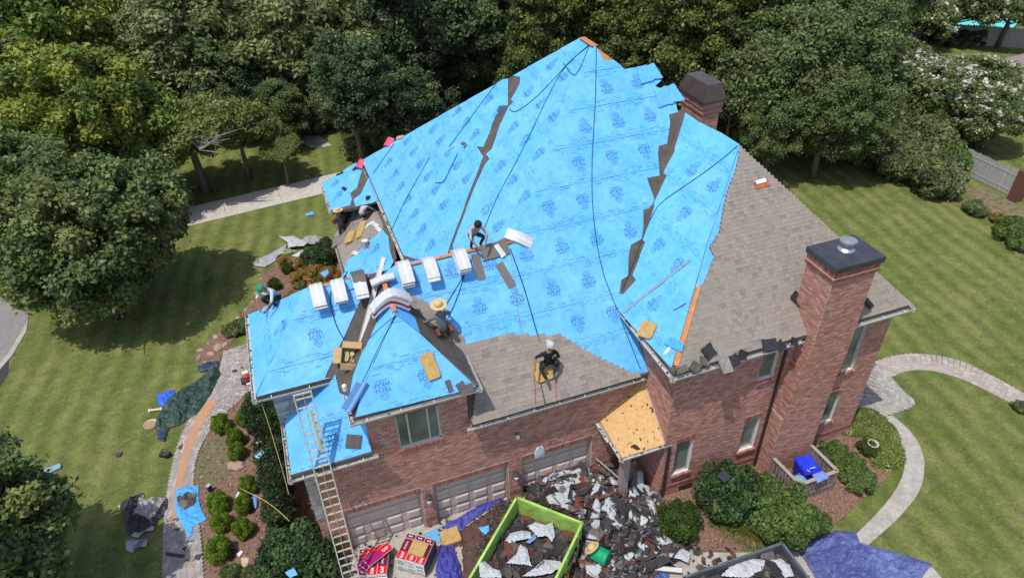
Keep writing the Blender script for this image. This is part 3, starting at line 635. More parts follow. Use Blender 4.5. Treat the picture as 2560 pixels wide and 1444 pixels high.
# ------------------------------------------------------------------ garage doors
for a, c in doors:
    dw, v = c-a, .64; m = MB(); m.aabb((a, v, 0), (c, v+.05, 2.2)); d_ = m.build('garage_door', M_DOOR, HOUSE)
    nx, nz = 4, 4
    for j in range(nz):
        for i in range(nx):
            x0 = a+dw/nx*i+.09; x1 = a+dw/nx*(i+1)-.09; z0 = .533*j+.09; z1 = .533*(j+1)-.07
            q = MB(); k = .05; vs_ = [(x0, v-.001, z0), (x1, v-.001, z0), (x1, v-.001, z1), (x0, v-.001, z1), (x0+k, v-.045, z0+k), (x1-k, v-.045, z0+k), (x1-k, v-.045, z1-k), (x0+k, v-.045, z1-k)]
            q.add(vs_, [(4, 5, 6, 7), (0, 1, 5, 4), (1, 2, 6, 5), (2, 3, 7, 6), (3, 0, 4, 7)]); q.build('door_panel', M_DOOR, d_)
    q = MB()
    for j in (1, 2, 3): q.aabb((a+.01, v-.006, .533*j-.011), (c-.01, v+.002, .533*j+.011), (.12, .09, .08))
    q.build('door_seam', mat('seam', (.16, .12, .11), .8), d_)
    q = MB(); q.aabb((a-.001, .46, 0), (a+.06, .638, 2.125)); q.aabb((c-.06, .46, 0), (c+.001, .638, 2.125)); q.aabb((a, .46, 2.10), (c, .638, 2.128)); q.build('door_frame', M_TRIM, HOUSE)
    q = MB(); q.aabb((a, .40, .0), (c, .638, .03)); q.build('door_threshold', M_CONC, HOUSE)
# ------------------------------------------------------------------ windows
def window(u0, z0, u1, z1, v, split=(), rec=.1, blinds=False):
    m = MB(); f = .055; fr = [((u0, z0), (u1, z0+f)), ((u0, z1-f), (u1, z1)), ((u0, z0), (u0+f, z1)), ((u1-f, z0), (u1, z1))] + [((u0+(u1-u0)*s-.03, z0), (u0+(u1-u0)*s+.03, z1)) for s in split]
    for i, (p, q) in enumerate(fr): m.aabb((p[0], v+rec-.035-.002*(i % 3), p[1]), (q[0], v+rec+.03, q[1]))
    m.aabb((u0, v+rec+.06, z0), (u1, v+rec+.1, z1), (1, 1, 1)); o = m.build('window', M_ALU, HOUSE)
    e = [0] + list(split) + [1]
    for i in range(len(e)-1):
        q = MB(); q.aabb((u0+(u1-u0)*e[i]+.04, v+rec+.005, z0+.045), (u0+(u1-u0)*e[i+1]-.04, v+rec+.02, z1-.045)); q.build('window_pane', M_GLASS, o)
    if blinds:
        q = MB(); n = int((z1-z0)/.055)
        for k in range(n): q.aabb((u0+.06, v+rec-.004, z0+.06+k*.055), (u1-.06, v+rec+.003, z0+.06+k*.055+.02))
        q.build('blind_slats', mat('blind', (.16, .17, .13), .4, .1), o)
window(wd_[0], wd_[1], wd_[2], wd_[3], .44, (.27, .74))
for k, (a, z0, c, z1) in enumerate(rw): window(a, z0, c, z1, -1.45, (), .12, blinds=(k in (0, 2)))
# wall lamps, floodlight, downspouts, vent
for u, z in ((1.94, 1.75), (5.2, 1.55)):
    m = MB(); Mx = T(u, .30, z); m.lathe([(0, -.2), (.06, -.19), (.1, -.1), (.1, .1), (.13, .12), (.02, .22), (0, .24)], 8, Mx, (.05, .05, .05)); m.aabb((u-.04, .3, z+.05), (u+.04, .44, z+.09), (.04, .04, .04)); o = m.build('wall_lantern', M_VC, HOUSE)
    q = MB(); q.lathe([(0, -.14), (.075, -.13), (.09, -.09), (.09, .0), (0, .01)], 10, T(u, .27, z), (.7, .7, .66)); q.build('lantern_glass', M_VC, o)
m = MB(); m.lathe([(0, 0), (.06, .01), (.08, .12), (.05, .16), (0, .16)], 10, T(5.33, .34, 3.45) @ RX(-.4), (.7, .7, .68)); m.aabb((5.27, .36, 3.58), (5.39, .44, 3.7), (.1, .1, .1)); m.build('floodlight', M_VC, HOUSE)
def spout(p, z0, z1, w=.09): 
    m = MB(); m.aabb((p[0]-w/2, p[1]-.07, z0), (p[0]+w/2, p[1], z1)); m.build('downspout', M_DARK, HOUSE)
spout((14.48, -1.46), .1, 6.5); spout((10.36, -1.46), .05, 2.85); spout((16.75, -1.46), .1, 6.5)
m = MB(); m.aabb((11.1, -1.5, .1), (11.65, -1.45, .32)); m.build('foundation_vent', M_DARK, HOUSE)
# ------------------------------------------------------------------ side porch roof in bare board, with its post
pz = 3.0; pa = Vector((10.2, .44, 4.52)); pl_ = Vector((8.56, .44, pz)); pc = Vector((8.52, -1.40, pz)); pf = Vector((10.2, -1.40, pz))
def tri_slab(P, name, m, th=.05):
    b = MB(); n = len(P); vs_ = [Vector(p) for p in P] + [Vector(p)-Vector((0, 0, th)) for p in P]
    nrm = (vs_[1]-vs_[0]).cross(vs_[2]-vs_[0]); o = list(range(n)) if nrm.z > 0 else list(range(n))[::-1]
    b.add(vs_, [tuple(o), tuple(i+n for i in o[::-1])] + [(i, (i+1) % n, n+(i+1) % n, n+i) for i in range(n)]); return b.build(name, m, HOUSE)
tri_slab([pl_, pc, pa], 'porch_roof', M_OSB); tri_slab([pc, pf, pa], 'porch_roof', M_OSB)
m = MB(); m.bar(pf+Vector((-.02, 0, .03)), pa+Vector((-.02, 0, .03)), .012, .13); m.build('flashing', M_ALU, HOUSE)
gutter((8.40, -1.52, pz), (10.42, -1.52, pz), -Y, debris=9, seed=20, step=.6); gutter((8.40, -.55, pz), (8.40, -1.52, pz), -X, debris=7, seed=21, step=.5); gutter((8.34, .42, pz+.02), (8.34, -.5, pz-.03), -X, debris=9, seed=22, step=.6)
rnd = random.Random(4); m = MB()
for i in range(34):
    a_, b__ = rnd.random(), rnd.random()
    if a_+b__ > 1: a_, b__ = 1-a_, 1-b__
    tri = (pc, pf, pa) if rnd.random() < .65 else (pl_, pc, pa)
    p = tri[0] + (tri[1]-tri[0])*a_ + (tri[2]-tri[0])*b__; nn = (tri[1]-tri[0]).cross(tri[2]-tri[0]).normalized(); nn = nn if nn.z > 0 else -nn
    t1 = nn.cross(Vector((rnd.uniform(-1, 1), rnd.uniform(-1, 1), 0))).normalized(); t2 = nn.cross(t1); s_ = rnd.choice((.03, .045, .06, .18 if i < 4 else .05)); k = rnd.randint(4, 7)
    m.add([p + nn*.012 + t1*(s_*rnd.uniform(.3, 1.6)*math.cos(6.28*j/k)) + t2*(s_*rnd.uniform(.15, .7)*math.sin(6.28*j/k)) for j in range(k)], [tuple(range(k))], (.05, .03, .02))
m.build('felt_scraps', M_SCRAP, HOUSE, kind='stuff')
m = MB(); m.aabb((8.78, -1.12, .3), (9.06, -.84, 2.9)); post = m.build('porch_post', M_TRIM, HOUSE)
m = MB(); m.aabb((8.70, -1.2, 0), (9.14, -.76, .3)); m.build('post_plinth', mat('plinth_brick', (.34, .19, .15), .9, .2, 30), HOUSE)
m = MB(); m.aabb((8.5, -1.38, 2.78), (10.2, -1.28, 2.92)); m.aabb((8.5, -1.38, 2.78), (8.6, .44, 2.92)); m.build('porch_beam', M_TRIM, HOUSE)
m = MB(); m.bar((8.5, .42, .92), (8.9, -.8, .95), .05); m.bar((8.5, .42, .5), (8.9, -.8, .5), .05); m.build('porch_rail', M_WOOD, HOUSE)
m = MB(); m.aabb((8.6, .46, .05), (8.7, .47, 2.0)); m.build('side_door', M_TRIM, HOUSE)
# ================================================================== things on the roof
def rope(name, label, pts, r=.014, col=(.01, .05, .06), group=None, cat='rope'):
    out = []
    for i in range(len(pts)-1):
        a, b_ = Vector(pts[i]), Vector(pts[i+1])
        n = max(2, int((b_-a).length/.5))
        for k in range(n): out.append(a.lerp(b_, k/n))
    out.append(Vector(pts[-1])); q = [out[0]]
    for i in range(1, len(out)-1): q.append((out[i-1]+out[i]*2+out[i+1])/4)
    q.append(out[-1]); m = MB(); m.tube(q, r, 5, col); o = m.build(name, M_ROPE, smooth=True); return tag(o, label, cat, group)
def on(rp, h, *pp): return [rp.w(*rp.px(*p), h) for p in pp]
RG = 'safety ropes laid over the roof'
rope('safety_rope', 'dark rope running from the roof peak straight down beside the right wing', on(F, .04, (1490, 119), (1488, 250), (1479, 400), (1479, 500), (1489, 600), (1507, 690), (1540, 768), (1571, 850), (1600, 922)), group=RG)
rope('safety_rope', 'dark rope looping from the peak down across the left slope to the torn felt strip', on(LP, .04, (1474, 118), (1440, 200), (1410, 160)), group=RG)
rope('safety_rope', 'dark rope with a wide loop low on the left slope beside the bare felt strip', on(LP, .04, (1476, 112), (1420, 160), (1395, 190), (1350, 237), (1319, 264), (1286, 285), (1275, 273)), group=RG)
rope('safety_rope', 'dark rope from the peak down to the crouching worker in the pale shirt', on(LP, .04, (1478, 113), (1412, 165), (1375, 235), (1330, 330), (1290, 410), (1240, 500), (1212, 575)), group=RG)
rope('safety_rope', 'dark rope starting at the notch in the ridge and ending mid slope', on(LP, .04, (1250, 200), (1200, 265), (1160, 320), (1124, 369)), group=RG)
rope('safety_rope', 'dark rope low on the left slope reaching towards the long gutter', on(LP, .04, (1075, 393), (1056, 430), (1020, 490), (979, 578)), group=RG)
rope('safety_rope', 'short dark rope near the pink wrapper at the left eave', on(LP, .04, (986, 361), (965, 390), (934, 436)), group=RG)
rope('safety_rope', 'dark rope between the crouching worker and the worker in the straw hat', on(F, .04, (1183, 640), (1165, 680), (1140, 720), (1110, 770)), group=RG)
rope('safety_rope', 'second rope down to the straw hat worker, with a slack bend', on(F, .04, (1160, 690), (1146, 735), (1130, 775), (1112, 808)), group=RG)
rope('safety_rope', 'thick blue rope from the opened shingle bundle down to the worker in black', on(F, .045, (1275, 622), (1296, 680), (1316, 740), (1335, 810), (1350, 858)), r=.02, col=(.01, .06, .16), group=RG)
rope('chalk_line', 'thin pale red line hanging down the blue slope beside the thick blue rope', on(F, .03, (1277, 640), (1288, 720), (1296, 790), (1307, 850)), r=.008, col=(.35, .12, .14), cat='string')
rope('safety_rope', 'dark rope crossing the right wing slope and trailing down the bare valley', on(RL, .04, (1845, 366), (1800, 405), (1730, 455), (1640, 515), (1610, 590), (1585, 660), (1560, 720), (1542, 764)), group=RG)
rope('safety_rope', 'dark rope curving from the dormer tip down to the blue roll', on(DF, .04, (990, 787), (966, 830), (940, 880), (921, 925), (905, 955)), group=RG)
rope('safety_rope', 'short dark rope from the dormer tip over its left edge', on(DF, .05, (988, 790), (955, 815), (921, 848)), group=RG)
rope('safety_rope', 'dark rope hanging from the left row of white bundles across the wrinkled slope', on(F, .08, (826, 728), (825, 752), (832, 790), (845, 825), (858, 846)), group=RG)
rope('safety_rope', 'dark rope snaking over the grey shingles below the straw hat worker', on(F, .09, (1125, 855), (1145, 876), (1160, 890), (1178, 925)), group=RG)
rope('safety_rope', 'dark rope hanging below the foam pad of the worker in black over the eave', on(F, .085, (1350, 955), (1356, 985), (1362, 1012)), group=RG)
rag = gv(1350, 1128, -.05)
for k, (x, y, lab) in enumerate(((1385, 935, 'right hand thin red rope hanging over the gutter down to the white rag'), (1333, 935, 'left hand thin red rope hanging over the gutter down to the white rag'))):
    p = on(F, .085, (x, y), (x+4, y+45)); e = gz(x+6, 1012+(1385-x)*.29, 5.0)
    e = Vector((e.x, -.03, 5.06)); rope('hoist_rope', lab, p + [e, Vector((rag.x+(.08 if k == 0 else -.25), -.05, rag.z+1.2)), Vector((rag.x, -.05, rag.z+.22))], .009, (.42, .06, .05), 'red hoist ropes over the gutter')
# ---- curved bundles of shingles
def bundle(name, label, O, along, across, up, L=1.0, W=.34, H=.085, bend=0.0, col=(.56, .555, .565), lift=0.0, cat='shingle bundle', group=None, ends=(.52, .50, .52), tape=True, n=10, matm=None):
    """a bundle draped over a ridge: `along` is its long axis, bend = sag of the two ends"""
    a = Vector(along).normalized(); c = Vector(across).normalized(); u = Vector(up).normalized(); O = Vector(O)
    m = MB(); vs_ = []; fs = []; w2 = W/2
    for i in range(n+1):
        s = (i/n-.5)*2; t = s*L/2; z = -bend*abs(s)**1.5+lift; dz = -bend*1.5*abs(s)**.5*(1 if s > 0 else -1)/(L/2); tn = (a + u*dz).normalized(); nn = c.cross(tn); nn = nn if nn.dot(u) > 0 else -nn
        base = O + a*(t*(1-.12*bend)) + u*z; r = .012
        for q in ((-w2, 0), (-w2, H-r), (-w2+r, H), (w2-r, H), (w2, H-r), (w2, 0)): vs_.append(base + c*(q[0]+random.uniform(-.003, .003)) + nn*(q[1]+random.uniform(-.003, .003)))
    for i in range(n):
        for k in range(5): fs.append((i*6+k, i*6+k+1, (i+1)*6+k+1, (i+1)*6+k))
        fs.append((i*6+5, i*6, (i+1)*6, (i+1)*6+5))
    fs += [tuple(range(6)), tuple(n*6+k for k in range(6))[::-1]]; m.add(vs_, fs, col)
    o = m.build(name, matm or M_WRAPV); bm = bmesh.new(); bm.from_mesh(o.data); bmesh.ops.recalc_face_normals(bm, faces=bm.faces); bm.to_mesh(o.data); bm.free()
    tag(o, label, cat, group)
    if tape:
        q = MB(); vv = []
        for i in range(n+1):
            p = [Vector(vs_[i*6+2]), Vector(vs_[i*6+3])]; mid = (p[0]+p[1])/2; nn = (Vector(vs_[i*6+2])-Vector(vs_[i*6])).normalized()
            vv += [mid - c*.045 + nn*.004, mid + c*.045 + nn*.004]
        q.add(vv, [(2*i, 2*i+1, 2*i+3, 2*i+2) for i in range(n)], (.64, .64, .66)); q.build('wrap_seam', M_WRAPV, o)
    return o
M_WRAPV = mat('printed_wrap', rough=.38, var=.09, scale=11, bump=.25, bscale=14)
Yv = Vector((0, 1, 0)); Zv = Vector((0, 0, 1))
GB = 'white wrapped shingle bundles along the ridge'
def ridge_stack(px, py, n, where, bend=.26, L=.95, dv=0, rp=F):
    p = rp.w(*rp.px(px, py)); p = Vector((p.x, 4.30+dv, 8.86 if rp is F else p.z)); words = {1: ('single',), 2: ('lower', 'upper'), 3: ('bottom', 'middle', 'top')}[n]
    for k in range(n):
        bundle('shingle_bundle', '%s white bundle on the ridge, %s' % (words[k], where), p + Vector((random.uniform(-.02, .02), -.27+random.uniform(-.05, .05), .04+.1*k)), Yv, X, Zv, L*1.25, .42, .10, bend*1.15, group=GB)
ridge_stack(1003, 655, 3, 'first stack left of the wooden ridge board', .3, 1.0)
ridge_stack(1066, 645, 2, 'second stack, middle of the wooden board', .27)
ridge_stack(1143, 630, 3, 'third stack, beside the crouching worker', .27)
ridge_stack(795, 735, 2, 'leftmost stack on the lower ridge', .3, dv=.0)
ridge_stack(846, 722, 2, 'next to the leftmost stack on the lower ridge', .3)
ridge_stack(897, 712, 2, 'under the dark opened one', .28)
p = F.w(*F.px(897, 700)); bundle('shingle_bundle', 'unwrapped dark grey bundle on top of a white one at the valley head', Vector((p.x, 4.12, 9.13)), Yv, X, Zv, .8, .43, .05, .22, (.10, .095, .09), tape=False, group='unwrapped shingle bundles')
# bundles draped over the dormer ridge, long axis across
for k in range(4):
    bundle('shingle_bundle', '%s of four bundles draped across the dormer ridge with dark red printed ends' % ('bottom', 'second', 'third', 'top')[k], Vector((2.02+random.uniform(-.06, .06), DV+.62, DZ+.03+.10*k)), X, Yv, Zv, 1.15, .44, .09, .36, (.56, .555, .565) if k == 3 else (.22, .035, .05) if k % 2 else (.62, .58, .60), tape=False, group='bundles draped over the dormer ridge')
bundle('shingle_bundle', 'crooked white bundle lying behind the stack draped over the dormer', F.w(*F.px(958, 712), .05)+Vector((0, 0, .2)), X+Yv*.2, Yv, Zv, .8, .34, .09, .05, group='bundles draped over the dormer ridge')
def slope_bundle(rp, px, py, rot, label, L=.95, W=.34, H=.08, col=(.56, .555, .565), bend=.03, name='shingle_bundle', tape=True, lift=.02, group=None, cat='shingle bundle', matm=None):
    x, y = rp.px(px, py); M = rp.mat(x, y, lift, rot); return bundle(name, label, M.translation, M.col[0].to_3d(), M.col[1].to_3d(), rp.en, L, W, H, bend, col, tape=tape, group=group, cat=cat, matm=matm)
slope_bundle(F, 1298, 596, -.62, 'bent white bundle lying askew on the slope, right of the opened bundle', .95, .4, .12, bend=.1)
slope_bundle(F, 1236, 626, .05, 'opened shingle bundle with torn white wrapper beside the crouching worker', 1.0, .55, .07, (.15, .135, .12), .02, tape=False)
o = slope_bundle(F, 1249, 628, .35, 'torn white wrapper paper spread over the opened bundle', .2, .5, .012, (.60, .60, .62), .03, 'wrapper_paper', False, .10, cat='paper')
GS = 'loose long shingles lying on the blue slope'
slope_bundle(F, 1196, 667, 1.56, 'single long dark shingle lying straight down slope below the crouching worker', .95, .30, .012, (.16, .14, .125), 0, 'loose_shingle', False, .03, GS, 'shingle')
slope_bundle(F, 1264, 688, 1.83, 'single long dark shingle lying askew down slope right of the straight one', .95, .30, .012, (.16, .14, .125), 0, 'loose_shingle', False, .03, GS, 'shingle')
slope_bundle(F, 1268, 603, .25, 'dark shingle flat under the bent white bundle', .55, .3, .02, (.13, .11, .095), 0, 'loose_shingle', False, .03, GS, 'shingle')
slope_bundle(F, 884, 1103, -.35, 'dark square shingle piece on the low blue slope right of the ladder', .46, .42, .014, (.09, .075, .065), 0, 'shingle_piece', False, .07, cat='shingle')
# white metal edging lying in the valley, aluminium strip on the wing
def strip(name, label, rp, a, b_, w, h, m, lift=.05, cat='metal strip', flange=True):
    A = rp.w(*rp.px(*a), lift); B = rp.w(*rp.px(*b_), lift); b = MB(); b.bar(A, B, w, .012, up=rp.en); d = (B-A).normalized(); sd = d.cross(rp.en).normalized()
    if flange: b.bar(A+sd*w*.5, B+sd*w*.5, .012, h, up=rp.en)
    return tag(b.build(name, m), label, cat)
strip('drip_edge', 'long white metal edging lying down the dark valley beside the dormer', F, (958, 645), (899, 868), .15, .07, M_WHITE, .12)
strip('drip_edge', 'long grey metal strip lying diagonally across the right wing slope', RL, (1728, 650), (1561, 781), .075, .05, mat('grey_metal', (.30, .36, .44), .4, .1), .05)
# foam seat pads
def pad(rp, px, py, L, W, rot, label, th=.10, group='tan foam roofing pads', bevel=True, H=0.02, m=M_FOAM):
    x, y = rp.px(px, py) if rp else (0, 0); M = rp.mat(x, y, H, rot) if rp else None
    P = []; r = .09*min(L, W)/.6 + .02
    for cx_, cy_, a0 in ((L/2-r, W/2-r, 0), (-L/2+r, W/2-r, 90), (-L/2+r, -W/2+r, 180), (L/2-r, -W/2+r, 270)):
        for k in range(4): a = math.radians(a0+k*30); P.append((cx_+r*math.cos(a), cy_+r*math.sin(a)))
    b = MB(); b.prism(P, 0, th*.85, M=M); b.prism([(p[0]*.97, p[1]*.97) for p in P], th*.85, th, M=M); return tag(b.build('foam_pad', m), label, 'foam pad', group)
pad(RL, 1621, 826, .62, .58, .45, 'square tan foam pad near the left gutter of the right wing')
pad(DF, 1075, 915, .42, .85, .12, 'narrow upright tan foam pad in the middle of the dormer front')
pad(F, 1356, 930, .66, .62, .06, 'tan foam pad under the seated worker in black', H=.06)
pad(F, 1107, 848, .34, .62, .75, 'pale tan foam pad under the boots of the straw hat worker', .09)
pad(QP, 905, 575, .5, 1.0, .9, 'long tan foam pad behind the grey bucket on the low left roof', .08); pad(QP, 880, 595, .62, .7, .9, 'folded tan foam pad near the left eave of the low left roof', .14)
# card box with coils of nails in the valley
def card_box():
    x, y = F.px(878, 893); M = F.mat(x, y, .03, -.32); L, W, H = .62, .52, .34
    t = thing('cardboard_box', 'open cardboard box holding coils of nails, standing in the dark valley', 'box', M.translation)
    b = MB(); B_ = lambda a, c: b.box(M @ T((a[0]+c[0])/2, (a[1]+c[1])/2, a[2]) @ S(c[0]-a[0], c[1]-a[1], c[2]-a[2]))
    B_((-L/2, -W/2, 0), (L/2, W/2, .01)); B_((-L/2, -W/2, 0), (-L/2+.012, W/2, H)); B_((L/2-.012, -W/2, 0), (L/2, W/2, H)); B_((-L/2+.012, -W/2, 0), (L/2-.012, -W/2+.012, H)); B_((-L/2+.012, W/2-.012, 0), (L/2-.012, W/2, H)); b.build('carton', M_CARD, t)
    for sx, sy, rx, ry in ((0, 1, -.35, 0), (0, -1, .7, 0), (1, 0, 0, .5), (-1, 0, 0, -.45)):
        q = MB(); q.box(M @ T(sx*L/2, sy*W/2, H) @ RX(rx) @ RY(ry) @ T(sx*.13, sy*.11, 0) @ S(.26 if sx else L-.02, .22 if sy else W-.02, .008)); q.build('flap', M_CARD, t)
    for k, (a, c) in enumerate(((-.15, -.08), (-.13, .02), (-.16, .13), (.12, -.14), (.02, .1))):
        q = MB(); q.lathe([(.02, .02), (.07, .02), (.07, .10), (.02, .10), (.02, .02)], 12, M @ T(a, c, .03), (.55, .50, .25)); q.build('nail_coil', M_VC, t)
card_box()
# rolled underlayment
x, y = DF.px(893, 992); M = DF.mat(x, y, .09, .82); b = MB(); prof = [(.085, -.5), (.085, .5), (.06, .5), (.06, -.5), (.085, -.5)]; b.lathe(prof, 14, M @ RY(math.pi/2)); b.box(M @ T(-.05, .13, -.08) @ RX(.25) @ S(.9, .25, .006))
tag(b.build('underlayment_roll', mat('grey_blue_roll', (.12, .27, .52), .5, .1, smooth if False else 6), smooth=False), 'half unrolled tube of blue underlayment at the left edge of the dormer front', 'roll')
# opening bits at the corner
b = MB(); x, y = DF.px(863, 975); b.lathe([(0, 0), (.07, .0), (.075, .2), (.03, .24), (0, .24)], 10, T(*DF.w(x, y, .05)), (.7, .68, .62)); tag(b.build('white_jug', M_VC), 'small white jug standing at the left gutter corner of the dormer', 'jug')
GP = 'dark torn shingle scraps caught at the gutters'
def scrap(rp, px, py, w, h, rot, label, lift=.03, col=(.045, .042, .045), tilt=(0, 0), group=GP, curl=.02, name='shingle_scrap'):
    x, y = rp.px(px, py); M = rp.mat(x, y, lift, rot) @ RX(tilt[0]) @ RY(tilt[1]); b = MB(); n = 4; vs_ = []
    for i in range(n+1):
        for j in range(n+1):
            e = random.uniform(.85, 1.0) if i in (0, n) or j in (0, n) else 1
            vs_.append(M @ Vector(((i/n-.5)*w*e, (j/n-.5)*h*e, curl*((i/n-.5)**2*4 + random.uniform(-.2, .2)))))
    fs = [(i*(n+1)+j, (i+1)*(n+1)+j, (i+1)*(n+1)+j+1, i*(n+1)+j+1) for i in range(n) for j in range(n)]
    b.add(vs_, fs, col); k = len(vs_); b.add([v - rp.en*.012 for v in vs_], [tuple(f[::-1]) for f in fs], col)
    return tag(b.build(name, M_SCRAP), label, 'shingle scrap', group)
for px, py, w_, h_, r_, l_, c_ in ((1988, 748, .4, .45, .5, 'crumpled black scrap against the left foot of the front chimney', (.03, .03, .035)), (2166, 760, .25, .4, .4, 'small black scrap right of the front chimney', (.03, .03, .035)),
        (1768, 880, .5, .45, .3, 'ragged black scrap low on the wing, two scraps left of the grey flap', (.035, .035, .04)), (1826, 905, .55, .4, .2, 'black scrap pile behind the pale flap at the wing gutter', (.035, .035, .045)), (1854, 888, .3, .4, 1.0, 'upright black scrap right of the pale flap', (.035, .035, .04)),
        (1920, 862, .5, .42, -.2, 'large square black scrap hanging over the wing gutter', (.035, .035, .05)), (1946, 866, .35, .36, .3, 'black scrap tucked against the large square scrap', (.03, .03, .04)), (1981, 854, .3, .28, -.5, 'pointed black scrap nearest the front chimney', (.03, .03, .035)),
        (1735, 918, .35, .34, .6, 'curled brown scrap close to the wing corner', (.10, .085, .075)), (1757, 903, .35, .3, -.4, 'brown scrap just above the curled one', (.13, .115, .10)), (1700, 925, .5, .22, .1, 'dark strip at the wing corner', (.13, .11, .10))):
    scrap(RF, px, py, w_, h_, r_, l_, .07, c_, (random.uniform(-.3, .3), random.uniform(-.2, .2)), curl=.06)
scrap(RF, 1808, 915, .42, .50, .0, 'pale grey shingle flap bent over the wing gutter', .12, (.24, .22, .20), (-.1, 0), curl=.05)
for px, py, w_, h_, r_, l_ in ((1122, 964, .18, .4, .1, 'narrow dark triangle scrap at the lower edge of the dormer front'), (1152, 966, .3, .3, .3, 'dark scrap sticking up beside the narrow triangle'), (1165, 972, .5, .28, .1, 'grey scrap half under the blue sheet at the dormer eave')):
    scrap(DF, px, py, w_, h_, r_, l_, .05, (.11, .10, .10))
for px, py, w_, h_, r_, l_ in ((1160, 360, .35, .14, .3, 'lifted brown tear in the blue sheet near the felt strip'), (1165, 367, .1, .2, 0, 'small brown tear beside the lifted one')):
    scrap(LP, px, py, w_, h_, r_, l_, .04, (.15, .10, .08))
scrap(BP, 862, 473, .5, .2, .3, 'black strip on the small back roof above its corner', .05, (.04, .04, .05)); scrap(BP, 851, 435, .5, .16, 1.1, 'black strip near the top of the small back roof', .05, (.04, .04, .05)); scrap(BP, 893, 418, .3, .6, .4, 'black strip next to the pink wrapper', .05, (.04, .04, .05))
scrap(RL, 1672, 876, .12, .42, .2, 'white tape strip on the blue sheet near the wing corner', .04, (.8, .8, .8)); scrap(RF, 1903, 462, .62, .26, .05, 'terracotta strip lying high on the wing shingles', .05, (.45, .12, .06)); scrap(RF, 1899, 455, .45, .16, .05, 'white paper strip above the terracotta strip', .08, (.75, .74, .72))
# flaps of blue sheet
def flap(rp, px, py, w, h, rot, label, col=(.115, .43, .84), lift=.05):
    x, y = rp.px(px, py); M = rp.mat(x, y, lift, rot); b = MB(); n = 8; vs_ = []
    for i in range(n+1):
        for j in range(n+1):
            s, t = i/n-.5, j/n-.5; k = 1-.16*abs(noise.noise(Vector((s*5+px, 3, py))))*2
            vs_.append(M @ Vector((s*w*(1-.25*(t+.5)), t*h*k, .03+.05*abs(noise.noise(Vector((s*4+px, t*4, py)))))))
    fs = [(i*(n+1)+j, (i+1)*(n+1)+j, (i+1)*(n+1)+j+1, i*(n+1)+j+1) for i in range(n) for j in range(n)]; b.add(vs_, fs, col); b.add([v-rp.en*.01 for v in vs_], [tuple(f[::-1]) for f in fs], col)
    return tag(b.build('sheet_flap', M_TARP, smooth=True), label, 'sheet offcut', 'loose offcuts of blue sheet on the roof')
flap(RL, 1690, 862, .8, .3, .35, 'folded blue offcut near the bottom corner of the right wing', (.07, .34, .75)); flap(RL, 1700, 760, .3, .5, -.4, 'peeling blue flap at the torn hip of the right wing'); flap(LP, 1120, 420, .7, 1.6, .5, 'wrinkled blue patch on the left slope beside the felt strip')
flap(F, 1668, 240, 1.2, .8, .1, 'ragged blue flap at the upper right edge of the main slope'); flap(F, 1620, 185, 1.0, .7, .1, 'ragged blue flap nearest the peak on the upper right edge'); flap(QP, 862, 690, .2, .6, .2, 'thin blue strip at the left eave of the low left roof'); flap(F, 865, 715, .5, .35, .1, 'bunched blue sheet between the left bundles')
# pink wrappers on the left eave
for px, py, l_ in ((901, 411, 'crumpled pink wrapper over the eave beside the small back roof'), (972, 357, 'crumpled pink wrapper on the far edge of the left slope')):
    slope_bundle(LP, px, py, .5, l_, .55, .5, .14, (.62, .06, .13), .15, 'pink_wrapper', False, .03, 'pink wrappers at the left eave', 'wrapper', M_TARP)
slope_bundle(LP, 1002, 345, .6, 'pale board on the far edge of the left slope', .6, .2, .05, (.45, .33, .25), 0, 'board_offcut', False, .03, cat='board')
# bucket, wrappers on the low left roof
x, y = QP.px(915, 618); Pb = QP.w(x, y, .02); b = MB(); b.lathe([(0, 0), (.14, 0), (.165, .38), (.15, .38), (.15, .36), (0, .36)], 18, T(*Pb), (.42, .43, .44)); bk = b.build('bucket', M_VC); tag(bk, 'grey bucket standing on the low left roof', 'bucket')
q = MB(); q.lathe([(0, .345), (.15, .345), (.15, .365), (0, .365)], 18, T(*Pb), (.60, .66, .66)); q.build('bucket_lid', M_VC, bk)
for px, py, l_, r_ in ((940, 563, 'upper white paper wrapper beside the long gutter on the low left roof', .3), (947, 573, 'lower white paper wrapper beside the long gutter on the low left roof', .3), (925, 562, 'narrow white wrapper left of the two paper wrappers', 1.2), (888, 633, 'torn white film at the edge of the blue sheet on the low left roof', .5)):
    slope_bundle(QP, px, py, r_, l_, .6, .2, .05, (.58, .59, .62), .04, 'paper_wrapper', False, .03, 'white wrappers on the low left roof', 'wrapper')
slope_bundle(QP, 848, 600, 1.0, 'large loose grey shingle sheet at the rounded left eave', 1.0, .7, .02, (.22, .2, .18), .03, 'loose_shingle', False, .05, cat='shingle'); slope_bundle(QP, 876, 575, .9, 'loose grey shingle behind the folded foam pad', .8, .6, .02, (.23, .21, .19), .03, 'loose_shingle', False, .05, cat='shingle')
# ------------------------------------------------------------------ ladders
def ladder(label, a, b_, across, W, n, col, group=None, rope_=True):
    a = Vector(a); b_ = Vector(b_); ac = Vector(across).normalized(); t = thing('ladder', label, 'ladder', a, group); d = (b_-a).normalized(); nn = ac.cross(d)
    for s in (-1, 1): m = MB(); m.bar(a+ac*(s*W/2), b_+ac*(s*W/2), .035, .075, col, up=nn); m.build('rail', M_LADDER, t)
    for i in range(n):
        p = a.lerp(b_, (i+.5)/n); m = MB(); m.bar(p-ac*(W/2-.01), p+ac*(W/2-.01), .04, .032, tuple(min(1, q*1.05) for q in col), up=d); m.build('rung', M_LADDER, t)
    if rope_: m = MB(); m.tube([a.lerp(b_, k/12)+nn*(.06+.02*math.sin(k)) + ac*(.03*math.sin(k*1.7)) for k in range(13)], .009, 5, (.55, .38, .13)); m.build('pull_rope', M_ROPE, t)
    return t
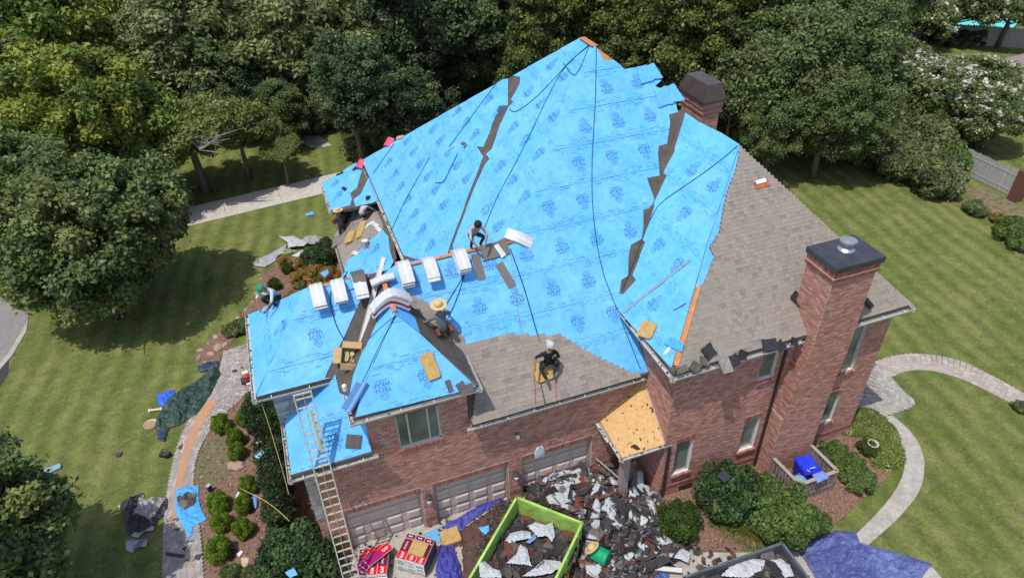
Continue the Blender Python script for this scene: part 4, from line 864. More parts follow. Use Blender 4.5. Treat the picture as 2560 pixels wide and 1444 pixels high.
M_LADDER = mat('ladder_aluminium', rough=.45, var=.08, scale=5)
La = Vector((-1.17, -1.22, 0)); Lb = Vector((-1.17, .66, 7.75)); Lb = La + (Lb-La).normalized()*((Lb-La).length)
lad = ladder('long pale extension ladder leaning on the low gutter at the garage corner', La, Lb, X, .50, 26, (.50, .47, .40))
m = MB(); m.bar(Lb-X*.27, Lb+X*.27, .05, .05, (.45, .42, .38)); m.build('top_bar', M_LADDER, lad)
m = MB(); q0 = La.lerp(Lb, .74)+X*.12+Vector((0, -.05, 0)); m.bar(q0, La.lerp(Lb, .93)+X*.12+Vector((0, -.05, 0)), .07, .03, (.55, .42, .15)); m.build('ladder_brace', M_LADDER, lad)
p0 = Vector((.1, 7.4, 0)); ladder('grey ladder leaning on the low left roof, seen behind the left bundles', (.0, 9.4, 0), (1.02, 11.3, 3.6), (.2, 1, 0), .4, 12, (.34, .32, .27), rope_=False)
# ================================================================== people
def person(label, M, J, shirt, pants, shoe=(.05, .045, .04), skin=(.34, .16, .09), hair=(.015, .012, .01), hat=None, sleeves='short', cap=None, pouch=None, size=1.1):
    """J: joint positions in the local frame of M. One continuous skinned body; hair, hat and pouch are its children."""
    M = M @ S(size, size, size)
    V = Vector; g = {k: V(p) for k, p in J.items()}
    for k in ('sh', 'el', 'wr', 'hip', 'kn', 'an', 'toe'):
        for s in 'LR':
            if k+s not in g: p = g[k+('R' if s == 'L' else 'L')]; g[k+s] = V((-p.x, p.y, p.z))
    vs_ = []; es = []; rad = []; idx = {}
    def add(k, p, r, par=None):
        idx[k] = len(vs_); vs_.append(V(p)); rad.append(r)
        if par is not None: es.append((idx[par], idx[k]))
    add('pel', g['pel'], .135); add('bel', g['pel'].lerp(g['che'], .5), .135, 'pel'); add('che', g['che'], .155, 'bel')
    hd = g['head']; nk = g['che'].lerp(hd, .52); add('nk', nk, .06, 'che'); add('jaw', nk.lerp(hd, .55), .075, 'nk'); add('head', hd, .098, 'jaw'); up = (hd-nk).normalized(); add('crown', hd+up*.07, .075, 'head')
    face = g.get('face', V((0, 1, 0))); face = (face - up*face.dot(up)).normalized(); side = face.cross(up)
    add('nose', hd+face*.105-up*.01, .016, 'head')
    for s, q in (('L', -1), ('R', 1)): add('ear'+s, hd+side*(q*.095)-up*.01, .02, 'head')
    for s in 'LR':
        add('sh'+s, g['sh'+s], .072, 'che'); add('el'+s, g['el'+s], .05, 'sh'+s); add('wr'+s, g['wr'+s], .034, 'el'+s)
        d = (g['wr'+s]-g['el'+s]).normalized(); x = d.cross(face); x = x.normalized() if x.length > .1 else V((1, 0, 0)); n = x.cross(d)
        add('pm'+s, g['wr'+s]+d*.07, .036, 'wr'+s)
        for i in range(4):
            o = x*((i-1.5)*.021); L_ = (.075, .085, .08, .06)[i]; add('f%d%s' % (i, s), g['wr'+s]+d*.115+o, .010, 'pm'+s); add('g%d%s' % (i, s), g['wr'+s]+d*(.115+L_*.7)+o-n*.02, .009, 'f%d%s' % (i, s))
        q = -1 if s == 'L' else 1; add('th'+s, g['wr'+s]+d*.07-x*(.045*q), .011, 'pm'+s); add('tt'+s, g['wr'+s]+d*.11-x*(.06*q), .010, 'th'+s)
        add('hip'+s, g['hip'+s], .10, 'pel'); add('kn'+s, g['kn'+s], .068, 'hip'+s); add('an'+s, g['an'+s], .05, 'kn'+s); add('toe'+s, g['toe'+s], .042, 'an'+s)
    me = bpy.data.meshes.new('person'); me.from_pydata([M @ v for v in vs_], es, []); o = bpy.data.objects.new('tmp', me); COL.objects.link(o)
    o.modifiers.new('s', 'SKIN'); sd = me.skin_vertices[0].data
    for i, r in enumerate(rad): sd[i].radius = (r, r); sd[i].use_root = (i == 0)
    sb = o.modifiers.new('u', 'SUBSURF'); sb.levels = 1; sb.render_levels = 1
    dg = bpy.context.evaluated_depsgraph_get(); dg.update(); bm = bpy.data.meshes.new_from_object(o.evaluated_get(dg)); bpy.data.objects.remove(o)
    keys = list(idx); pts = np.array([list(M @ vs_[idx[k]]) for k in keys])
    seg = [(idx[k], idx[par]) for par, k in []]
    A = np.array([list(M @ vs_[a]) for a, _ in es]); B = np.array([list(M @ vs_[b]) for _, b in es]); nm = [keys[b] for _, b in es]
    cols = {}
    def part_col(n):
        if n in ('bel', 'che') or n[:2] == 'sh': return shirt
        if n[:2] == 'el': return shirt
        if n[:2] == 'wr': return shirt if sleeves == 'long' else skin
        if n[:3] == 'hip' or n[:2] in ('kn', 'an'): return pants
        if n[:3] == 'toe': return shoe
        return skin
    co = np.zeros(len(bm.vertices)*3); bm.vertices.foreach_get('co', co); co = co.reshape(-1, 3)
    d = B-A; L2 = (d**2).sum(1); t = np.clip(((co[:, None]-A[None])*d[None]).sum(2)/L2[None], 0, 1); dist = np.linalg.norm(co[:, None]-(A[None]+t[..., None]*d[None]), axis=2); dist -= np.array([rad[b] for _, b in es])[None]*.6
    near = dist.argmin(1); a = np.ones((len(co), 4), np.float32)
    for i, k in enumerate(near): a[i, :3] = part_col(nm[k])
    at = bm.color_attributes.new('col', 'FLOAT_COLOR', 'POINT'); at.data.foreach_set('color', a.ravel()); bm.materials.clear(); bm.materials.append(M_CLOTH)
    bm.polygons.foreach_set('use_smooth', [True]*len(bm.polygons)); bm.name = 'person'; ob = bpy.data.objects.new('person', bm); COL.objects.link(ob); tag(ob, label, 'person')
    R3 = M.to_3x3(); upw = (R3 @ up).normalized(); fw = (R3 @ face).normalized(); sw = upw.cross(fw)*-1; sw = fw.cross(upw); H = M @ hd
    sw, fw, upw = sw*size, fw*size, upw*size
    F4 = Matrix(((sw.x, fw.x, upw.x, H.x), (sw.y, fw.y, upw.y, H.y), (sw.z, fw.z, upw.z, H.z), (0, 0, 0, 1)))
    b = MB()
    for q in (-1, 1): b.box(F4 @ T(q*.036, .088, .01) @ S(.022, .02, .012), (.02, .015, .012))
    b.box(F4 @ T(0, .088, -.055) @ S(.045, .016, .010), (.25, .08, .06)); b.build('face_features', M_CLOTH, ob)
    if cap:
        b = MB(); b.lathe([(.125, -.01), (.125, .04), (.10, .10), (.05, .135), (0, .145)], 14, F4 @ RX(.1), cap); b.box(F4 @ T(0, .15, .01) @ S(.14, .12, .012), cap); b.build('cap', M_CLOTH, ob, True)
    elif hat is None or hat == 'hair':
        b = MB(); b.lathe([(.10, -.08), (.122, -.02), (.122, .04), (.10, .10), (.05, .138), (0, .146)], 14, F4 @ T(0, -.022, 0) @ RX(-.25), hair); b.build('hair', M_CLOTH, ob, True)
    if hat == 'straw':
        b = MB(); b.lathe([(.235, .055), (.20, .035), (.115, .05), (.112, .10), (.09, .155), (.035, .165), (0, .155)], 20, F4 @ RX(.12)); h = b.build('straw_hat', M_STRAW, ob, True)
        q = MB(); q.lathe([(.117, .052), (.117, .075)], 20, F4 @ RX(.12), (.08, .06, .04)); q.build('hat_band', M_CLOTH, h)
    if pouch:
        b = MB()
        for q in (-1, 1): b.box(M @ T(*(g['hip'+('L' if q < 0 else 'R')] + V((q*.09, -.05, -.06)))) @ S(.09, .2, .22), pouch)
        b.lathe([(.15, -.02), (.15, .03)], 14, M @ T(*(g['pel']+V((0, 0, .04)))), pouch); b.build('tool_belt', M_CLOTH, ob)
    return ob
KNEEL = dict(pel=(0, -.24, .36), che=(0, .06, .70), head=(0, .24, 1.02), face=(0, 1, -.25), shR=(.19, .07, .74), elR=(.34, .14, .46), wrR=(.30, .36, .24), shL=(-.19, .07, .74), elL=(-.38, .10, .52), wrL=(-.46, .22, .28), hipR=(.10, -.24, .33), knR=(.20, .10, .10), anR=(.13, -.34, .08), toeR=(.14, -.50, .06))
SIT = dict(pel=(0, -.02, .22), che=(0, .10, .62), head=(.02, .22, .95), face=(.05, 1, -.2), shR=(.20, .10, .66), elR=(.32, .0, .40), wrR=(.30, .10, .18), shL=(-.20, .12, .66), elL=(-.42, .10, .60), wrL=(-.50, -.12, .48), hipR=(.11, -.02, .20), hipL=(-.11, -.02, .20), knR=(.30, -.12, .28), anR=(.10, -.34, .08), toeR=(.06, -.48, .06), knL=(-.30, -.12, .26), anL=(-.16, -.46, .08), toeL=(-.20, -.62, .06))
SQUAT = dict(pel=(0, -.14, .42), che=(0, .12, .80), head=(0, .36, 1.02), face=(0, 1, -.5), shR=(.19, .16, .82), elR=(.28, .38, .60), wrR=(.14, .52, .36), hipR=(.11, -.12, .40), knR=(.20, .30, .50), anR=(.16, .04, .10), toeR=(.18, .20, .05))
BEND = dict(pel=(0, -.12, .95), che=(0, .22, 1.20), head=(0, .50, 1.30), face=(0, .5, -1), shR=(.20, .24, 1.18), elR=(.26, .34, .90), wrR=(.16, .46, .66), hipR=(.10, -.10, .90), knR=(.13, .02, .50), anR=(.13, -.06, .09), toeR=(.14, .10, .05))
STAND = dict(pel=(0, 0, .95), che=(0, .04, 1.34), head=(0, .10, 1.64), face=(0, 1, -.3), shR=(.20, .04, 1.38), elR=(.30, .10, 1.10), wrR=(.24, .32, .98), hipR=(.10, 0, .90), knR=(.12, .05, .50), anR=(.12, -.02, .09), toeR=(.13, .13, .05))
def up_frame(rp, px, py, h, lean):       # local frame with y up the slope, z between the slope normal and the vertical
    x, y = rp.px(px, py); P = rp.w(x, y, h); yv = Vector((rp.ey.x, rp.ey.y, 0)).normalized() if lean >= 1 else rp.ey.lerp(Vector((rp.ey.x, rp.ey.y, 0)).normalized(), lean).normalized()
    xv = yv.cross(Vector((0, 0, 1))).normalized(); zv = xv.cross(yv)
    return Matrix(((xv.x, yv.x, zv.x, P.x), (xv.y, yv.y, zv.y, P.y), (xv.z, yv.z, zv.z, P.z), (0, 0, 0, 1)))
def wf(P, ang): return Matrix.Translation(Vector(P)) @ RZ(ang)
person('worker in grey shirt and straw hat kneeling on the slope beside the dormer', up_frame(F, 1099, 818, .03, .30) @ RZ(.12), KNEEL, (.13, .145, .175), (.05, .035, .03), hat='straw', pouch=(.16, .05, .03), size=1.17)
person('worker in black shirt and pale grey cap sitting on a foam pad on the shingles', up_frame(F, 1363, 912, .155, .35), SIT, (.012, .012, .016), (.018, .018, .022), cap=(.50, .48, .48), shoe=(.10, .09, .08), pouch=(.02, .02, .03), size=1.15)
pw = F.w(*F.px(1193, 622)); person('dark haired worker in pale shirt crouching on the ridge beside the opened bundle', wf((pw.x, 4.55, 8.86), math.pi+.1), SQUAT, (.42, .38, .36), (.03, .03, .04))
pw = QP.w(*QP.px(912, 552)); person('dark haired worker in white shirt crouching under the long gutter on the low left roof', wf((pw.x, pw.y, pw.z-.02), -1.2), SQUAT, (.52, .48, .46), (.035, .035, .04), sleeves='long')
pw = QP.w(*QP.px(851, 573)); person('worker in navy shirt with red pouch at the left eave of the low roof', wf((pw.x+.05, pw.y, pw.z), -1.0), SQUAT, (.03, .045, .13), (.02, .02, .025), pouch=(.42, .04, .03))
pw = gz(866, 560, 3.05); person('worker in straw hat and dark clothes standing behind the navy shirted one', wf((1.75, 16.35, 2.95), .4), STAND, (.05, .05, .06), (.03, .03, .035), hat='straw')
person('worker in green cap and pale shirt behind the lower ridge', wf((-1.55, 5.35, 7.62), 2.4), SQUAT, (.55, .56, .62), (.02, .02, .03), cap=(.02, .25, .12))
# ================================================================== paths, beds and things on the ground
def w2(p): return (p[0], p[1])
# concrete drive on the far left, cut in slabs
st0 = G((395, 532), (418, 578)); sN = (st0[0]+st0[1])/2
LN = gz(420, 578), gz(826, 480); UN = gz(400, 536), gz(815, 430)
DRV = bpy.data.objects.new('concrete_walk', None); COL.objects.link(DRV); DRV['kind'] = 'structure'
d_ = (LN[1]-LN[0]).normalized(); nv_ = Vector((-d_.y, d_.x, 0)); wid = (UN[0]-LN[0]).dot(nv_)
for k in range(-4, 6):
    a = LN[0]+d_*(k*3.55); b = MB(); c0 = a+d_*.012; c1 = a+d_*3.538; b.prism([w2(c0), w2(c1), w2(c1+nv_*wid), w2(c0+nv_*wid)], -.1, .035); b.build('slab', M_WALK, DRV)
M_ROAD = mat('grey_drive', (.25, .23, .22), .92, .12, .8, .2, 50, color2=(.225, .205, .20))
sheet('driveway', [w2(gz(*p)) for p in ((-260, 960), (-5, 915), (22, 878), (60, 815), (105, 700), (60, 560), (0, 430), (-260, 300))], .02, M_ROAD)
sheet('driveway_edge', [w2(gz(*p)) for p in ((22, 880), (60, 817), (72, 790), (66, 830), (30, 890), (-5, 930), (-5, 915))], .03, M_CONC)
M_BLK = mat('asphalt', (.04, .04, .042), .9, .2, 5)
sheet('road', [w2(gz(*p)) for p in ((-260, 1100), (-30, 1010), (20, 935), (24, 884), (-5, 918), (-260, 980))], .012, M_BLK)
sheet('back_walk', [w2(gz(*p)) for p in ((610, 235), (660, 245), (720, 300), (800, 340), (830, 365), (790, 372), (720, 345), (650, 290))], .03, M_CONC)
# driveway in front of the garage
sheet('garage_forecourt', [(-1.9, .45), (-1.9, -9), (30, -12), (14, -5.9)] and [(-2.0, .72), (-2.0, -14), (17, -16), (17.5, -7.3), (13.3, -5.0), (11.6, -4.45), (10.3, -3.9), (9.6, -2.9), (9.3, -1.3), (9.3, .44), (8.4, .72)], .02, M_CONC)
b = MB()
for k in range(3): b.aabb((1.2+k*3.3, -6, .021), (1.22+k*3.3, .3, .025), (.12, .11, .1))
b.aabb((-2, -.32, .021), (9.2, -.30, .025), (.12, .11, .1)); b.build('drive_joints', M_VC, kind='structure')
# paved walks
PAL_P = [(.36, .315, .285), (.32, .27, .245), (.40, .355, .31), (.33, .30, .29), (.29, .245, .225)]
def catmull(P, n=16):
    out = []; P = [P[0]] + list(P) + [P[-1]]
    for i in range(1, len(P)-2):
        for k in range(n):
            t = k/n; p0, p1, p2, p3 = P[i-1], P[i], P[i+1], P[i+2]; out.append(.5*((2*p1)+(-p0+p2)*t+(2*p0-5*p1+4*p2-p3)*t*t+(-p0+3*p1-3*p2+p3)*t**3))
    out.append(P[-2]); return out
def paved(name, left, right, pw, pl, seed, lim=300, label=None, edge=True, pal=PAL_P, nmax=99999):
    rnd = random.Random(seed); Lc = catmull([gz(*p) for p in left]); Rc = catmull([gz(*p) for p in right])
    par = bpy.data.objects.new(name, None); COL.objects.link(par); par['kind'] = 'structure'
    m = MB(); n = len(Lc); m.add([(p.x, p.y, .012) for p in Lc] + [(p.x, p.y, .012) for p in Rc], [(i, n+i, n+i+1, i+1) for i in range(n-1)]); bo = m.build('bedding', mat('joint_sand', (.20, .175, .15), .95, .2, 30), par)
    acc = [0]
    for i in range(1, n): acc.append(acc[-1]+((Lc[i]-Lc[i-1]).length+(Rc[i]-Rc[i-1]).length)/2)
    out = []; s = 0; r = 0
    while s < acc[-1]-pl:
        k = max(j for j in range(n) if acc[j] <= s+pl/2); k = min(k, n-2); t = (s+pl/2-acc[k])/(acc[k+1]-acc[k]); a = Lc[k].lerp(Lc[k+1], t); c = Rc[k].lerp(Rc[k+1], t); ac = (c-a); Wd = ac.length; ac.normalize(); al = Vector((-ac.y, ac.x, 0))
        x = -rnd.uniform(0, pw*.8) if r % 2 else 0
        while x < Wd:
            w_ = rnd.choice((pw, pw, pw*.7)); x0, x1 = max(x, 0), min(x+w_, Wd)
            if x1-x0 > .04:
                P = a + ac*((x0+x1)/2); ed = edge and (x0 < .02 or x1 > Wd-.02)
                M = Matrix(((ac.x, al.x, 0, P.x), (ac.y, al.y, 0, P.y), (0, 0, 1, .01), (0, 0, 0, 1))) @ S(x1-x0-.012, pl-.012, .042+rnd.uniform(-.004, .004))
                out.append((M, jit(rnd.choice(pal), .12, rnd)))
            x += w_
        s += pl; r += 1
    emit(out, 'paver', M_PAVER, par, lim, 'paver_field'); return Lc, Rc
WL = paved('paver_walk', [(560, 880), (545, 930), (515, 985), (478, 1040), (446, 1110), (425, 1190), (412, 1280), (408, 1360), (406, 1470)], [(632, 855), (655, 940), (600, 1000), (535, 1065), (498, 1130), (485, 1200), (495, 1280), (505, 1360), (512, 1470)], .24, .17, 1)
sheet('orange_dust', [w2(gz(*p)) for p in ((520, 1000), (543, 1005), (520, 1040), (495, 1085), (478, 1135), (462, 1190), (452, 1240), (440, 1290), (425, 1330), (430, 1280), (438, 1220), (452, 1150), (470, 1090), (495, 1040))], .0585, mat('orange_dust', (.50, .25, .12), .95, .25, 8, color2=(.38, .235, .165)))
PALR = [(.40, .345, .295), (.37, .315, .27), (.43, .375, .325), (.36, .32, .29)]
paved('curved_paver_path', [(2185, 905), (2245, 888), (2310, 886), (2390, 900), (2460, 930), (2560, 985), (2700, 1070)], [(2215, 950), (2262, 930), (2320, 927), (2385, 942), (2440, 965), (2550, 1022), (2690, 1110)], .22, .22, 2, 0, pal=PALR)
paved('patio_pavers', [(2196, 905), (2170, 940), (2130, 1000), (2110, 1040)], [(2225, 950), (2262, 985), (2284, 1012), (2205, 1042)], .24, .22, 3, 0, pal=[(.34, .31, .28), (.31, .28, .25), (.37, .34, .30)])
def ribbon(name, left, right, z, m):
    Lc = catmull([gz(*p) for p in left]); Rc = catmull([gz(*p) for p in right]); n = len(Lc); b = MB(); b.add([(p.x, p.y, z) for p in Lc]+[(p.x, p.y, z) for p in Rc], [(i, n+i, n+i+1, i+1) for i in range(n-1)]); o = b.build(name, m, kind='structure'); o.data.flip_normals() if o.data.polygons[0].normal.z < 0 else None; return o
ribbon('concrete_path', [(2208, 1046), (2238, 1075), (2252, 1110), (2260, 1145), (2258, 1180), (2235, 1230), (2190, 1285), (2130, 1345), (2080, 1400)], [(2230, 1038), (2278, 1082), (2305, 1130), (2310, 1175), (2296, 1230), (2250, 1290), (2190, 1345), (2130, 1400), (2100, 1450)], .035, M_CONC)
# mulch beds with chips
def bed(pts, seed, n=0, z=.03, m=M_MULCH, cols=((.26, .15, .10), (.20, .11, .075), (.33, .22, .15), (.13, .08, .06))):
    P = [w2(gz(*p)) for p in pts]; o = sheet('mulch_bed', P, z, m); rnd = random.Random(seed); x0 = min(p[0] for p in P); x1 = max(p[0] for p in P); y0 = min(p[1] for p in P); y1 = max(p[1] for p in P); q = MB()
    for i in range(n):
        x, y = rnd.uniform(x0, x1), rnd.uniform(y0, y1)
        if inpoly(x, y, P): q.box(T(x, y, z) @ RZ(rnd.uniform(0, 3.14)) @ RX(rnd.uniform(-.4, .4)) @ S(rnd.uniform(.03, .12), rnd.uniform(.015, .05), rnd.uniform(.01, .03)), jit(rnd.choice(cols), .2, rnd), False)
    if q.v: q.build('mulch_chips', M_SCRAP, o, kind='stuff')
bed([(833, 610), (770, 625), (700, 660), (655, 685), (645, 720), (625, 760), (585, 800), (530, 845), (490, 885), (488, 905), (520, 912), (548, 905), (570, 870), (600, 830), (660, 790), (760, 735), (870, 700)], 1, 2600)
bed([(650, 940), (600, 985), (560, 1030), (520, 1080), (500, 1140), (490, 1200), (500, 1290), (510, 1360), (512, 1470), (860, 1470), (860, 1300), (760, 1200), (700, 1060), (700, 960)], 2, 4200)
bed([(1640, 1245), (1740, 1215), (1900, 1165), (2090, 1085), (2140, 1060), (2200, 1060), (2240, 1110), (2250, 1150), (2220, 1190), (2100, 1300), (2050, 1330), (1960, 1345), (1850, 1375), (1760, 1380), (1700, 1360), (1662, 1310)], 3, 4200)
sheet('clipped_lawn_patch', [w2(gz(*p)) for p in ((500, 1130), (520, 1100), (560, 1090), (585, 1150), (575, 1185), (540, 1215), (500, 1215), (486, 1195))], .034, mat('dusty_grass', (.115, .115, .055), .95, .3, 14, color2=(.16, .14, .08)))
# edging stones of the left bed
rnd = random.Random(3); es = []
for a, c in zip(((655, 688), (646, 725), (625, 765), (585, 805), (530, 850), (492, 885)), ((646, 725), (625, 765), (585, 805), (530, 850), (492, 885), (520, 912))):
    A, B = gz(*a), gz(*c); L_ = (B-A).length; k = int(L_/.5)
    for i in range(k): es.append(A.lerp(B, (i+.5)/k))
for p in es:
    b = MB(); s_ = rnd.uniform(.08, .17); b.lathe([(s_*.9, 0), (s_, s_*.25), (s_*.7, s_*.5), (0, s_*.55)], 7, T(p.x, p.y, 0) @ RZ(rnd.uniform(0, 3)) @ S(1.3, .8, 1), jit(rnd.choice(((.33, .26, .20), (.30, .20, .145), (.27, .24, .21))), .1, rnd)); tag(b.build('edging_stone', M_STONE), 'rough edging stone of the left mulch bed ' + ('beside the grey sheet' if p.y > 15.6 else 'near the tarp' if p.y < 12.6 else 'along its lawn side'), 'stone', 'edging stones of the left mulch bed')
for px, py, s_, l_ in ((545, 868, .28, 'flat orange brown stone on the tip of the left mulch bed'), (527, 884, .2, 'small tan stone on the tip of the left mulch bed'), (560, 862, .22, 'grey upright stone on the tip of the left mulch bed'), (590, 1163, .34, 'large pale flat stone beside the round bushes on the left')):
    p = gz(px, py, .05); b = MB(); b.lathe([(s_*.9, 0), (s_, s_*.2), (s_*.75, s_*.4), (0, s_*.45)], 6, T(p.x, p.y, .02) @ RZ(px) @ S(1.2, .8, 1), (.34, .25, .18)); tag(b.build('rock', M_STONE), l_, 'rock')
# ------------------------------------------------------------------ crumpled sheets and tarps
def tarp(name, label, pts, col, z=.03, amp=.18, freq=1.6, res=.09, seed=0, cat='tarp', group=None, col2=None, m=M_TARP, zf=None, world=False, c2th=.1, aniso=(1, 1)):
    res *= .72
    P = [w2(p) if world else w2(gz(p[0], p[1], z)) for p in pts]; x0 = min(p[0] for p in P); x1 = max(p[0] for p in P); y0 = min(p[1] for p in P); y1 = max(p[1] for p in P)
    nx, ny = max(4, int((x1-x0)/res)), max(4, int((y1-y0)/res)); idx = {}; vs_ = []; cs = []; fs = []
    def edge(x, y):
        dm = 9; bp = (x, y)
        for i in range(len(P)):
            ax, ay = P[i]; bx, by = P[(i+1) % len(P)]; dx, dy = bx-ax, by-ay; t = max(0, min(1, ((x-ax)*dx+(y-ay)*dy)/(dx*dx+dy*dy+1e-9))); d = math.hypot(x-ax-dx*t, y-ay-dy*t)
            if d < dm: dm = d; bp = (ax+dx*t, ay+dy*t)
        return dm, bp
    def ridged(q, p=1.0): return max(0.0, 1-abs(noise.noise(q))*2.2)**p
    def vert(i, j):
        if (i, j) in idx: return idx[(i, j)]
        x = x0+(x1-x0)*i/nx + res*.5*noise.noise(Vector((i*.7, j*.7, seed))); y = y0+(y1-y0)*j/ny + res*.5*noise.noise(Vector((i*.7, j*.7, seed+9)))
        dm, bp = edge(x, y)
        if not inpoly(x, y, P): x, y = bp; dm = 0
        e = min(1, dm/.2); q = Vector((x*freq*aniso[0], y*freq*aniso[1], seed)); wq = q+Vector((noise.noise(q*.9), noise.noise(q*.9+Vector((7, 7, 7))), 0))*.7
        r = ridged(wq*.8, 1.4)*.46 + ridged(wq*1.9, 1.6)*.30 + ridged(wq*4.1, 1.5)*.14 + ridged(wq*8.3)*.05
        h = z + .01 + amp*r*(.15+.85*e) + (zf(x, y) if zf else 0)
        idx[(i, j)] = len(vs_); vs_.append((x, y, h)); cc = col
        if col2 is not None and noise.noise(q*.8+Vector((5, 5, 5))) > c2th: cc = col2
        cs.append(cc); return idx[(i, j)]
    for i in range(nx):
        for j in range(ny):
            if inpoly(x0+(x1-x0)*(i+.5)/nx, y0+(y1-y0)*(j+.5)/ny, P):
                a, b_, c, d = vert(i, j), vert(i+1, j), vert(i+1, j+1), vert(i, j+1)
                fs += [(a, b_, c), (a, c, d)] if (i+j) % 2 else [(a, b_, d), (b_, c, d)]
    b = MB(); b.v = vs_; b.f = fs; b.c = cs; b.mi = [0]*len(fs); o = b.build(name, m, smooth=amp < .1)
    sm = o.modifiers.new('thickness', 'SOLIDIFY'); sm.thickness = .006; sm.offset = -1
    return tag(o, label, cat, group)
GT = (.028, .060, .048)
tarp('tarp', 'long crumpled dark green tarp heaped beside the paved walk on the left', [(388, 1062), (395, 1100), (412, 1106), (424, 1070), (450, 1062), (495, 1035), (520, 1000), (530, 985), (553, 935), (545, 915), (525, 925), (500, 945), (470, 965), (430, 990), (410, 1015), (395, 1040)], GT, .02, .42, 1.3, .08, 1, col2=(.022, .03, .09), c2th=.28)
tarp('tarp', 'small heap of navy and green tarp at the tip of the mulch bed', [(493, 915), (497, 930), (530, 925), (552, 915), (545, 902), (520, 905)], (.025, .045, .09), .05, .3, 1.8, .07, 2, col2=GT)
tarp('tarp', 'bright blue tarp corner sticking out beside the green tarp heap', [(392, 985), (435, 973), (438, 983), (420, 1000), (415, 1018), (396, 1012)], (.03, .12, .62), .03, .16, 2, .06, 3)
tarp('tarp', 'heap of black and silver tarp on the lawn beside the paved walk', [(295, 1265), (335, 1240), (358, 1230), (362, 1250), (395, 1243), (421, 1245), (420, 1275), (395, 1300), (385, 1325), (360, 1330), (345, 1345), (318, 1335), (312, 1300)], (.03, .03, .032), .03, .45, 1.5, .07, 4, col2=(.36, .355, .34), c2th=.12)
tarp('plastic_bag', 'clear and purple plastic wrapping lying below the black tarp heap', [(313, 1350), (330, 1342), (345, 1348), (372, 1342), (368, 1365), (345, 1368), (330, 1382), (315, 1375)], (.18, .15, .20), .03, .12, 3, .05, 5, 'plastic bag', col2=(.42, .33, .37))
tarp('blue_sheet', 'bright blue sheet lying across the paved walk with shingle scraps on it', [(440, 1222), (470, 1216), (497, 1214), (496, 1240), (500, 1265), (518, 1300), (498, 1306), (482, 1318), (483, 1335), (472, 1344), (455, 1310), (436, 1275)], (.07, .36, .80), .06, .14, 2.2, .06, 6, 'sheet')
tarp('shingle_heap', 'heap of dark shingle scraps on top of the blue sheet on the walk', [(442, 1240), (470, 1228), (492, 1232), (486, 1262), (462, 1275), (444, 1262)], (.085, .07, .06), .13, .16, 3.5, .06, 7, 'scrap heap', m=M_SCRAP, col2=(.16, .14, .12))
# right tarps and the driveway tarps
PUR = (.065, .065, .33)
tarp('tarp', 'wide crumpled purple blue tarp in the bottom right beside the grey trailer', [(1995, 1375), (2040, 1345), (2090, 1325), (2140, 1330), (2150, 1355), (2200, 1370), (2260, 1385), (2330, 1410), (2300, 1450), (2200, 1480), (2060, 1480)], (.075, .09, .25), .03, .26, 1.5, .08, 8, col2=(.11, .145, .33), aniso=(.8, 1.5))
tarp('tarp', 'twisted purple blue tarp lying along the middle garage door', [(1118, 1330), (1112, 1310), (1140, 1298), (1180, 1272), (1225, 1252), (1258, 1244), (1256, 1258), (1225, 1272), (1195, 1290), (1165, 1312), (1158, 1328), (1140, 1325)], PUR, .05, .26, 1.8, .07, 9)
tarp('tarp', 'gathered purple blue tarp hanging down between the pallet and the dumpster', [(1100, 1362), (1135, 1360), (1140, 1385), (1150, 1410), (1165, 1470), (1095, 1470), (1088, 1420), (1096, 1390)], PUR, .05, .34, 1.8, .07, 10, aniso=(1.8, .7))
tarp('tarp', 'brown tarp spread on the driveway under the roofing scraps', [(1150, 1325), (1240, 1265), (1292, 1250), (1400, 1240), (1560, 1260), (1660, 1330), (1640, 1400), (1560, 1470), (1160, 1470)], (.105, .05, .042), .035, .09, 1.4, .14, 11, col2=(.085, .045, .04))
tarp('tarp', 'blue tarp part buried under scraps in front of the grey trailer', [(1580, 1405), (1625, 1395), (1665, 1412), (1675, 1440), (1640, 1470), (1570, 1470)], (.05, .09, .26), .12, .1, 2, .08, 12)
tarp('blue_offcut', 'flat light blue sheet under the tan pad beside the pallet', [(1058, 1335), (1105, 1315), (1112, 1345), (1098, 1355), (1085, 1348)], (.10, .40, .72), .04, .015, 2, .07, 13, 'sheet')
tarp('blue_offcut', 'small light blue scrap on the brown tarp left of the dumpster', [(1196, 1318), (1222, 1312), (1224, 1325), (1213, 1338), (1205, 1330)], (.10, .42, .80), .14, .1, 3, .04, 14, 'sheet')
tarp('blue_offcut', 'crumpled bright blue sheet on the scrap heap in front of the right garage door', [(1464, 1198), (1485, 1182), (1516, 1186), (1518, 1206), (1490, 1215), (1470, 1212)], (.08, .38, .85), .4, .2, 2.2, .06, 15, 'sheet')
for px, py, s_, l_ in ((1540, 0, 0, ''),): pass
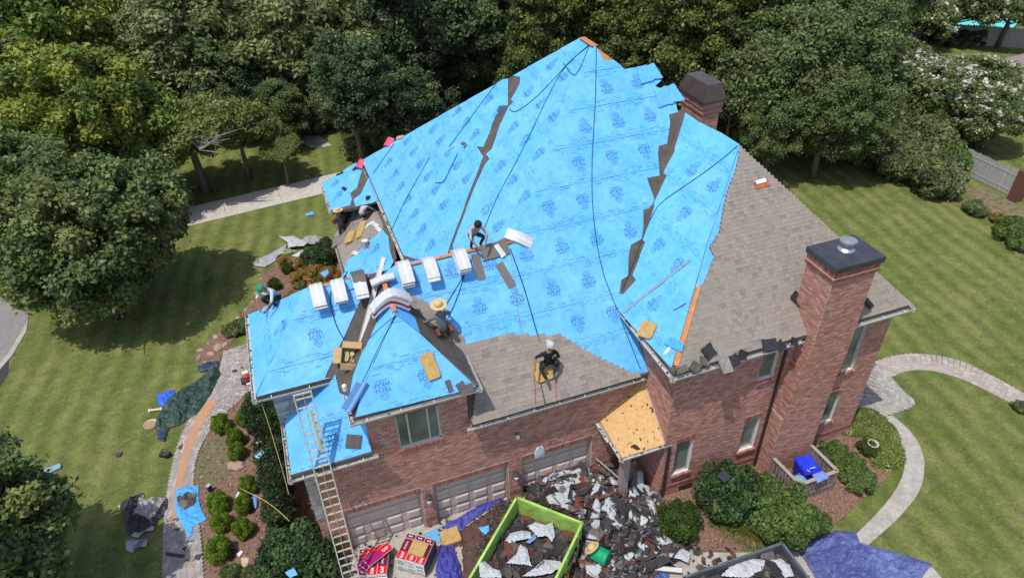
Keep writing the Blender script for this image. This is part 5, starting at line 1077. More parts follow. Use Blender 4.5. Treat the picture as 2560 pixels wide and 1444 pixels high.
for pts, l_, z, c in (([(625, 1083), (640, 1078), (636, 1086)], 'light blue scrap between the left bushes', .3, (.10, .35, .75)), ([(636, 1136), (655, 1124), (662, 1130), (650, 1145), (638, 1144)], 'pale blue curled scrap on the tall left hedge', 2.0, (.30, .52, .78)), ([(640, 1105), (655, 1102), (652, 1108), (642, 1110)], 'pale scrap on the tall left hedge', 2.0, (.35, .55, .75)), ([(632, 1236), (643, 1234), (642, 1268), (636, 1270)], 'blue scrap hanging between round bush and hedge', .9, (.12, .25, .62)), ([(712, 1430), (735, 1418), (745, 1435), (725, 1444)], 'light blue scrap on the big dark bush in the bottom left', 1.9, (.14, .42, .85)), ([(775, 1335), (783, 1333), (782, 1345), (776, 1343)], 'small pale blue scrap at the garage corner bush', 1.5, (.35, .55, .8)), ([(762, 535), (783, 528), (785, 536), (765, 540)], 'light blue scrap on the lawn behind the small back roof', .04, (.12, .40, .80)), ([(800, 682), (820, 673), (822, 684), (812, 694)], 'light blue scrap in the yellow shrubs behind the lower ridge', 1.2, (.12, .40, .80))):
    tarp('blue_scrap', l_, pts, c, z, .06, 4, .04, len(l_), 'scrap')
# white torn sheets on the drive
WHT = (.43, .455, .475); GW = 'torn white sheets on the scrap heap'
def pile_z(x, y):       # surface of the scrap heap on the drive
    h = 0
    for cx_, cy_, r, a in ((8.2, -.4, 1.6, .55), (6.9, .0, 1.3, .5), (9.3, -2.2, 1.2, .35), (8.3, -3.0, 1.8, .3), (6.6, -2.2, 1.2, .25), (3.9, -1.6, 1.2, .08), (9.6, -.5, .7, .75)):
        d2 = ((x-cx_)**2+(y-cy_)**2)/r**2; h = max(h, a*math.exp(-d2*1.2))
    return h
for k, (pts, l_) in enumerate(((((1348, 1218), (1372, 1198), (1405, 1188), (1430, 1190), (1455, 1180), (1450, 1195), (1410, 1205), (1385, 1218), (1362, 1222)), 'grey white sheet twisted along the right garage door'),
        (((1380, 1232), (1392, 1226), (1420, 1238), (1430, 1262), (1420, 1272), (1445, 1278), (1465, 1285), (1466, 1295), (1440, 1292), (1405, 1280), (1385, 1262)), 'torn white sheet with ragged holes behind the dumpster wall'), (((1455, 1208), (1478, 1212), (1500, 1235), (1494, 1248), (1475, 1258), (1480, 1240), (1462, 1225)), 'pale grey folded sheet right of the torn one with holes'),
        (((1505, 1245), (1525, 1262), (1540, 1295), (1552, 1325), (1545, 1338), (1530, 1320), (1515, 1290), (1500, 1285), (1512, 1272)), 'long torn white strip in the middle of the scrap heap'), (((1566, 1212), (1585, 1198), (1605, 1200), (1608, 1225), (1600, 1250), (1578, 1252), (1582, 1285), (1578, 1312), (1570, 1305), (1572, 1260)), 'white and grey sheet hanging down beside the porch post'),
        (((1605, 1225), (1620, 1222), (1632, 1250), (1638, 1290), (1632, 1305), (1622, 1290), (1612, 1258)), 'white strip hanging left of the wing downspout'), (((1588, 1362), (1610, 1370), (1635, 1388), (1690, 1388), (1702, 1372), (1725, 1385), (1722, 1412), (1700, 1402), (1660, 1398), (1620, 1395), (1595, 1378)), 'long white sheet lying toward the grey trailer'),
        (((1463, 1412), (1485, 1408), (1505, 1412), (1502, 1435), (1480, 1444), (1466, 1435)), 'crumpled white sheet below the fallen green drum'), (((1480, 1280), (1493, 1252), (1500, 1290), (1498, 1340), (1495, 1385), (1510, 1400), (1480, 1405), (1460, 1395), (1464, 1345), (1472, 1318)), 'tall pale sheet lying beside the dumpster under the straw hat'), (((1558, 1398), (1580, 1390), (1586, 1396), (1572, 1412), (1562, 1408)), 'small white scrap right of the fallen green drum'),
        ((((1398, 1225), (1425, 1205), (1448, 1205), (1455, 1222), (1430, 1232), (1410, 1240))), 'pale rumpled sheet at the middle of the heap before the right door'),
        ((((1365, 1255), (1385, 1248), (1405, 1262), (1395, 1275), (1372, 1270))), 'small white sheet just behind the back wall of the dumpster'),
        ((((1600, 1300), (1618, 1310), (1612, 1330), (1598, 1322))), 'small white sheet between porch post and egg shaped bush'),
        ((((1520, 1215), (1540, 1205), (1548, 1225), (1530, 1238))), 'grey sheet under the porch roof corner'),
        ((((1640, 1355), (1665, 1345), (1680, 1362), (1655, 1372))), 'crumpled pale sheet beside the mulch bed edge'),
        (((1410, 1240), (1425, 1236), (1440, 1250), (1430, 1262)), 'white lump with blue wrapper on the scrap heap'))):
    tarp('torn_sheet', l_, pts, WHT, .21, .17, 2.6, .06, 30+k, 'torn sheet', GW, zf=pile_z, m=M_CLOTH, col2=(.15, .14, .135), c2th=.24)
for k, (a, c, w_, l_) in enumerate((((1624, 1417), (1705, 1425), .16, 'long white trim board lying in front of the trailer'), ((1500, 1345), (1524, 1360), .09, 'short white stick beside the fallen green drum'), ((612, 1198), (590, 1245), .08, 'pale wooden stake leaning among the round bushes'), ((905, 0), (905, 1), .1, ''))):
    if not l_: continue
    A, B = gz(*a, .3), gz(*c, .3); b = MB(); b.bar(A, B, w_, .04, (.60, .60, .57)); tag(b.build('trim_board', M_VC), l_, 'board')
# heap of torn shingles on the drive
rnd = random.Random(21); SCOL = ((.045, .042, .042), (.06, .055, .052), (.085, .075, .07), (.035, .033, .035), (.15, .052, .036), (.115, .10, .09), (.05, .045, .05))
def scrap_field(n, inside, zf, seed, s=(.05, .22), cols=SCOL, tilt=.5):
    rnd = random.Random(seed); m = MB(); k = 0
    while k < n:
        x, y = inside(rnd)
        if x is None: continue
        k += 1; r = rnd.uniform(*s); nv = rnd.randint(4, 6); c = jit(rnd.choice(cols), .2, rnd); M = T(x, y, zf(x, y)+rnd.uniform(.0, .06)) @ RZ(rnd.uniform(0, 6.28)) @ RX(rnd.gauss(0, tilt*.5)) @ RY(rnd.gauss(0, tilt*.5))
        P = [(r*rnd.uniform(.6, 1.2)*math.cos(6.28*j/nv)*1.3, r*rnd.uniform(.5, 1.1)*math.sin(6.28*j/nv)) for j in range(nv)]
        m.add([M @ Vector((p[0], p[1], .008)) for p in P] + [M @ Vector((p[0], p[1], 0)) for p in P], [tuple(range(nv))] + [(j, nv+j, nv+(j+1) % nv, (j+1) % nv) for j in range(nv)], c)
    return m
HP = [w2(gz(*p, .1)) for p in ((1235, 1262), (1310, 1225), (1390, 1195), (1500, 1165), (1560, 1215), (1640, 1240), (1660, 1310), (1700, 1345), (1745, 1380), (1680, 1410), (1600, 1470), (1380, 1470), (1180, 1470), (1190, 1360))]
HP2 = [w2(gz(*p, .1)) for p in ((1310, 1225), (1390, 1195), (1500, 1165), (1560, 1215), (1640, 1240), (1655, 1300), (1690, 1345), (1680, 1390), (1560, 1470), (1440, 1470), (1470, 1330))]
def in_(P):
    x0 = min(p[0] for p in P); x1 = max(p[0] for p in P); y0 = min(p[1] for p in P); y1 = max(p[1] for p in P)
    def f(r):
        x, y = r.uniform(x0, x1), r.uniform(y0, y1); return (x, y) if inpoly(x, y, P) else (None, None)
    return f
m = scrap_field(3200, in_(HP), lambda x, y: .06+pile_z(x, y)*.95, 5, (.02, .11)); q = scrap_field(1500, in_(HP2), lambda x, y: .05+pile_z(x, y), 6, (.08, .32), tilt=.9); n0 = len(m.v); m.v += q.v; m.f += [tuple(i+n0 for i in f) for f in q.f]; m.c += q.c; m.mi += q.mi
q = scrap_field(170, in_(HP2), lambda x, y: .12+pile_z(x, y), 16, (.2, .42), tilt=1.1); n0 = len(m.v); m.v += q.v; m.f += [tuple(i+n0 for i in f) for f in q.f]; m.c += q.c; m.mi += q.mi
q = scrap_field(420, in_(HP2), lambda x, y: .14+pile_z(x, y), 17, (.04, .13), cols=((.30, .31, .32), (.36, .38, .40), (.22, .22, .22), (.14, .2, .3)), tilt=1.2); n0 = len(m.v); m.v += q.v; m.f += [tuple(i+n0 for i in f) for f in q.f]; m.c += q.c; m.mi += q.mi
tag(m.build('roofing_debris', M_SCRAP), 'dark heap of torn roofing shingles covering the driveway', 'debris', kind='stuff')
FO = [w2(gz(*p, .0)) for p in ((860, 1380), (1000, 1320), (1100, 1300), (1300, 1230), (1240, 1470), (880, 1470))]; q = scrap_field(160, in_(FO), lambda x, y: .045, 8, (.02, .09), tilt=.1)
FO2 = [w2(gz(*p, .0)) for p in ((1660, 1330), (1760, 1375), (1920, 1350), (1900, 1385), (1720, 1440), (1620, 1440))]; q2 = scrap_field(60, in_(FO2), lambda x, y: .045, 9, (.03, .13), tilt=.2); n0 = len(q.v); q.v += q2.v; q.f += [tuple(i+n0 for i in f) for f in q2.f]; q.c += q2.c; q.mi += q2.mi
tag(q.build('loose_scraps', M_SCRAP), 'small dark shingle scraps littering the concrete drive', 'debris', kind='stuff')
b = MB(); vs_ = []; n_ = 9
for i in range(n_):
    for j in range(6):
        t_ = i/(n_-1); wv = .05+.16*math.sin(min(1, t_*1.3)*2.2); vs_.append((rag.x+(j/5-.5)*2*wv+.06*noise.noise(Vector((t_*3, 0, 1))), -.05+.09*noise.noise(Vector((j*.9, t_*3, 4))), rag.z+.30-.62*t_+.05*noise.noise(Vector((j*.8, t_, 9)))))
b.add(vs_, [(i*6+j, i*6+j+1, (i+1)*6+j+1, (i+1)*6+j) for i in range(n_-1) for j in range(5)], (.55, .58, .64)); o = b.build('rag', M_CLOTH, smooth=True); sm = o.modifiers.new('thickness', 'SOLIDIFY'); sm.thickness = .012; tag(o, 'white rag hanging from the red hoist ropes before the garage wall', 'rag')
# things strewn on the left lawn and walk
def slab_px(name, label, pts, th, col, cat, z=.03, m=None, group=None):
    P = [w2(gz(*p, z)) for p in pts]; b = MB(); b.prism(P, z, z+th, col); return tag(b.build(name, m or M_VC), label, cat, group)
slab_px('board_offcut', 'blue grey board offcut lying on the left lawn', [(104, 1178), (150, 1159), (154, 1164), (152, 1170), (110, 1190), (105, 1186)], .06, (.22, .35, .42), 'board')
for pts, l_ in (([(447, 1115), (458, 1108), (454, 1122), (445, 1122)], 'dark scrap on the paved walk high up beside the orange dust'), ([(413, 1379), (462, 1386), (458, 1394), (415, 1388)], 'long grey scrap across the lower paved walk'), ([(455, 1370), (466, 1364), (462, 1378)], 'dark triangular scrap above the long grey one on the walk'), ([(488, 1387), (506, 1382), (498, 1400), (486, 1396)], 'dark square scrap at the right edge of the lower walk'), ([(464, 1398), (475, 1396), (472, 1404)], 'tiny dark scrap below the long grey one on the walk'), ([(434, 1322), (448, 1318), (444, 1327)], 'brown scrap on the walk beside the blue sheet'), ([(287, 1134), (306, 1128), (300, 1140), (290, 1140)], 'flat dark scrap on the open left lawn'), ([(580, 925), (592, 922), (594, 928), (582, 932)], 'dark scrap on the pavers near the left gutter'), ([(600, 918), (608, 916), (606, 922)], 'tiny dark scrap on the pavers near the left gutter'), ([(560, 1395), (575, 1368), (592, 1372), (580, 1400)], 'dark flat scrap under the lowest round bushes')):
    slab_px('shingle_scrap', l_, pts, .015, (.075, .06, .055), 'shingle scrap', .056, M_SCRAP)
slab_px('cardboard_sheet', 'tan cardboard rectangle on the mulch below the round bushes', [(602, 1394), (622, 1392), (620, 1418), (606, 1420)], .02, (.55, .43, .28), 'cardboard'); slab_px('white_scrap', 'small white scrap beside the tan cardboard', [(592, 1385), (604, 1375), (608, 1380), (598, 1392)], .03, (.7, .7, .72), 'scrap', .05)
p = gz(378, 1061, 0); b = MB(); b.lathe([(.20, .0), (.27, .06), (.29, .06), (.30, .02), (.26, -.0)], 24, T(p.x, p.y, .012), (.50, .34, .25)); b.lathe([(0, .01), (.2, .012)], 24, T(p.x, p.y, .012), (.34, .22, .15)); tag(b.build('terracotta_saucer', M_VC), 'round terracotta saucer on the lawn left of the green tarp', 'saucer')
A, B = gz(372, 1026, .08), gz(406, 1021, .08); b = MB(); b.tube([A, A.lerp(B, .12), A.lerp(B, .2), A.lerp(B, .8), A.lerp(B, .88), B], [.09, .09, .055, .05, .08, .08], 10, (.62, .54, .38)); tag(b.build('turned_baluster', M_VC), 'cream turned post lying beside the green tarp', 'post')
p = gz(413, 1137, .05); b = MB(); b.box(T(p.x, p.y, 0) @ RZ(-.5) @ S(.4, .22, .16), (.03, .03, .03)); b.box(T(p.x+.1, p.y-.1, .12) @ RZ(.3) @ S(.2, .2, .12), (.05, .045, .045)); b.tube([(p.x-.2, p.y+.1, .1), (p.x-.05, p.y+.2, .22), (p.x+.15, p.y+.1, .2)], .02, 6, (.03, .03, .03)); tag(b.build('tool_bag', M_VC), 'small black tool bag on the grass edge of the walk', 'bag')
p = gz(525, 1222, .15); b = MB(); b.box(T(p.x, p.y, .05) @ RZ(.6) @ S(.16, .14, .32), (.03, .035, .05)); b.box(T(p.x, p.y, .37) @ RZ(.6) @ S(.17, .15, .03), (.35, .40, .45)); b.tube([(p.x, p.y, 0), (p.x, p.y, .06)], .03, 6, (.02, .02, .02)); tag(b.build('path_light', M_VC), 'small black path lantern right of the blue sheet', 'lantern')
# engine driven blower
p = gz(622, 955, 0); t = thing('blower', 'red and white wheeled engine machine on the pavers below the left gutter', 'machine', (p.x, p.y, 0))
b = MB(); b.box(T(p.x, p.y, .12) @ RZ(.4) @ S(.5, .4, .16), (.05, .05, .05)); b.build('chassis', M_VC, t); b = MB(); b.lathe([(0, 0), (.17, 0), (.17, .14), (.1, .2), (0, .2)], 12, T(p.x-.02, p.y+.04, .28), (.45, .03, .03)); b.build('engine', M_VC, t); b = MB(); b.box(T(p.x-.03, p.y+.08, .46) @ RZ(.3) @ S(.24, .2, .12), (.68, .66, .6)); b.build('fuel_tank', M_VC, t)
for q in (-1, 1): b = MB(); b.lathe([(.0, -.04), (.12, -.04), (.12, .04), (0, .04)], 14, T(p.x+q*.25, p.y-.05, .13) @ RY(math.pi/2), (.02, .02, .02)); b.build('wheel', M_VC, t)
b = MB(); b.box(T(p.x+.12, p.y-.3, .1) @ RZ(.1) @ S(.4, .12, .1), (.6, .6, .62)); b.build('outlet', M_VC, t)
# grey scrap metal and sheets by the mulch bed
tarp('metal_sheet_pile', 'long pale grey sheet lying from the mulch bed onto the left lawn', [(628, 657), (640, 650), (680, 632), (716, 610), (715, 625), (690, 645), (690, 652), (662, 668), (640, 666)], (.34, .34, .36), .05, .12, 1.6, .1, 40, 'metal sheet', m=M_TARP)
tarp('metal_sheet_pile', 'bent white metal sheet standing up on the scrap behind the low left roof', [(695, 590), (712, 592), (735, 590), (755, 600), (775, 604), (760, 615), (725, 618), (722, 622), (718, 606)], (.42, .43, .44), .25, .22, 1.6, .08, 41, 'metal sheet')
tarp('metal_sheet_pile', 'crumpled grey sheet at the far end of the scrap pile', [(755, 600), (765, 590), (790, 588), (815, 596), (818, 604), (790, 612), (770, 610)], (.30, .29, .28), .2, .24, 1.7, .08, 42, 'metal sheet')
tarp('metal_sheet_pile', 'broken pale strips on the near side of the scrap pile', [(728, 640), (750, 628), (775, 615), (780, 622), (768, 636), (745, 643)], (.48, .48, .49), .08, .14, 2.5, .06, 43, 'metal sheet')
for k, (a, c, col, l_) in enumerate((((690, 634), (727, 630), (.60, .47, .33), 'tan stick lying on the grey scrap pile'), ((712, 625), (740, 627), (.35, .35, .36), 'grey stick behind the tan one on the scrap pile'), ((845, 690), (869, 694), (.5, .45, .38), 'pale stick beside the low left gutter'))):
    b = MB(); b.bar(gz(*a, .25), gz(*c, .25), .07, .05, col); tag(b.build('scrap_stick', M_VC), l_, 'stick')
b = MB(); b.bar(gz(648, 732, .1), gz(690, 741, .1), .1, .06, (.6, .5, .3)); tag(b.build('scrap_stick', M_VC), 'tan stick behind the far left corner of the lower ridge', 'stick')
# ------------------------------------------------------------------ pallets of bundles
M_PRINT = mat('bundle_print', rough=.35, var=.12, scale=10)
def pallet(label, ctr, rz, layers, loose, zb=.14):
    t = thing('pallet', 'wooden pallet under ' + label, 'pallet', (ctr[0], ctr[1], 0), None, rz); Mb = t.matrix_world.copy()
    for i in range(5): b = MB(); b.box(Mb @ T(0, -.45+i*.225, .10) @ S(1.08, .10, .025), (.40, .32, .22)); b.build('board', M_VC, t)
    for i in range(3): b = MB(); b.box(Mb @ T(-.45+i*.45, 0, .0) @ S(.09, 1.0, .10), (.35, .28, .2)); b.build('bearer', M_VC, t)
    n = 0
    for L_ in range(layers):
        for k in range(3):
            top = L_ == layers-1; x = -.35+.35*k+random.uniform(-.008, .008)
            Mx = Mb @ T(x, random.uniform(-.015, .015), zb+L_*.105) @ RZ(random.uniform(-.02, .02)); b = MB(); b.box(Mx @ S(.335, 1.0, .098), (.66, .65, .66)); 
            o = b.build('shingle_bundle', M_PRINT); pos = ('left', 'middle', 'right')[k]
            tag(o, ('%s red topped bundle on %s' % (pos, label)) if top else ('white bundle, %s column, layer %s up on %s' % (pos, ('one', 'two', 'three', 'four', 'five', 'six')[L_], label)), 'shingle bundle', 'bundles on ' + label)
            if top or L_ >= layers-1:
                q = MB(); z = .100; q.add([Mx @ Vector(p) for p in ((-.16, -.49, z), (.16, -.49, z), (.16, -.18, z), (-.16, -.18, z))], [(0, 1, 2, 3)], (.58, .012, .02)); q.add([Mx @ Vector(p) for p in ((-.16, -.18, z), (.16, -.18, z), (.16, .49, z), (-.16, .49, z))], [(0, 1, 2, 3)], (.16, .012, .035)); q.add([Mx @ Vector(p) for p in ((-.16, .28, z+.001), (.16, .28, z+.001), (.16, .34, z+.001), (-.16, .34, z+.001))], [(0, 1, 2, 3)], (.34, .20, .24)); q.add([Mx @ Vector(p) for p in ((-.05, -.12, z+.001), (.02, -.12, z+.001), (.02, .2, z+.001), (-.05, .2, z+.001))], [(0, 1, 2, 3)], (.45, .25, .3))
                for dx in (-.05, .03): q.add([Mx @ (Vector((dx, .41, z+.002)) + Vector((.035*math.cos(a), .03*math.sin(a), 0))) for a in [j*1.047 for j in range(6)]], [tuple(range(6))], (.7, .65, .66))
                V_, F_ = TXT['GAF']; q.add([Mx @ Vector((.055-v[1]*.15+.0, -.335+v[0]*.135, z+.003)) for v in V_], F_, (.80, .78, .78)); q.build('printed_label', M_PRINT, o)
            elif True:
                q = MB(); q.add([Mx @ Vector(p) for p in ((-.12, -.502, .03), (.12, -.502, .03), (.12, -.502, .07), (-.12, -.502, .07))], [(0, 1, 2, 3)], (.10, .11, .12)); q.build('printed_label', M_PRINT, o)
    q = MB(); q.box(Mb @ T(.535, 0, zb) @ S(.012, 1.02, layers*.1), (.05, .055, .06)); q.build('side_wrap', M_TARP, t)
    return Mb
q4 = G((1016.4, 1329, .75), (1085, 1349.5, .75), (1064.5, 1413, .75), (989, 1394, .75)); c_ = sum(q4, Vector())/4; e_ = (q4[1]-q4[0]+q4[2]-q4[3]); Mb2 = pallet('the right pallet beside the purple tarp', (c_.x, c_.y), math.atan2(e_.y, e_.x), 6, False)
x = MB(); P4 = Mb2 @ T(.12, -.02, .785)
def flat_pad(Mx, L, W, th, label):
    b = MB(); r = .05; P = []
    for a, c, a0 in ((L/2-r, W/2-r, 0), (-L/2+r, W/2-r, 90), (-L/2+r, -W/2+r, 180), (L/2-r, -W/2+r, 270)):
        for k in range(4): an = math.radians(a0+k*30); P.append((a+r*math.cos(an), c+r*math.sin(an)))
    b.prism(P, 0, th*.85, M=Mx); b.prism([(p[0]*.97, p[1]*.97) for p in P], th*.85, th, M=Mx); tag(b.build('foam_pad', M_FOAM), label, 'foam pad', 'tan foam roofing pads')
flat_pad(P4, .58, .52, .09, 'tan foam pad lying on the red topped bundles of the right pallet')
q4 = G((1100, 1330, .2), (1145, 1313, .2), (1154, 1352, .2), (1106, 1362, .2)); c_ = sum(q4, Vector())/4; flat_pad(T(c_.x, c_.y, .12) @ RZ(.02), .68, .62, .12, 'tan foam pad lying on the ground between pallet and purple tarp')
q4 = G((899.5, 1365, .5), (973, 1360, .5), (970, 1437, .5), (886, 1440, .5)); c_ = sum(q4, Vector())/4; e_ = (q4[1]-q4[0]+q4[2]-q4[3]); Mb1 = pallet('the left pallet beside the ladder foot', (c_.x, c_.y), math.atan2(e_.y, e_.x), 3, True)
for k in range(4):
    Mx = Mb1 @ T(-.30+.16*k, -.02+.06*k, .47+.035*k) @ RZ(-.35-.16*k); b = MB(); b.box(Mx @ S(.34, 1.0, .03), (.64, .62, .64)); o = b.build('shingle_wrapper', M_PRINT); tag(o, '%s fanned red and magenta wrapper on the left pallet' % ('lowest', 'second', 'third', 'topmost')[k], 'wrapper', 'fanned wrappers on the left pallet')
    q = MB(); z = .032; q.add([Mx @ Vector(p) for p in ((-.165, .1, z), (.165, .1, z), (.165, .49, z), (-.165, .49, z))], [(0, 1, 2, 3)], (.62, .01, .02)); q.add([Mx @ Vector(p) for p in ((-.165, -.49, z), (.165, -.49, z), (.165, .1, z), (-.165, .1, z))], [(0, 1, 2, 3)], (.36, .012, .13) if k % 2 else (.22, .01, .10)); V_, F_ = TXT['GAF']; q.add([Mx @ Vector((.055-v[1]*.15, .29+v[0]*.135, z+.003)) for v in V_], F_, (.80, .78, .78)); q.build('printed_label', M_PRINT, o)
# ------------------------------------------------------------------ green dumpster and grey trailer
def dumpster(name, label, A, B, C, H, col, zt, inner, rimw=.06, th=.05, nrib=5, fill=.75):
    """A back-left, B back-right, C front-right rim corners (world xy); open box"""
    A, B, C = Vector(A), Vector(B), Vector(C); D = A+(C-B); t = thing(name, label, 'dumpster' if 'dumpster' in name else 'trailer', ((A+C)/2).to_3d()*1.0 if False else (((A+C)/2).x, ((A+C)/2).y, 0)); cs = [A, B, C, D]; ctr = (A+C)/2
    for i, nm_ in enumerate(('back_wall', 'side_wall', 'front_wall', 'side_wall')):
        a, c = cs[i], cs[(i+1) % 4]; d = (c-a).normalized(); n = Vector((d.y, -d.x)); n = n if n.dot((a+c)/2-ctr) > 0 else -n; b = MB(); L_ = (c-a).length; mid = (a+c)/2 - n*(th/2)
        M = Matrix(((d.x, n.x, 0, mid.x), (d.y, n.y, 0, mid.y), (0, 0, 1, .12), (0, 0, 0, 1))); b.box(M @ S(L_-.01*(i % 2), th, H-.12), col); o = b.build(nm_, M_PAINTED, t)
        q = MB(); q.box(M @ T(0, .02, H-.12) @ S(L_+.03*(1-i % 2), rimw+.02, .06), tuple(min(1, x*1.25) for x in col)); q.build('top_rail', M_PAINTED, o)
        for k in range(nrib): q = MB(); q.box(M @ T(-L_/2+L_*(k+.5)/nrib, th/2+.03, .02) @ S(.09, .06, H-.16), col); q.build('rib', M_PAINTED, o)
    b = MB(); b.prism([(p.x, p.y) for p in cs], .06, .12, col); b.build('base', M_PAINTED, t)
    for i in range(2):
        b = MB(); b.lathe([(0, -.08), (.11, -.08), (.11, .08), (0, .08)], 12, T(*(cs[i]*.9+ctr*.1), .07) @ RY(math.pi/2), (.03, .03, .03)); b.build('roller', M_VC, t)
    P = [((p-ctr)*.96+ctr) for p in cs]; P2 = [(p.x, p.y) for p in P]
    hz = lambda x, y: H*fill*(.82+.22*noise.noise(Vector((x*.9, y*.9, 3))))
    m = scrap_field(900 if H > 1.3 else 500, in_(P2), hz, 33+int(H*10), (.06, .24)); q = scrap_field(90, in_(P2), lambda x, y: hz(x, y)+.05, 44+int(H*10), (.18, .38), tilt=1.1); n0 = len(m.v); m.v += q.v; m.f += [tuple(i+n0 for i in f) for f in q.f]; m.c += q.c; m.mi += q.mi
    tag(m.build('roofing_debris', M_SCRAP), 'torn shingles filling the %s' % ('green dumpster' if H > 1.3 else 'grey trailer'), 'debris', kind='stuff')
    b = MB(); b.prism(P2, .12, H*fill*.8, (.04, .035, .035)); b.build('load', M_SCRAP, t, kind='stuff')
    return cs, hz
M_PAINTED = mat('painted_steel', rough=.55, var=.32, scale=3.5, bump=.1, bscale=20)
cs, hz = dumpster('dumpster', 'lime green open dumpster full of torn shingles and white sheets', (4.89, -.58), (6.62, -2.37), (3.05, -5.75), 1.5, (.29, .46, .10), 1.5, None, fill=.6)
for k, (pts, l_) in enumerate(((((1262, 1350), (1275, 1333), (1305, 1325), (1325, 1330), (1330, 1345), (1300, 1350), (1275, 1358)), 'white sheet lying at the back left inside the dumpster'), (((1318, 1315), (1340, 1305), (1365, 1312), (1382, 1304), (1388, 1340), (1380, 1355), (1368, 1340), (1345, 1342)), 'rumpled white sheet against the back wall inside the dumpster'), (((1265, 1408), (1290, 1385), (1300, 1360), (1318, 1370), (1325, 1400), (1330, 1415), (1300, 1410)), 'white printed sheet in the middle of the dumpster'), (((1305, 1440), (1335, 1420), (1360, 1398), (1400, 1402), (1408, 1415), (1380, 1432), (1340, 1440)), 'wide white sheet near the front of the dumpster'), (((1196, 1405), (1212, 1402), (1232, 1420), (1250, 1425), (1255, 1444), (1200, 1444)), 'white sheet hanging over the left rim of the dumpster'))):
    tarp('torn_sheet', l_, pts, (.44, .46, .48), 1.0 if k < 4 else 1.5, .22, 2.2, .06, 70+k, 'torn sheet', 'white sheets in the green dumpster', m=M_CLOTH, col2=(.45, .48, .52), c2th=.25)
tarp('blue_offcut', 'faded blue sheet curled inside the dumpster', [(1312, 1356), (1325, 1345), (1338, 1330), (1342, 1345), (1325, 1358)], (.14, .28, .52), .9, .15, 2.5, .05, 80, 'sheet')
cs2, hz2 = dumpster('trailer', 'dark grey open dump trailer holding scraps and white sheets at the bottom edge', (8.9, -5.18), (12.62, -5.28), (12.55, -8.4), 1.2, (.075, .085, .095), 1.2, None, nrib=6, fill=.72)
for k, (pts, l_) in enumerate(((((1800, 1440), (1830, 1410), (1880, 1395), (1915, 1400), (1905, 1425), (1870, 1444)), 'large white sheet in the grey trailer'), (((1925, 1400), (1950, 1395), (1975, 1412), (1985, 1440), (1960, 1444), (1950, 1420)), 'bright white sheet at the right end of the grey trailer'))):
    tarp('torn_sheet', l_, pts, (.44, .45, .47), .95, .2, 2.2, .07, 90+k, 'torn sheet', 'white sheets in the grey trailer', m=M_CLOTH, col2=(.5, .53, .58), c2th=.2)
# ------------------------------------------------------------------ bin screen, recycling bin, bird bath
scr = [Vector((14.66, -2.16)), Vector((14.78, -3.50)), Vector((16.45, -3.48)), Vector((16.38, -2.16))]
FE = thing('bin_screen', 'low slatted grey brown screen around the blue recycling bin', 'fence', (15.5, -2.9, 0)); WC = (.25, .215, .20)
for a, c in zip(scr[:-1], scr[1:]):
    L_ = (c-a).length; d = (c-a).normalized(); n = int(L_/.155)
    for i in range(n):
        p = a+d*(L_*(i+.5)/n); b = MB(); b.box(Matrix(((d.x, -d.y, 0, p.x), (d.y, d.x, 0, p.y), (0, 0, 1, .05), (0, 0, 0, 1))) @ S(.115, .022, 1.08), jit(WC, .08)); b.build('slat', M_VC, FE)
    b = MB(); b.bar((a.x, a.y, 1.135), (c.x, c.y, 1.135), .13, .035, (.34, .29, .25)); b.build('rail', M_VC, FE); b = MB(); b.bar((a.x, a.y, .35), (c.x, c.y, .35), .05, .08, WC); b.build('rail', M_VC, FE)
for p in scr: b = MB(); b.box(T(p.x, p.y, 0) @ S(.09, .09, 1.13), WC); b.build('post', M_VC, FE)
bx, by = 15.72, -2.78; BIN = thing('recycling_bin', 'bright blue wheeled recycling bin inside the slatted screen', 'bin', (bx, by, 0)); Mb = T(bx, by, 0) @ RZ(-.12); CB = (.012, .03, .55)
b = MB(); vs_ = [Mb @ Vector(p) for p in ((-.24, -.30, .05), (.24, -.30, .05), (.24, .28, .05), (-.24, .28, .05), (-.31, -.38, .98), (.31, -.38, .98), (.31, .36, .98), (-.31, .36, .98))]; b.add(vs_, [(3, 2, 1, 0), (0, 1, 5, 4), (1, 2, 6, 5), (2, 3, 7, 6), (3, 0, 4, 7), (4, 5, 6, 7)], CB); b.build('bin_body', M_PAINTED, BIN)
b = MB(); b.box(Mb @ T(0, -.01, .98) @ S(.68, .82, .05), CB); b.box(Mb @ T(0, .02, 1.03) @ S(.56, .66, .04), (.015, .04, .62)); b.build('lid', M_PAINTED, BIN)
b = MB(); b.box(Mb @ T(.06, -.22, 1.07) @ S(.22, .03, .004), (.6, .6, .7)); b.box(Mb @ T(-.16, -.30, 1.07) @ RZ(.5) @ S(.03, .12, .004), (.6, .6, .7)); b.build('lid_label', M_VC, BIN)
b = MB()
for k in range(3): a0 = k*2.094; b.add([Mb @ Vector((-.298+.0, -.10+.075*math.cos(a0+x_), .62+.075*math.sin(a0+x_))) + Vector((-.006, 0, 0)) for x_ in (0, .55, 1.1, 1.55)] + [Mb @ Vector((-.298, -.10+.04*math.cos(a0+x_), .62+.04*math.sin(a0+x_))) + Vector((-.006, 0, 0)) for x_ in (1.55, 1.1, .55, 0)], [tuple(range(8))], (.7, .75, .8))
b.build('recycling_mark', M_VC, BIN)
for q in (-1, 1): b = MB(); b.lathe([(0, -.03), (.11, -.03), (.11, .03), (0, .03)], 12, Mb @ T(q*.27, .3, .11) @ RY(math.pi/2), (.02, .02, .02)); b.build('wheel', M_VC, BIN)
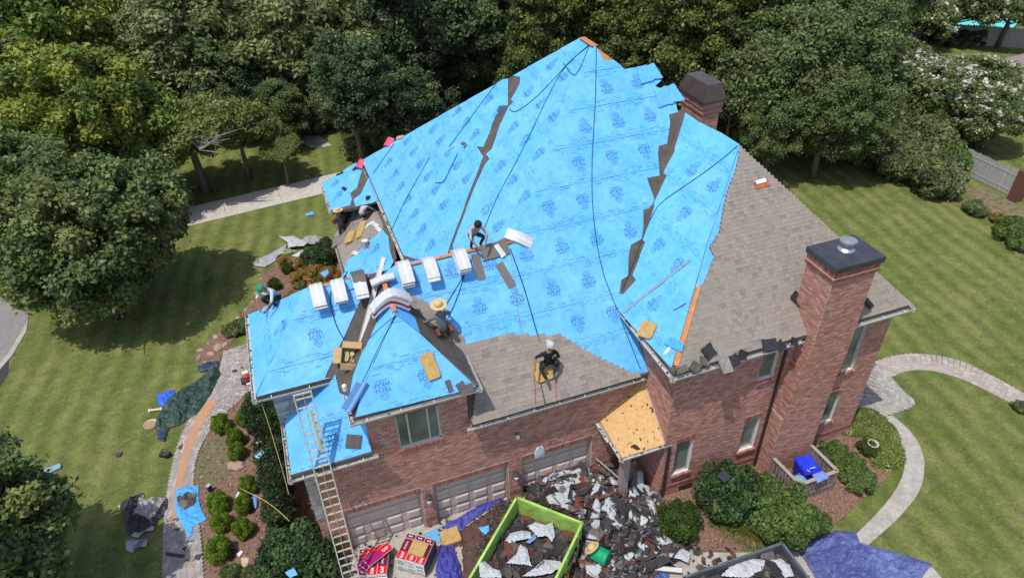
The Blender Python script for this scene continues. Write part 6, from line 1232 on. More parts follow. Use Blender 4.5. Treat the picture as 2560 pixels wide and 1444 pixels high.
b = MB(); b.lathe([(0, 0), (.2, 0), (.24, .75), (.20, .80), (.08, .86), (0, .87)], 16, T(15.2, -3.1, 0), (.22, .34, .44)); tag(b.build('refuse_bin', M_VC), 'grey blue round topped refuse can in the front left corner of the screen', 'bin')
tarp('plastic_bag', 'pale blue plastic bag lying on the front rail of the screen', [(15.4, -3.68), (15.95, -3.64), (15.95, -3.3), (15.45, -3.3)], (.16, .26, .55), 1.15, .1, 3, .05, 95, 'plastic bag', world=True)
p = gz(2182, 1110, .45); t = thing('bird_bath', 'round stone bird bath in the ivy near the curved concrete path', 'bird bath', (p.x, p.y, 0)); b = MB(); b.lathe([(.14, 0), (.11, .1), (.09, .35), (.14, .42)], 14, T(p.x, p.y, 0), (.3, .27, .22)); b.build('pedestal', M_STONE, t)
b = MB(); b.lathe([(.10, .40), (.19, .46), (.22, .52), (.19, .53), (.14, .48), (0, .46)], 18, T(p.x, p.y, 0), (.50, .45, .37)); b.build('bowl', M_STONE, t); b = MB(); b.lathe([(0, .475), (.14, .485)], 18, T(p.x, p.y, 0), (.10, .08, .06)); b.build('leaf_litter', M_VC, t)
# fallen drum with a straw hat on its end
p = gz(1502, 1383, .75); dx = (gz(1524, 1391, .75)-gz(1480, 1367, .75)).normalized(); Md = Matrix(((-dx.y, 0, dx.x, p.x), (dx.x, 0, dx.y, p.y), (0, 1, 0, p.z-.08), (0, 0, 0, 1))); b = MB()
b.lathe([(0, -.30), (.25, -.30), (.27, -.27), (.27, -.1), (.28, -.08), (.27, -.06), (.27, .1), (.28, .12), (.27, .14), (.27, .24), (.255, .27), (.22, .27), (.21, .24), (0, .24)], 24, Md, (.0, .30, .13)); tag(b.build('green_drum', M_VC), 'bright green drum lying on white sheeting right of the dumpster', 'drum')
hp = gz(1481, 1365, 1.05); Mh = T(hp.x, hp.y, hp.z-.1) @ RZ(math.atan2(dx.y, dx.x)) @ RY(-.75); b = MB(); b.lathe([(.29, .02), (.25, .0), (.15, .02), (.145, .09), (.12, .15), (.05, .17), (0, .16)], 22, Mh); ho = b.build('straw_hat', M_STRAW, smooth=True); tag(ho, 'pale straw hat resting on the end of the fallen green drum', 'hat'); k_ = MB(); k_.lathe([(.152, .022), (.152, .045)], 22, Mh, (.35, .24, .10)); k_.build('hat_band', M_CLOTH, ho)
b = MB(); b.bar(gz(700, 1337, .5), gz(776, 1311, .5), .2, .16, (.30, .27, .23)); b.bar(gz(702, 1338, .1), gz(702, 1338, .5), .1, .1, (.28, .25, .21)); tag(b.build('landscape_timber', M_VC), 'weathered grey timber between the tall hedge and the big dark bush', 'timber')
rope('garden_hose', 'thin tan cord lying over the tall hedge from the left gutter', [gz(655, 1010, 2.0), gz(672, 1060, 2.2), gz(690, 1120, 2.25), gz(708, 1180, 2.3), gz(722, 1235, 2.3)], .012, (.40, .34, .16), cat='cord')
rope('garden_hose', 'short yellow cord across the lower end of the tall hedge', [gz(598, 1218, 1.1), gz(625, 1232, 1.6), gz(660, 1248, 2.2), gz(700, 1278, 2.3), gz(724, 1302, 2.2)], .012, (.50, .44, .12), cat='cord')
for k, (px, py, w_, h_, r_, l_) in enumerate(((1810, 1190, .4, .35, .4, 'black scrap lying on top of the large dark glossy bush'), (1580, 1170, .5, .5, .2, 'brown board scrap leaning in the porch opening'))):
    pz_ = gz(px, py, 2.02 if k == 0 else .9); b = MB(); b.box(T(*pz_) @ RZ(r_) @ RX(.25 if k == 0 else 1.1) @ S(w_, h_, .02), (.04, .04, .05) if k == 0 else (.38, .22, .09)); tag(b.build('shingle_scrap', M_SCRAP), l_, 'scrap')
# ================================================================== plants
def leaf_mesh(name, C, Rr, nper, size, cols, seed, up=.35, shell=.55, flat=1.0, mats=None, elong=1.6, droop=0.0, flowers=0, fsize=.09, fcol=(.62, .59, .50), colvar=.22, loose=0.0):
    """leaf sized faces in clumps: C clump centres, Rr clump radii"""
    r = np.random.default_rng(seed); C = np.asarray(C, float); Rr = np.asarray(Rr, float); n = len(C)
    idx = np.repeat(np.arange(n), nper); N = len(idx)
    d = r.normal(size=(N, 3)); d[:, 2] += up; d /= np.linalg.norm(d, axis=1, keepdims=True)
    rad = Rr[idx]*(shell+(1-shell)*r.random(N)**.5)*np.where(r.random(N) < loose, r.uniform(1.0, 1.75, N), 1.0); P = C[idx]+d*rad[:, None]*np.array([1, 1, flat])
    nr = d*.55+r.normal(size=(N, 3))*.55; nr[:, 2] += .45; nr /= np.linalg.norm(nr, axis=1, keepdims=True)
    a = r.normal(size=(N, 3)); a[:, 2] -= droop; a -= nr*(a*nr).sum(1, keepdims=True); a /= np.linalg.norm(a, axis=1, keepdims=True); b = np.cross(nr, a)
    s = size*r.uniform(.6, 1.35, N)[:, None]; q = np.stack([P-a*s*.5*elong, P-b*s*.5, P+a*s*.5*elong, P+b*s*.5], 1)
    cols = np.asarray(cols); cc = cols[r.integers(0, len(cols), n)][idx]*(1+r.uniform(-colvar, colvar, (n, 1))[idx])*(1+r.uniform(-.28, .28, (N, 1)))
    mi = np.zeros(N, np.int32)
    if flowers:
        M = int(flowers); k = r.integers(0, n, M); dd = r.normal(size=(M, 3)); dd[:, 2] = np.abs(dd[:, 2])+.35; dd /= np.linalg.norm(dd, axis=1, keepdims=True); base = C[k]+dd*Rr[k][:, None]*1.04*np.array([1, 1, flat])
        fp = np.repeat(base, 9, 0)+r.normal(size=(M*9, 3))*fsize*.6; fn = r.normal(size=(M*9, 3)); fn[:, 2] += .6; fn /= np.linalg.norm(fn, axis=1, keepdims=True); fa = r.normal(size=(M*9, 3)); fa -= fn*(fa*fn).sum(1, keepdims=True); fa /= np.linalg.norm(fa, axis=1, keepdims=True); fb = np.cross(fn, fa); fs_ = fsize
        q = np.concatenate([q, np.stack([fp-fa*fs_*.6, fp-fb*fs_*.6, fp+fa*fs_*.6, fp+fb*fs_*.6], 1)]); cc = np.concatenate([cc, np.tile(np.array(fcol), (M*9, 1))*r.uniform(.85, 1.1, (M*9, 1))]); mi = np.concatenate([mi, np.ones(M*9, np.int32)]); N += M*9
    me = bpy.data.meshes.new(name); me.vertices.add(N*4); me.vertices.foreach_set('co', q.astype(np.float32).ravel()); me.loops.add(N*4); me.loops.foreach_set('vertex_index', np.arange(N*4, dtype=np.int32)); me.polygons.add(N); me.polygons.foreach_set('loop_start', np.arange(0, N*4, 4, dtype=np.int32)); me.polygons.foreach_set('loop_total', np.full(N, 4, np.int32))
    for m in (mats or [M_LEAF, M_FLOWER]): me.materials.append(m)
    me.polygons.foreach_set('material_index', mi); at = me.color_attributes.new('col', 'FLOAT_COLOR', 'POINT'); col = np.ones((N*4, 4), np.float32); col[:, :3] = np.repeat(np.clip(cc, 0, 1), 4, 0); at.data.foreach_set('color', col.ravel()); me.update(); me.validate(); return me
def crown_clumps(R, rz, n, seed, lo=-.55, rmin=.09, rmax=.20, irr=.40):
    r = np.random.default_rng(seed); out = []; rr = []
    lob = r.normal(size=(9, 3)); lob /= np.linalg.norm(lob, axis=1, keepdims=True); amp = r.uniform(-irr, irr, 9)
    while len(out) < n:
        d = r.normal(size=3); d /= np.linalg.norm(d)
        if d[2] < lo: continue
        k = 1+sum(a*max(0, d@l)**3 for a, l in zip(amp, lob)); t = r.uniform(.25, 1.0)**.55
        out.append(d*np.array([R, R, rz])*k*t*.86); rr.append(R*r.uniform(rmin, rmax)*(1.1-.35*t))
    return np.array(out), np.array(rr)
KINDS = {}
def make_kind(k, R, rz, n, nper, size, cols, seed, conif=False, flowers=0, **kw):
    if conif:
        r = np.random.default_rng(seed); C = []; Q = []
        for i in range(n):
            t = r.random()**.75; a = r.uniform(0, 6.283); rad = R*(1-t)**.7*r.uniform(.35, 1.0); C.append((rad*math.cos(a), rad*math.sin(a), -rz+2*rz*t-.25*rad)); Q.append(R*r.uniform(.13, .23)*(1.1-.45*t))
        C, Q = np.array(C), np.array(Q)
    else: C, Q = crown_clumps(R, rz, int(n*2.1), seed, **{q: v for q, v in kw.items() if q in ('lo', 'rmin', 'rmax', 'irr')})
    me = leaf_mesh('crown', C, Q*1.08, int(nper*1.12), size*.60, np.array(cols)*np.array([2.25, 2.15, 1.45]), seed, flowers=flowers, up=.45 if conif else .35, flat=.62 if conif else .85, elong=1.7, shell=.30, loose=.38, colvar=.15, droop=.4 if conif else 0, fsize=.17)
    b = MB(); rnd = random.Random(seed); th = R*.052
    b.tube([(0, 0, -rz*2.1), (.05*R, 0, -rz*.9), (.02*R, .05*R, -rz*.1), (0, 0, rz*.5)], [th*1.5, th*1.1, th*.7, th*.25], 8, (1, 1, 1))
    for i in range(12):
        c = C[rnd.randrange(len(C))]; z0 = rnd.uniform(-rz*.9, rz*.1); p = Vector((.03*R, .02*R, z0)); e = Vector(c); mid = p.lerp(e, .5)+Vector((0, 0, -.08*R)); b.tube([p, mid, e], [th*.5, th*.32, th*.1], 6, (1, 1, 1))
    KINDS[k] = (me, b.mesh('trunk', M_BARK, True), rz)
make_kind('maple', 4.5, 4.4, 170, 300, .25, [(.062, .090, .040), (.078, .108, .046), (.050, .078, .036), (.095, .120, .055)], 1, lo=-.95)
make_kind('tulip', 4.5, 4.4, 150, 300, .27, [(.105, .135, .028), (.080, .115, .028), (.130, .150, .035), (.060, .090, .028)], 2, lo=-.9)
make_kind('oak', 4.5, 4.2, 130, 300, .27, [(.072, .098, .050), (.090, .115, .060), (.055, .080, .040), (.105, .125, .068)], 3, lo=-.9)
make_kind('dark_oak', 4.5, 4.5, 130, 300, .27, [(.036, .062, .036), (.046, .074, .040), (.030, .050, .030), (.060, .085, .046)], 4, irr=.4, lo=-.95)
make_kind('hemlock', 3.6, 6.0, 190, 240, .26, [(.060, .085, .026), (.048, .072, .026), (.080, .100, .034), (.038, .060, .024)], 5, conif=True)
make_kind('ash', 4.5, 4.4, 160, 320, .22, [(.060, .090, .044), (.048, .076, .036), (.076, .104, .054)], 6, lo=-.95)
make_kind('myrtle', 3.0, 2.2, 110, 220, .19, [(.062, .092, .042), (.080, .108, .048), (.050, .078, .036)], 7, flowers=300, lo=-.5)
make_kind('plum', 2.0, 1.8, 60, 200, .18, [(.060, .040, .052), (.075, .050, .060)], 8)
make_kind('dogwood', 3.5, 1.8, 110, 240, .20, [(.085, .112, .042), (.070, .098, .036), (.100, .120, .050)], 9, lo=-.3)
make_kind('sapling', 2.4, 1.8, 60, 90, .17, [(.085, .112, .042), (.070, .098, .036), (.100, .120, .050)], 10, lo=-.3, rmin=.10, rmax=.2)
_used = set()
def tree(kind, px, py, h, R, label, name, group=None, rz=None, rot=None, base=None):
    me, tr, r0 = KINDS[kind]; R0 = {'hemlock': 3.6, 'myrtle': 3.0, 'plum': 2.0, 'dogwood': 3.5, 'sapling': 2.4}.get(kind, 4.5); s = R/R0; P = gz(px, py, h); sz = (rz/r0) if rz else s
    t = thing(name, label, 'tree', (P.x, P.y, 0), group)
    M = T(P.x, P.y, h) @ RZ(random.uniform(0, 6.28) if rot is None else rot) @ S(s, s, sz)
    link('crown', me, t, None, None, M); k = h/(2.0*r0*sz) if h > 0 else 1; link('trunk', tr, t, None, None, T(P.x, P.y, h) @ RZ(random.uniform(0, 6)) @ S(s, s, max(sz*.5, h/(2.05*r0)))); return t
GT_ = 'wood of trees on the left'; GB_ = 'trees behind the house'
tree('maple', 205, 600, 4.7, 4.4, 'big rounded green tree on the lawn between the driveway and the concrete walk', 'maple_tree')
tree('maple', 60, 500, 6.0, 3.6, 'green tree at the left edge behind the big rounded lawn tree', 'maple_tree', GT_)
for px, py, h, R, l_ in ((140, 170, 5.8, 6.9, 'tall yellow green tree in the upper left corner wood'), (330, 40, 5.8, 6.3, 'yellow green tree at the top edge right of the corner one'), (20, 300, 5.8, 5.9, 'yellow green tree on the left edge below the corner one'), (250, 310, 5.8, 4.8, 'lower yellow green tree above the dead branches on its left'), (-60, 80, 5.8, 6.6, 'yellow green tree cut by the left edge at the top')):
    tree('tulip', px, py, h, R, l_, 'tulip_tree', GT_)
for px, py, h, R, l_ in ((500, 130, 5.8, 5.8, 'grey green tree at the top between the yellow green trees and the leaning trunk'), (640, 60, 5.8, 5.8, 'grey green tree at the top edge beside the pale glimpse of a house'), (775, 105, 5.8, 6.1, 'grey green tree with a pale leaning trunk beside the roof'), (900, 40, 5.8, 5.5, 'grey green tree at the top edge above the dark gap')):
    tree('oak', px, py, h, R, l_, 'oak_tree', GT_)
for px, py, h, R, l_ in ((470, 330, 4.4, 4.0, 'low spreading tree with bare dead branches above the concrete walk'), (350, 395, 3.8, 3.2, 'low spreading tree left of the dead branches'), (590, 320, 3.8, 2.4, 'low spreading tree right of the dead branches'), (700, 375, 2.6, 1.5, 'smallest spreading tree above the concrete walk near the roof')):
    tree('dogwood', px, py, h, R, l_, 'spreading_tree', GT_)
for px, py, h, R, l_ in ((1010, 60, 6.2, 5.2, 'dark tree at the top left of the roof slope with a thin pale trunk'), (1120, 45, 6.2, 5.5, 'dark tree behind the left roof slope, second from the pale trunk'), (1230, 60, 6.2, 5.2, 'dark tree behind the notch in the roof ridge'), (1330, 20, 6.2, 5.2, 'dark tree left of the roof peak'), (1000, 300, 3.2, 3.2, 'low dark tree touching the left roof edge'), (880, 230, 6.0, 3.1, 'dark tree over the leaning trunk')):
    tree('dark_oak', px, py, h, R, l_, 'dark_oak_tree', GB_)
for px, py, h, R, l_ in ((1400, 10, 9, 3.6, 'evergreen directly above the roof peak'), (1500, 20, 8.5, 3.6, 'evergreen just right of the roof peak'), (1600, 55, 8, 3.5, 'evergreen second right of the roof peak'), (1560, 120, 6, 3.2, 'evergreen low behind the ragged blue edge'), (1690, 120, 6.5, 3.4, 'evergreen behind the rear chimney'), (1700, 20, 9.5, 3.6, 'evergreen at the top edge above the rear chimney'), (1790, 80, 8, 3.5, 'evergreen right of the rear chimney'), (1860, 20, 9.5, 3.5, 'evergreen at the top edge left of the broad ash tree'), (1450, 80, 6, 3.0, 'evergreen low behind the peak'), (1330, 110, 7, 3.0, 'evergreen left of the peak')):
    tree('hemlock', px, py, h, R, l_, 'hemlock_tree', 'dense evergreens behind the roof peak', rz=6.0)
tree('ash', 1975, 200, 5.6, 5.2, 'broad ash tree with a short pale trunk at the back of the right lawn', 'ash_tree'); tree('ash', 2075, 280, 4.6, 3.2, 'smaller ash crown on the right of the broad ash tree', 'ash_tree'); tree('ash', 1935, 300, 4.0, 2.5, 'low ash crown over the shade beside the right wing ridge', 'ash_tree'); tree('ash', 2110, 100, 7, 3.6, 'ash tree behind the broad one at the top right', 'ash_tree')
tree('plum', 1833, 262, 4.0, 1.9, 'small purple leaved tree right of the rear chimney', 'plum_tree')
for px, py, h, R, l_ in ((2330, 235, 3.0, 3.3, 'white flowering tree in the middle of the flowering group'), (2235, 165, 3.2, 2.8, 'white flowering tree next to the broad ash tree'), (2440, 215, 2.8, 2.9, 'white flowering tree beside the small far lawn'), (2490, 285, 2.6, 2.4, 'white flowering tree above the white fence'), (2270, 30, 3.6, 3.4, 'white flowering tree at the top edge left of the turquoise pool'), (2400, 15, 3.6, 3.2, 'white flowering tree at the top edge over the turquoise pool'), (2530, 20, 3.6, 3.0, 'white flowering tree in the top right corner')):
    tree('myrtle', px, py, h, R*1.2, l_, 'flowering_tree', 'white flowering trees on the right', rz=2.2*R/3.0)
tree('myrtle', 300, 420, 2.6, 1.8, 'white flowering shrub tree among the left trees', 'flowering_tree')
for i, (px, py, h, R, k) in enumerate(((40, -60, 9, 5, 'tulip'), (600, -70, 9, 5, 'oak'), (1050, -70, 10, 5, 'dark_oak'), (1500, -70, 9, 3.6, 'hemlock'), (1950, -30, 9, 5, 'ash'), (2200, -60, 9, 5, 'ash'))):
    tree(k, px, py, h, R, 'far tree cut by the top edge, number %d from the left' % (i+1) if False else ('far tree cut by the top edge above the ' + ('upper left corner', 'pale house glimpse', 'left roof slope', 'roof peak', 'broad ash tree', 'left flowering trees')[i]), 'background_tree', GB_)
tree('sapling', 20, 1390, 3.4, 2.5, 'shaded leafy tree top in the bottom left corner', 'small_tree', rz=1.9)
# bare dead branches
b = MB(); rnd = random.Random(9); o0 = gz(500, 375, 4.4)
for k in range(14):
    a = rnd.uniform(-.6, 2.2); L_ = rnd.uniform(1., 2.6); e = o0+Vector((L_*math.cos(a), L_*math.sin(a)*.7, rnd.uniform(-.5, 1.0))); mid = o0.lerp(e, .5)+Vector((0, 0, rnd.uniform(0, .4))); b.tube([o0, mid, e], [.05, .035, .012], 5, (.27, .245, .22))
    for q in range(2): f = mid+Vector((rnd.uniform(-.8, .8), rnd.uniform(-.6, .8), rnd.uniform(0, .5))); b.tube([mid, f], [.025, .008], 4, (.27, .245, .22))
tag(b.build('dead_branches', M_VC), 'bare grey dead branches sticking out of the spreading tree', 'branches')
b = MB(); p0, p1, p2 = gz(905, 350, 0), gz(868, 275, 2.5), gz(842, 215, 5.2); b.tube([p0, p1, p2, gz(830, 150, 8)], [.42, .36, .3, .2], 9, (.30, .26, .22)); b.tube([p1, gz(800, 265, 3.4)], [.12, .05], 6, (.3, .26, .22)); tag(b.build('leaning_trunk', M_BARK), 'pale leaning tree trunk beside the left roof edge', 'tree trunk')
# ---- shrubs
def shrub(name, label, P, R, H, kind, group=None, cat='shrub'):
    me = SHR[kind]; t = thing(name, label, cat, (P[0], P[1], 0), group); link('foliage', me, t, None, None, T(P[0], P[1], 0) @ RZ(random.uniform(0, 6)) @ S(R, R, H)); b = MB(); b.tube([(P[0], P[1], 0), (P[0], P[1], H*.5)], [.05, .02], 6, (1, 1, 1)); b.build('stem', M_BARK, t); return t
SHR = {}
def shr(k, n, nper, size, cols, seed, rr=(.22, .34), irr=.1, flowers=0, up=.3, elong=1.5):
    r = np.random.default_rng(seed); d = r.normal(size=(n, 3)); d /= np.linalg.norm(d, axis=1, keepdims=True); d[:, 2] = d[:, 2]*.42+.52; t = r.uniform(.55, .80, (n, 1))*(1+r.uniform(-irr, irr, (n, 1))); C = np.concatenate([d[:, :2]*t, d[:, 2:]*(.75+.25*t)*.95], 1)
    SHR[k] = leaf_mesh('foliage', C, r.uniform(*rr, n), nper, size, np.array(cols)*1.55, seed, up=up, flat=.75, elong=elong, flowers=flowers, fsize=.03)
shr('box', 60, 260, .060, [(.105, .165, .014), (.085, .140, .014), (.130, .185, .020)], 1, irr=.03)
shr('boxdark', 60, 280, .055, [(.030, .060, .012), (.040, .075, .014), (.055, .085, .014)], 2, irr=.03)
shr('holly', 70, 260, .062, [(.030, .062, .020), (.042, .080, .026), (.055, .095, .030), (.025, .05, .018)], 3)
shr('laurel', 60, 240, .075, [(.075, .118, .028), (.095, .138, .034), (.058, .095, .024)], 4, irr=.2)
shr('yellow', 40, 160, .085, [(.20, .155, .03), (.14, .13, .03), (.24, .12, .04), (.10, .11, .03)], 5, irr=.25)
shr('wild', 60, 260, .075, [(.110, .130, .048), (.085, .108, .040), (.130, .145, .058)], 6, irr=.3)
GBX = 'round clipped bushes along the paved walk'
for px, py, R, H, l_ in ((550, 1056, .52, .95, 'round clipped bush nearest the green tarp'), (606, 1042, .38, .9, 'small clipped bush close to the left gutter'), (586, 1090, .46, 1.0, 'upper of the two merged clipped bushes beside the grass patch'), (590, 1125, .46, .9, 'lower of the two merged clipped bushes beside the grass patch'), (543, 1252, .54, .9, 'round clipped bush right of the blue sheet, first of its row'), (607, 1256, .44, .9, 'round clipped bush beside the pale wooden stake'), (618, 1210, .46, .9, 'round clipped bush above the pale wooden stake'), (550, 1300, .48, .85, 'middle round bush of the left row below the blue sheet'), (605, 1316, .47, .95, 'round clipped bush beside the tall hedge, lowest of its row'), (543, 1368, .60, 1.0, 'largest round clipped bush at the bottom of the walk'), (576, 1428, .42, .7, 'dull green bush at the bottom edge beside the walk'), (626, 1432, .36, .7, 'small dull bush at the bottom edge beside the cardboard')):
    p = gz(px, py, H*.5); shrub('clipped_bush', l_, p, R*.86, H*.92, 'box' if py < 1400 else 'wild', GBX, 'bush')
def hedge(name, label, a, c, wd, H, kind_cols, seed, n=190):
    r = np.random.default_rng(seed); a, c = np.array(a), np.array(c); t = r.random(n); C = np.stack([a[0]+(c[0]-a[0])*t+r.uniform(-wd, wd, n)*.7, a[1]+(c[1]-a[1])*t+r.uniform(-.1, .1, n), H*(.12+.82*r.random(n)**.6)], 1)
    me = leaf_mesh('foliage', C, r.uniform(.22, .38, n), 190, .06, kind_cols, seed, flat=.9); t = thing(name, label, 'hedge', ((a[0]+c[0])/2, (a[1]+c[1])/2, 0)); link('foliage', me, t)
hedge('tall_hedge', 'tall dark clipped hedge standing between the round bushes and the garage corner', (-3.12, 1.5), (-3.2, 5.2), .50, 2.1, [(.028, .052, .013), (.040, .068, .016), (.060, .090, .022), (.022, .042, .012)], 11)
p = gz(742, 1392, 1.0); shrub('holly_bush', 'big dark rounded bush at the bottom edge left of the ladder', (p.x, p.y-.1), 1.52, 1.9, 'holly')
p = gz(655, 1015, 1.2); shrub('holly_bush', 'dark leafy bush in the corner under the left gutter', (p.x, p.y), .95, 1.9, 'holly'); p = gz(690, 1035, 1.0); shrub('holly_bush', 'dark leafy bush against the stone wall', (p.x, p.y), .7, 1.5, 'holly')
shrub('clipped_bush', 'dark egg shaped clipped bush at the foot of the right wing downspout', (10.15, -3.0), .80, 1.45, 'boxdark', None, 'bush'); shrub('holly_bush', 'large dark glossy bush before the right wing wall', (12.35, -2.72), 1.25, 2.0, 'holly'); shrub('laurel_bush', 'large lighter green bush in front of the slatted screen', (13.75, -4.3), 1.22, 1.7, 'laurel'); shrub('laurel_bush', 'lighter green bush left of the slatted screen', (13.5, -3.1), .8, 1.4, 'laurel')
for px, py, R, H, l_, k in ((2085, 1135, .6, .8, 'green bush right of the slatted screen by the chimney foot', 'laurel'), (2125, 1165, .6, .8, 'green bush behind the right corner of the slatted screen', 'laurel'), (2150, 1200, .6, .7, 'green bush beside the curved concrete path', 'laurel'), (2170, 1120, .45, .55, 'small dark bush under the bird bath', 'boxdark')):
    p = gz(px, py, H*.4); shrub('garden_bush', l_, p, R, H, k)
C_ = []; P = [w2(gz(*p)) for p in ((2105, 1090), (2140, 1035), (2170, 1030), (2215, 1060), (2240, 1100), (2252, 1150), (2225, 1172), (2180, 1160), (2190, 1100), (2140, 1085))]; r = np.random.default_rng(3)
while len(C_) < 260:
    x, y = r.uniform(min(p[0] for p in P), max(p[0] for p in P)), r.uniform(min(p[1] for p in P), max(p[1] for p in P))
    if inpoly(x, y, P): C_.append((x, y, .08))
o = link('ground_cover', leaf_mesh('ground_cover', C_, np.full(len(C_), .26), 90, .06, [(.19, .24, .05), (.15, .20, .042), (.23, .26, .075)], 5, flat=.7)); tag(o, 'bright green ivy ground cover around the bird bath', 'ground cover', kind='stuff')
def blades(name, label, P, R, seed, cols=((.17, .18, .04), (.13, .15, .035), (.20, .19, .06)), n=170, cat='grass clump', group=None):
    rnd = random.Random(seed); b = MB()
    for i in range(n):
        a = rnd.uniform(0, 6.28); L_ = R*rnd.uniform(.6, 1.1); d = Vector((math.cos(a), math.sin(a), 0)); s = Vector((-d.y, d.x, 0))*.012; o = Vector((P[0], P[1], .03))+d*rnd.uniform(0, R*.2); m1 = o+d*L_*.5+Vector((0, 0, L_*.55)); e = o+d*L_+Vector((0, 0, L_*.2)); b.add([o-s, o+s, m1+s, m1-s, e], [(0, 1, 2, 3), (3, 2, 4)], jit(rnd.choice(cols), .2, rnd))
    tag(b.build(name, M_LEAF), label, cat, group)
for i, (px, py, R, l_) in enumerate(((1830, 1328, .6, 'yellow green grass clump in the mulch below the large dark bush, left'), (1858, 1338, .55, 'yellow green grass clump in the mulch below the large dark bush, middle'), (1885, 1350, .5, 'yellow green grass clump nearest the grey trailer'), (1790, 1310, .35, 'thin olive grass clump right of the egg shaped bush'), (1910, 1325, .4, 'grass clump under the lighter green bush'))):
    blades('grass_clump', l_, gz(px, py), R, i)
# back left bed
for px, py, R, H, k, l_ in ((790, 650, .95, 1.3, 'holly', 'dark green shrub beside the scrap pile'), (815, 630, .8, 1.3, 'holly', 'dark green shrub at the low left gutter'), (765, 665, .8, .9, 'yellow', 'orange and olive shrub left of the dark green one'), (790, 690, .9, .9, 'yellow', 'orange and olive shrub nearest the white bundles'), (755, 700, .8, .8, 'yellow', 'orange and olive shrub above the green capped worker'), (825, 690, .7, .9, 'yellow', 'olive shrub by the grey ladder'), (718, 672, .36, .6, 'boxdark', 'small dark conical shrub below the grey sheet'), (686, 712, .38, .7, 'boxdark', 'small dark shrub alone in the mulch'), (683, 746, .36, .6, 'boxdark', 'small dark shrub nearest the lower roof corner'), (712, 658, .45, .6, 'yellow', 'pinkish low shrub below the grey sheet'), (600, 815, .55, .7, 'wild', 'yellow green shrub right at the left gutter'), (578, 826, .42, .6, 'wild', 'smaller yellow green shrub left of the other one'), (730, 745, .6, .5, 'yellow', 'yellow shrub behind the lower ridge corner')):
    p = gz(px, py, H*.4); shrub('garden_shrub', l_, p, R, H, k, 'shrubs in the left mulch bed')
# right border shrubs
for px, py, R, H, k, l_ in ((2165, 330, 1.9, 3.2, 'wild', 'tall loose shrub under the broad ash tree'), (2230, 300, 2.0, 3.4, 'wild', 'tall loose shrub next to the flowering trees'), (2215, 370, 1.7, 2.4, 'laurel', 'dense shrub in the border left of the middle'), (2290, 370, 2.1, 2.8, 'wild', 'large yellow green shrub in the middle of the border'), (2300, 430, 1.4, 1.8, 'laurel', 'dense shrub in front of the large yellow green one'), (2350, 405, 1.4, 2.0, 'laurel', 'dense shrub at the end of the white fence'), (2375, 470, .8, .9, 'wild', 'low shrub before the white fence'), (2440, 520, .9, .8, 'wild', 'straggling low shrub in the right border'), (2530, 570, 1.1, 1.5, 'laurel', 'dense shrub cut by the right edge'), (2555, 600, .9, 1.2, 'laurel', 'smaller dense shrub at the right edge'), (2120, 330, 1.5, 2.2, 'laurel', 'shaded shrub behind the ash trunk'), (2500, 545, .7, .7, 'yellow', 'dry brown shrub in the right border'), (2556, 1015, .45, .5, 'wild', 'yellow green grassy shrub at the right edge by the curved path'), (2290, 320, 1.6, 3.0, 'laurel', 'tall dense shrub under the flowering trees'), (2040, 345, 1.5, 2.0, 'laurel', 'shaded dense shrub left of the border'), (2170, 380, 1.6, 2.2, 'wild', 'loose shrub at the left end of the border'), (2250, 410, 1.6, 2.2, 'wild', 'loose shrub before the dense ones'), (2340, 450, 1.5, 2.0, 'wild', 'loose olive shrub at the front of the border'), (2430, 330, 1.6, 2.2, 'wild', 'loose shrub behind the white fence')):
    p = gz(px, py, H*.4); R, H = (R*1.15, H*1.15) if px < 2370 else (R*.85, H*.85); shrub('border_shrub', l_, p, R, H, k, 'shrubs along the right lawn border')
bed([(2400, 470), (2440, 500), (2500, 580), (2540, 640), (2640, 700), (2700, 640), (2560, 520), (2460, 470)], 7, 0, .012, mat('bare_border', (.20, .155, .09), .95, .3, 3, color2=(.11, .105, .04)))
# ------------------------------------------------------------------ fences, pool and neighbours
def picket(name, label, a, c, H, n, col, wdt, g=None):
    a, c = Vector((a.x, a.y, 0)), Vector((c.x, c.y, 0)); t = thing(name, label, 'fence', (a+c)/2, g); d = (c-a).normalized(); L_ = (c-a).length
    for i in range(n):
        p = a+d*(L_*(i+.5)/n); b = MB(); h = H*(1+random.uniform(-.02, .02)); w_ = L_/n*wdt; M = Matrix(((d.x, -d.y, 0, p.x), (d.y, d.x, 0, p.y), (0, 0, 1, 0), (0, 0, 0, 1))); b.prism([(-w_/2, .05), (w_/2, .05), (w_/2, h*.95), (0, h), (-w_/2, h*.95)], -.012, .012, jit(col, .1), 0, M @ RX(math.pi/2)); b.build('picket', M_VC, t)
    for z in (.4, H*.8): b = MB(); b.bar((a.x, a.y, z), (c.x, c.y, z), .05, .09, col); b.build('rail', M_VC, t)
picket('picket_fence', 'weathered white picket fence at the end of the right border shrubs', gz(2398, 430), gz(2540, 500), 1.75, 36, (.42, .40, .38), .90)
b = MB(); p = gz(2535, 500); b.aabb((p.x-.3, p.y-.3, 0), (p.x+.3, p.y+.3, 2.0)); tag(b.build('brick_pier', mat('pier_brick', (.15, .06, .045), .9, .3, 20)), 'dark red brick pier at the end of the white picket fence', 'pier')
picket('picket_fence', 'grey board fence far back below the turquoise pool', gz(2240, 100), gz(2640, 128), 1.9, 60, (.36, .33, .32), .97)
hg = np.linspace(0, 1, 60); a_, c_ = gz(2290, 112), gz(2440, 122); hedge('far_hedge', 'dark hedge against the grey board fence far back', (a_.x, a_.y-.5), (c_.x, c_.y-.5), .5, 1.8, [(.025, .04, .018), (.03, .05, .02)], 21, 90)
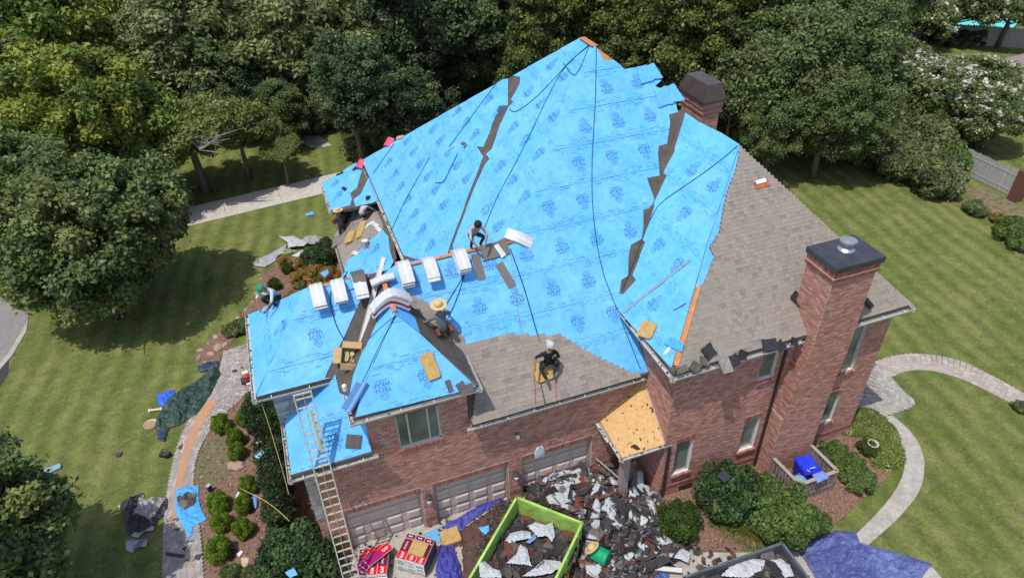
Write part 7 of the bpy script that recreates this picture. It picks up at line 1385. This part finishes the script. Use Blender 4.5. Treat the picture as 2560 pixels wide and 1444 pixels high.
q = G((2380, 78), (2400, 40), (2560, 44), (2530, 78), (2460, 84)); b = MB(); b.add([(p.x, p.y, .3) for p in q], [(0, 1, 2, 3, 4)]); o = b.build('pool_water', mat('pool_water', (.10, .62, .58), .1, .05), kind='structure'); o.data.flip_normals() if o.data.polygons[0].normal.z < 0 else None
# neighbour's roof corner at the right edge
p = gz(2590, 200, 2.9); t = thing('neighbour_house', 'pinkish brown roof corner of a neighbouring house at the right edge', 'house', (p.x+5, p.y, 0)); b = MB(); b.prism([(p.x-.2, p.y-4.0), (p.x+9, p.y-4.0), (p.x+9, p.y+4), (p.x-.2, p.y+4)], 0, 2.7, (.3, .14, .11)); b.build('wall', M_VC, t)
b = MB(); b.add([(p.x-.6, p.y-4.4, 2.7), (p.x+9, p.y-4.4, 2.7), (p.x+9, p.y+4.4, 2.7), (p.x-.6, p.y+4.4, 2.7), (p.x+3.6, p.y, 5.6), (p.x+9, p.y, 5.6)], [(0, 1, 5, 4), (0, 4, 3), (4, 5, 2, 3)], (.27, .20, .19)); b.build('roof', M_SHINGLE, t)
# brick house glimpsed through the trees behind
p = gz(1010, 250, 0); t = thing('far_house', 'orange brick house glimpsed through the dark trees behind the left slope', 'house', (p.x, p.y+3, 0)); b = MB(); b.aabb((p.x-7, p.y+3, 0), (p.x+5, p.y+11, 4.6), (.36, .12, .07)); b.build('wall', M_VC, t)
b = MB(); x0, x1, y0, y1 = p.x-7.5, p.x+5.5, p.y+2.5, p.y+11.5; b.add([(x0, y0, 4.6), (x1, y0, 4.6), (x1, y1, 4.6), (x0, y1, 4.6), (x0+4, (y0+y1)/2, 8.2), (x1-4, (y0+y1)/2, 8.2)], [(0, 1, 5, 4), (1, 2, 5), (2, 3, 4, 5), (3, 0, 4)], (.18, .15, .14)); b.build('roof', M_SHINGLE, t)
for k in range(4): b = MB(); b.aabb((p.x-5.5+k*2.6, p.y+2.95, 1.0), (p.x-4.3+k*2.6, p.y+3.0, 2.6), (.65, .63, .6)); f = b.build('window', M_VC, t); b = MB(); b.aabb((p.x-5.4+k*2.6, p.y+2.92, 1.1), (p.x-4.4+k*2.6, p.y+2.94, 2.5)); b.build('pane', M_GLASS, f)

# ---- leaf litter under the woods, low undergrowth
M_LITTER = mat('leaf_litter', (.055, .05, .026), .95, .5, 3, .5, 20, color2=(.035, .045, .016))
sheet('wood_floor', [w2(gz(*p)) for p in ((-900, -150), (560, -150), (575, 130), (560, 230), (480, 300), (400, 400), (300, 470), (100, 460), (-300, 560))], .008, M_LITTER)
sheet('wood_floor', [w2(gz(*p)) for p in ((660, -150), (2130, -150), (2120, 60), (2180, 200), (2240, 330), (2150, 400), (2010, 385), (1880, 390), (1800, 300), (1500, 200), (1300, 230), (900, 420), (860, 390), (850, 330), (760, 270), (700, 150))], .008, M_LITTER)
for px, py, R, H, l_ in ((700, 215, 1.6, 2.4, 'shaded undergrowth below the pale house glimpse'), (780, 300, 1.4, 2.0, 'shaded undergrowth beside the back walk'), (960, 330, 1.6, 2.2, 'shaded undergrowth at the left edge of the roof'), (920, 380, 1.3, 1.6, 'low undergrowth beside the concrete walk end'), (420, 250, 1.8, 2.8, 'dark undergrowth between the left trees'), (120, 400, 1.8, 2.6, 'dark undergrowth under the yellow green trees'), (1180, 200, 1.8, 2.8, 'dark undergrowth behind the left roof slope'), (1840, 330, 1.4, 1.8, 'dark undergrowth behind the wing ridge'), (1880, 340, 1.2, 1.4, 'low undergrowth in the ash tree shade'), (2060, 350, 1.6, 2.2, 'dark undergrowth at the border under the ash tree'), (300, 500, 1.6, 2.0, 'shaded shrub between the lawn tree and concrete walk')):
    p = gz(px, py, H*.4); shrub('undergrowth', l_, p, R*1.3, H*1.35, 'wild', 'shaded undergrowth below the trees')

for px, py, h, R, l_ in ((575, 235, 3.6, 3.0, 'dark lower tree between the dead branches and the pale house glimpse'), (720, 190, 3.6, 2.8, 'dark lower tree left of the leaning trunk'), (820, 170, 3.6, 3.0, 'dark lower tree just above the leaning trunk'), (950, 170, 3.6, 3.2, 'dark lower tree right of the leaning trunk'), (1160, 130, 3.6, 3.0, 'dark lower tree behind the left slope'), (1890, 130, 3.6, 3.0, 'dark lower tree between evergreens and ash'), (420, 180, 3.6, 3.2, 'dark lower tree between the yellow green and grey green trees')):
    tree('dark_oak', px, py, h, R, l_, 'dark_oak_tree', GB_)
for px, py, h, R, l_ in ((700, 270, 2.8, 2.4, 'low shade tree between the house glimpse and the back walk'), (960, 270, 2.8, 2.6, 'low shade tree left of the pink wrapper'), (330, 240, 2.8, 3.0, 'low shade tree below the top edge yellow green tree'), (540, 260, 2.8, 2.6, 'low shade tree behind the dead branches'), (80, 420, 2.8, 3.2, 'low shade tree behind the lawn tree'), (1240, 140, 2.8, 2.6, 'low shade tree behind the ridge notch')):
    tree('ash', px, py, h, R, l_, 'shade_tree', GB_)
tree('maple', -170, 1430, 4.6, 3.6, 'maple standing outside the lower left, shading the corner of the lawn', 'maple_tree')
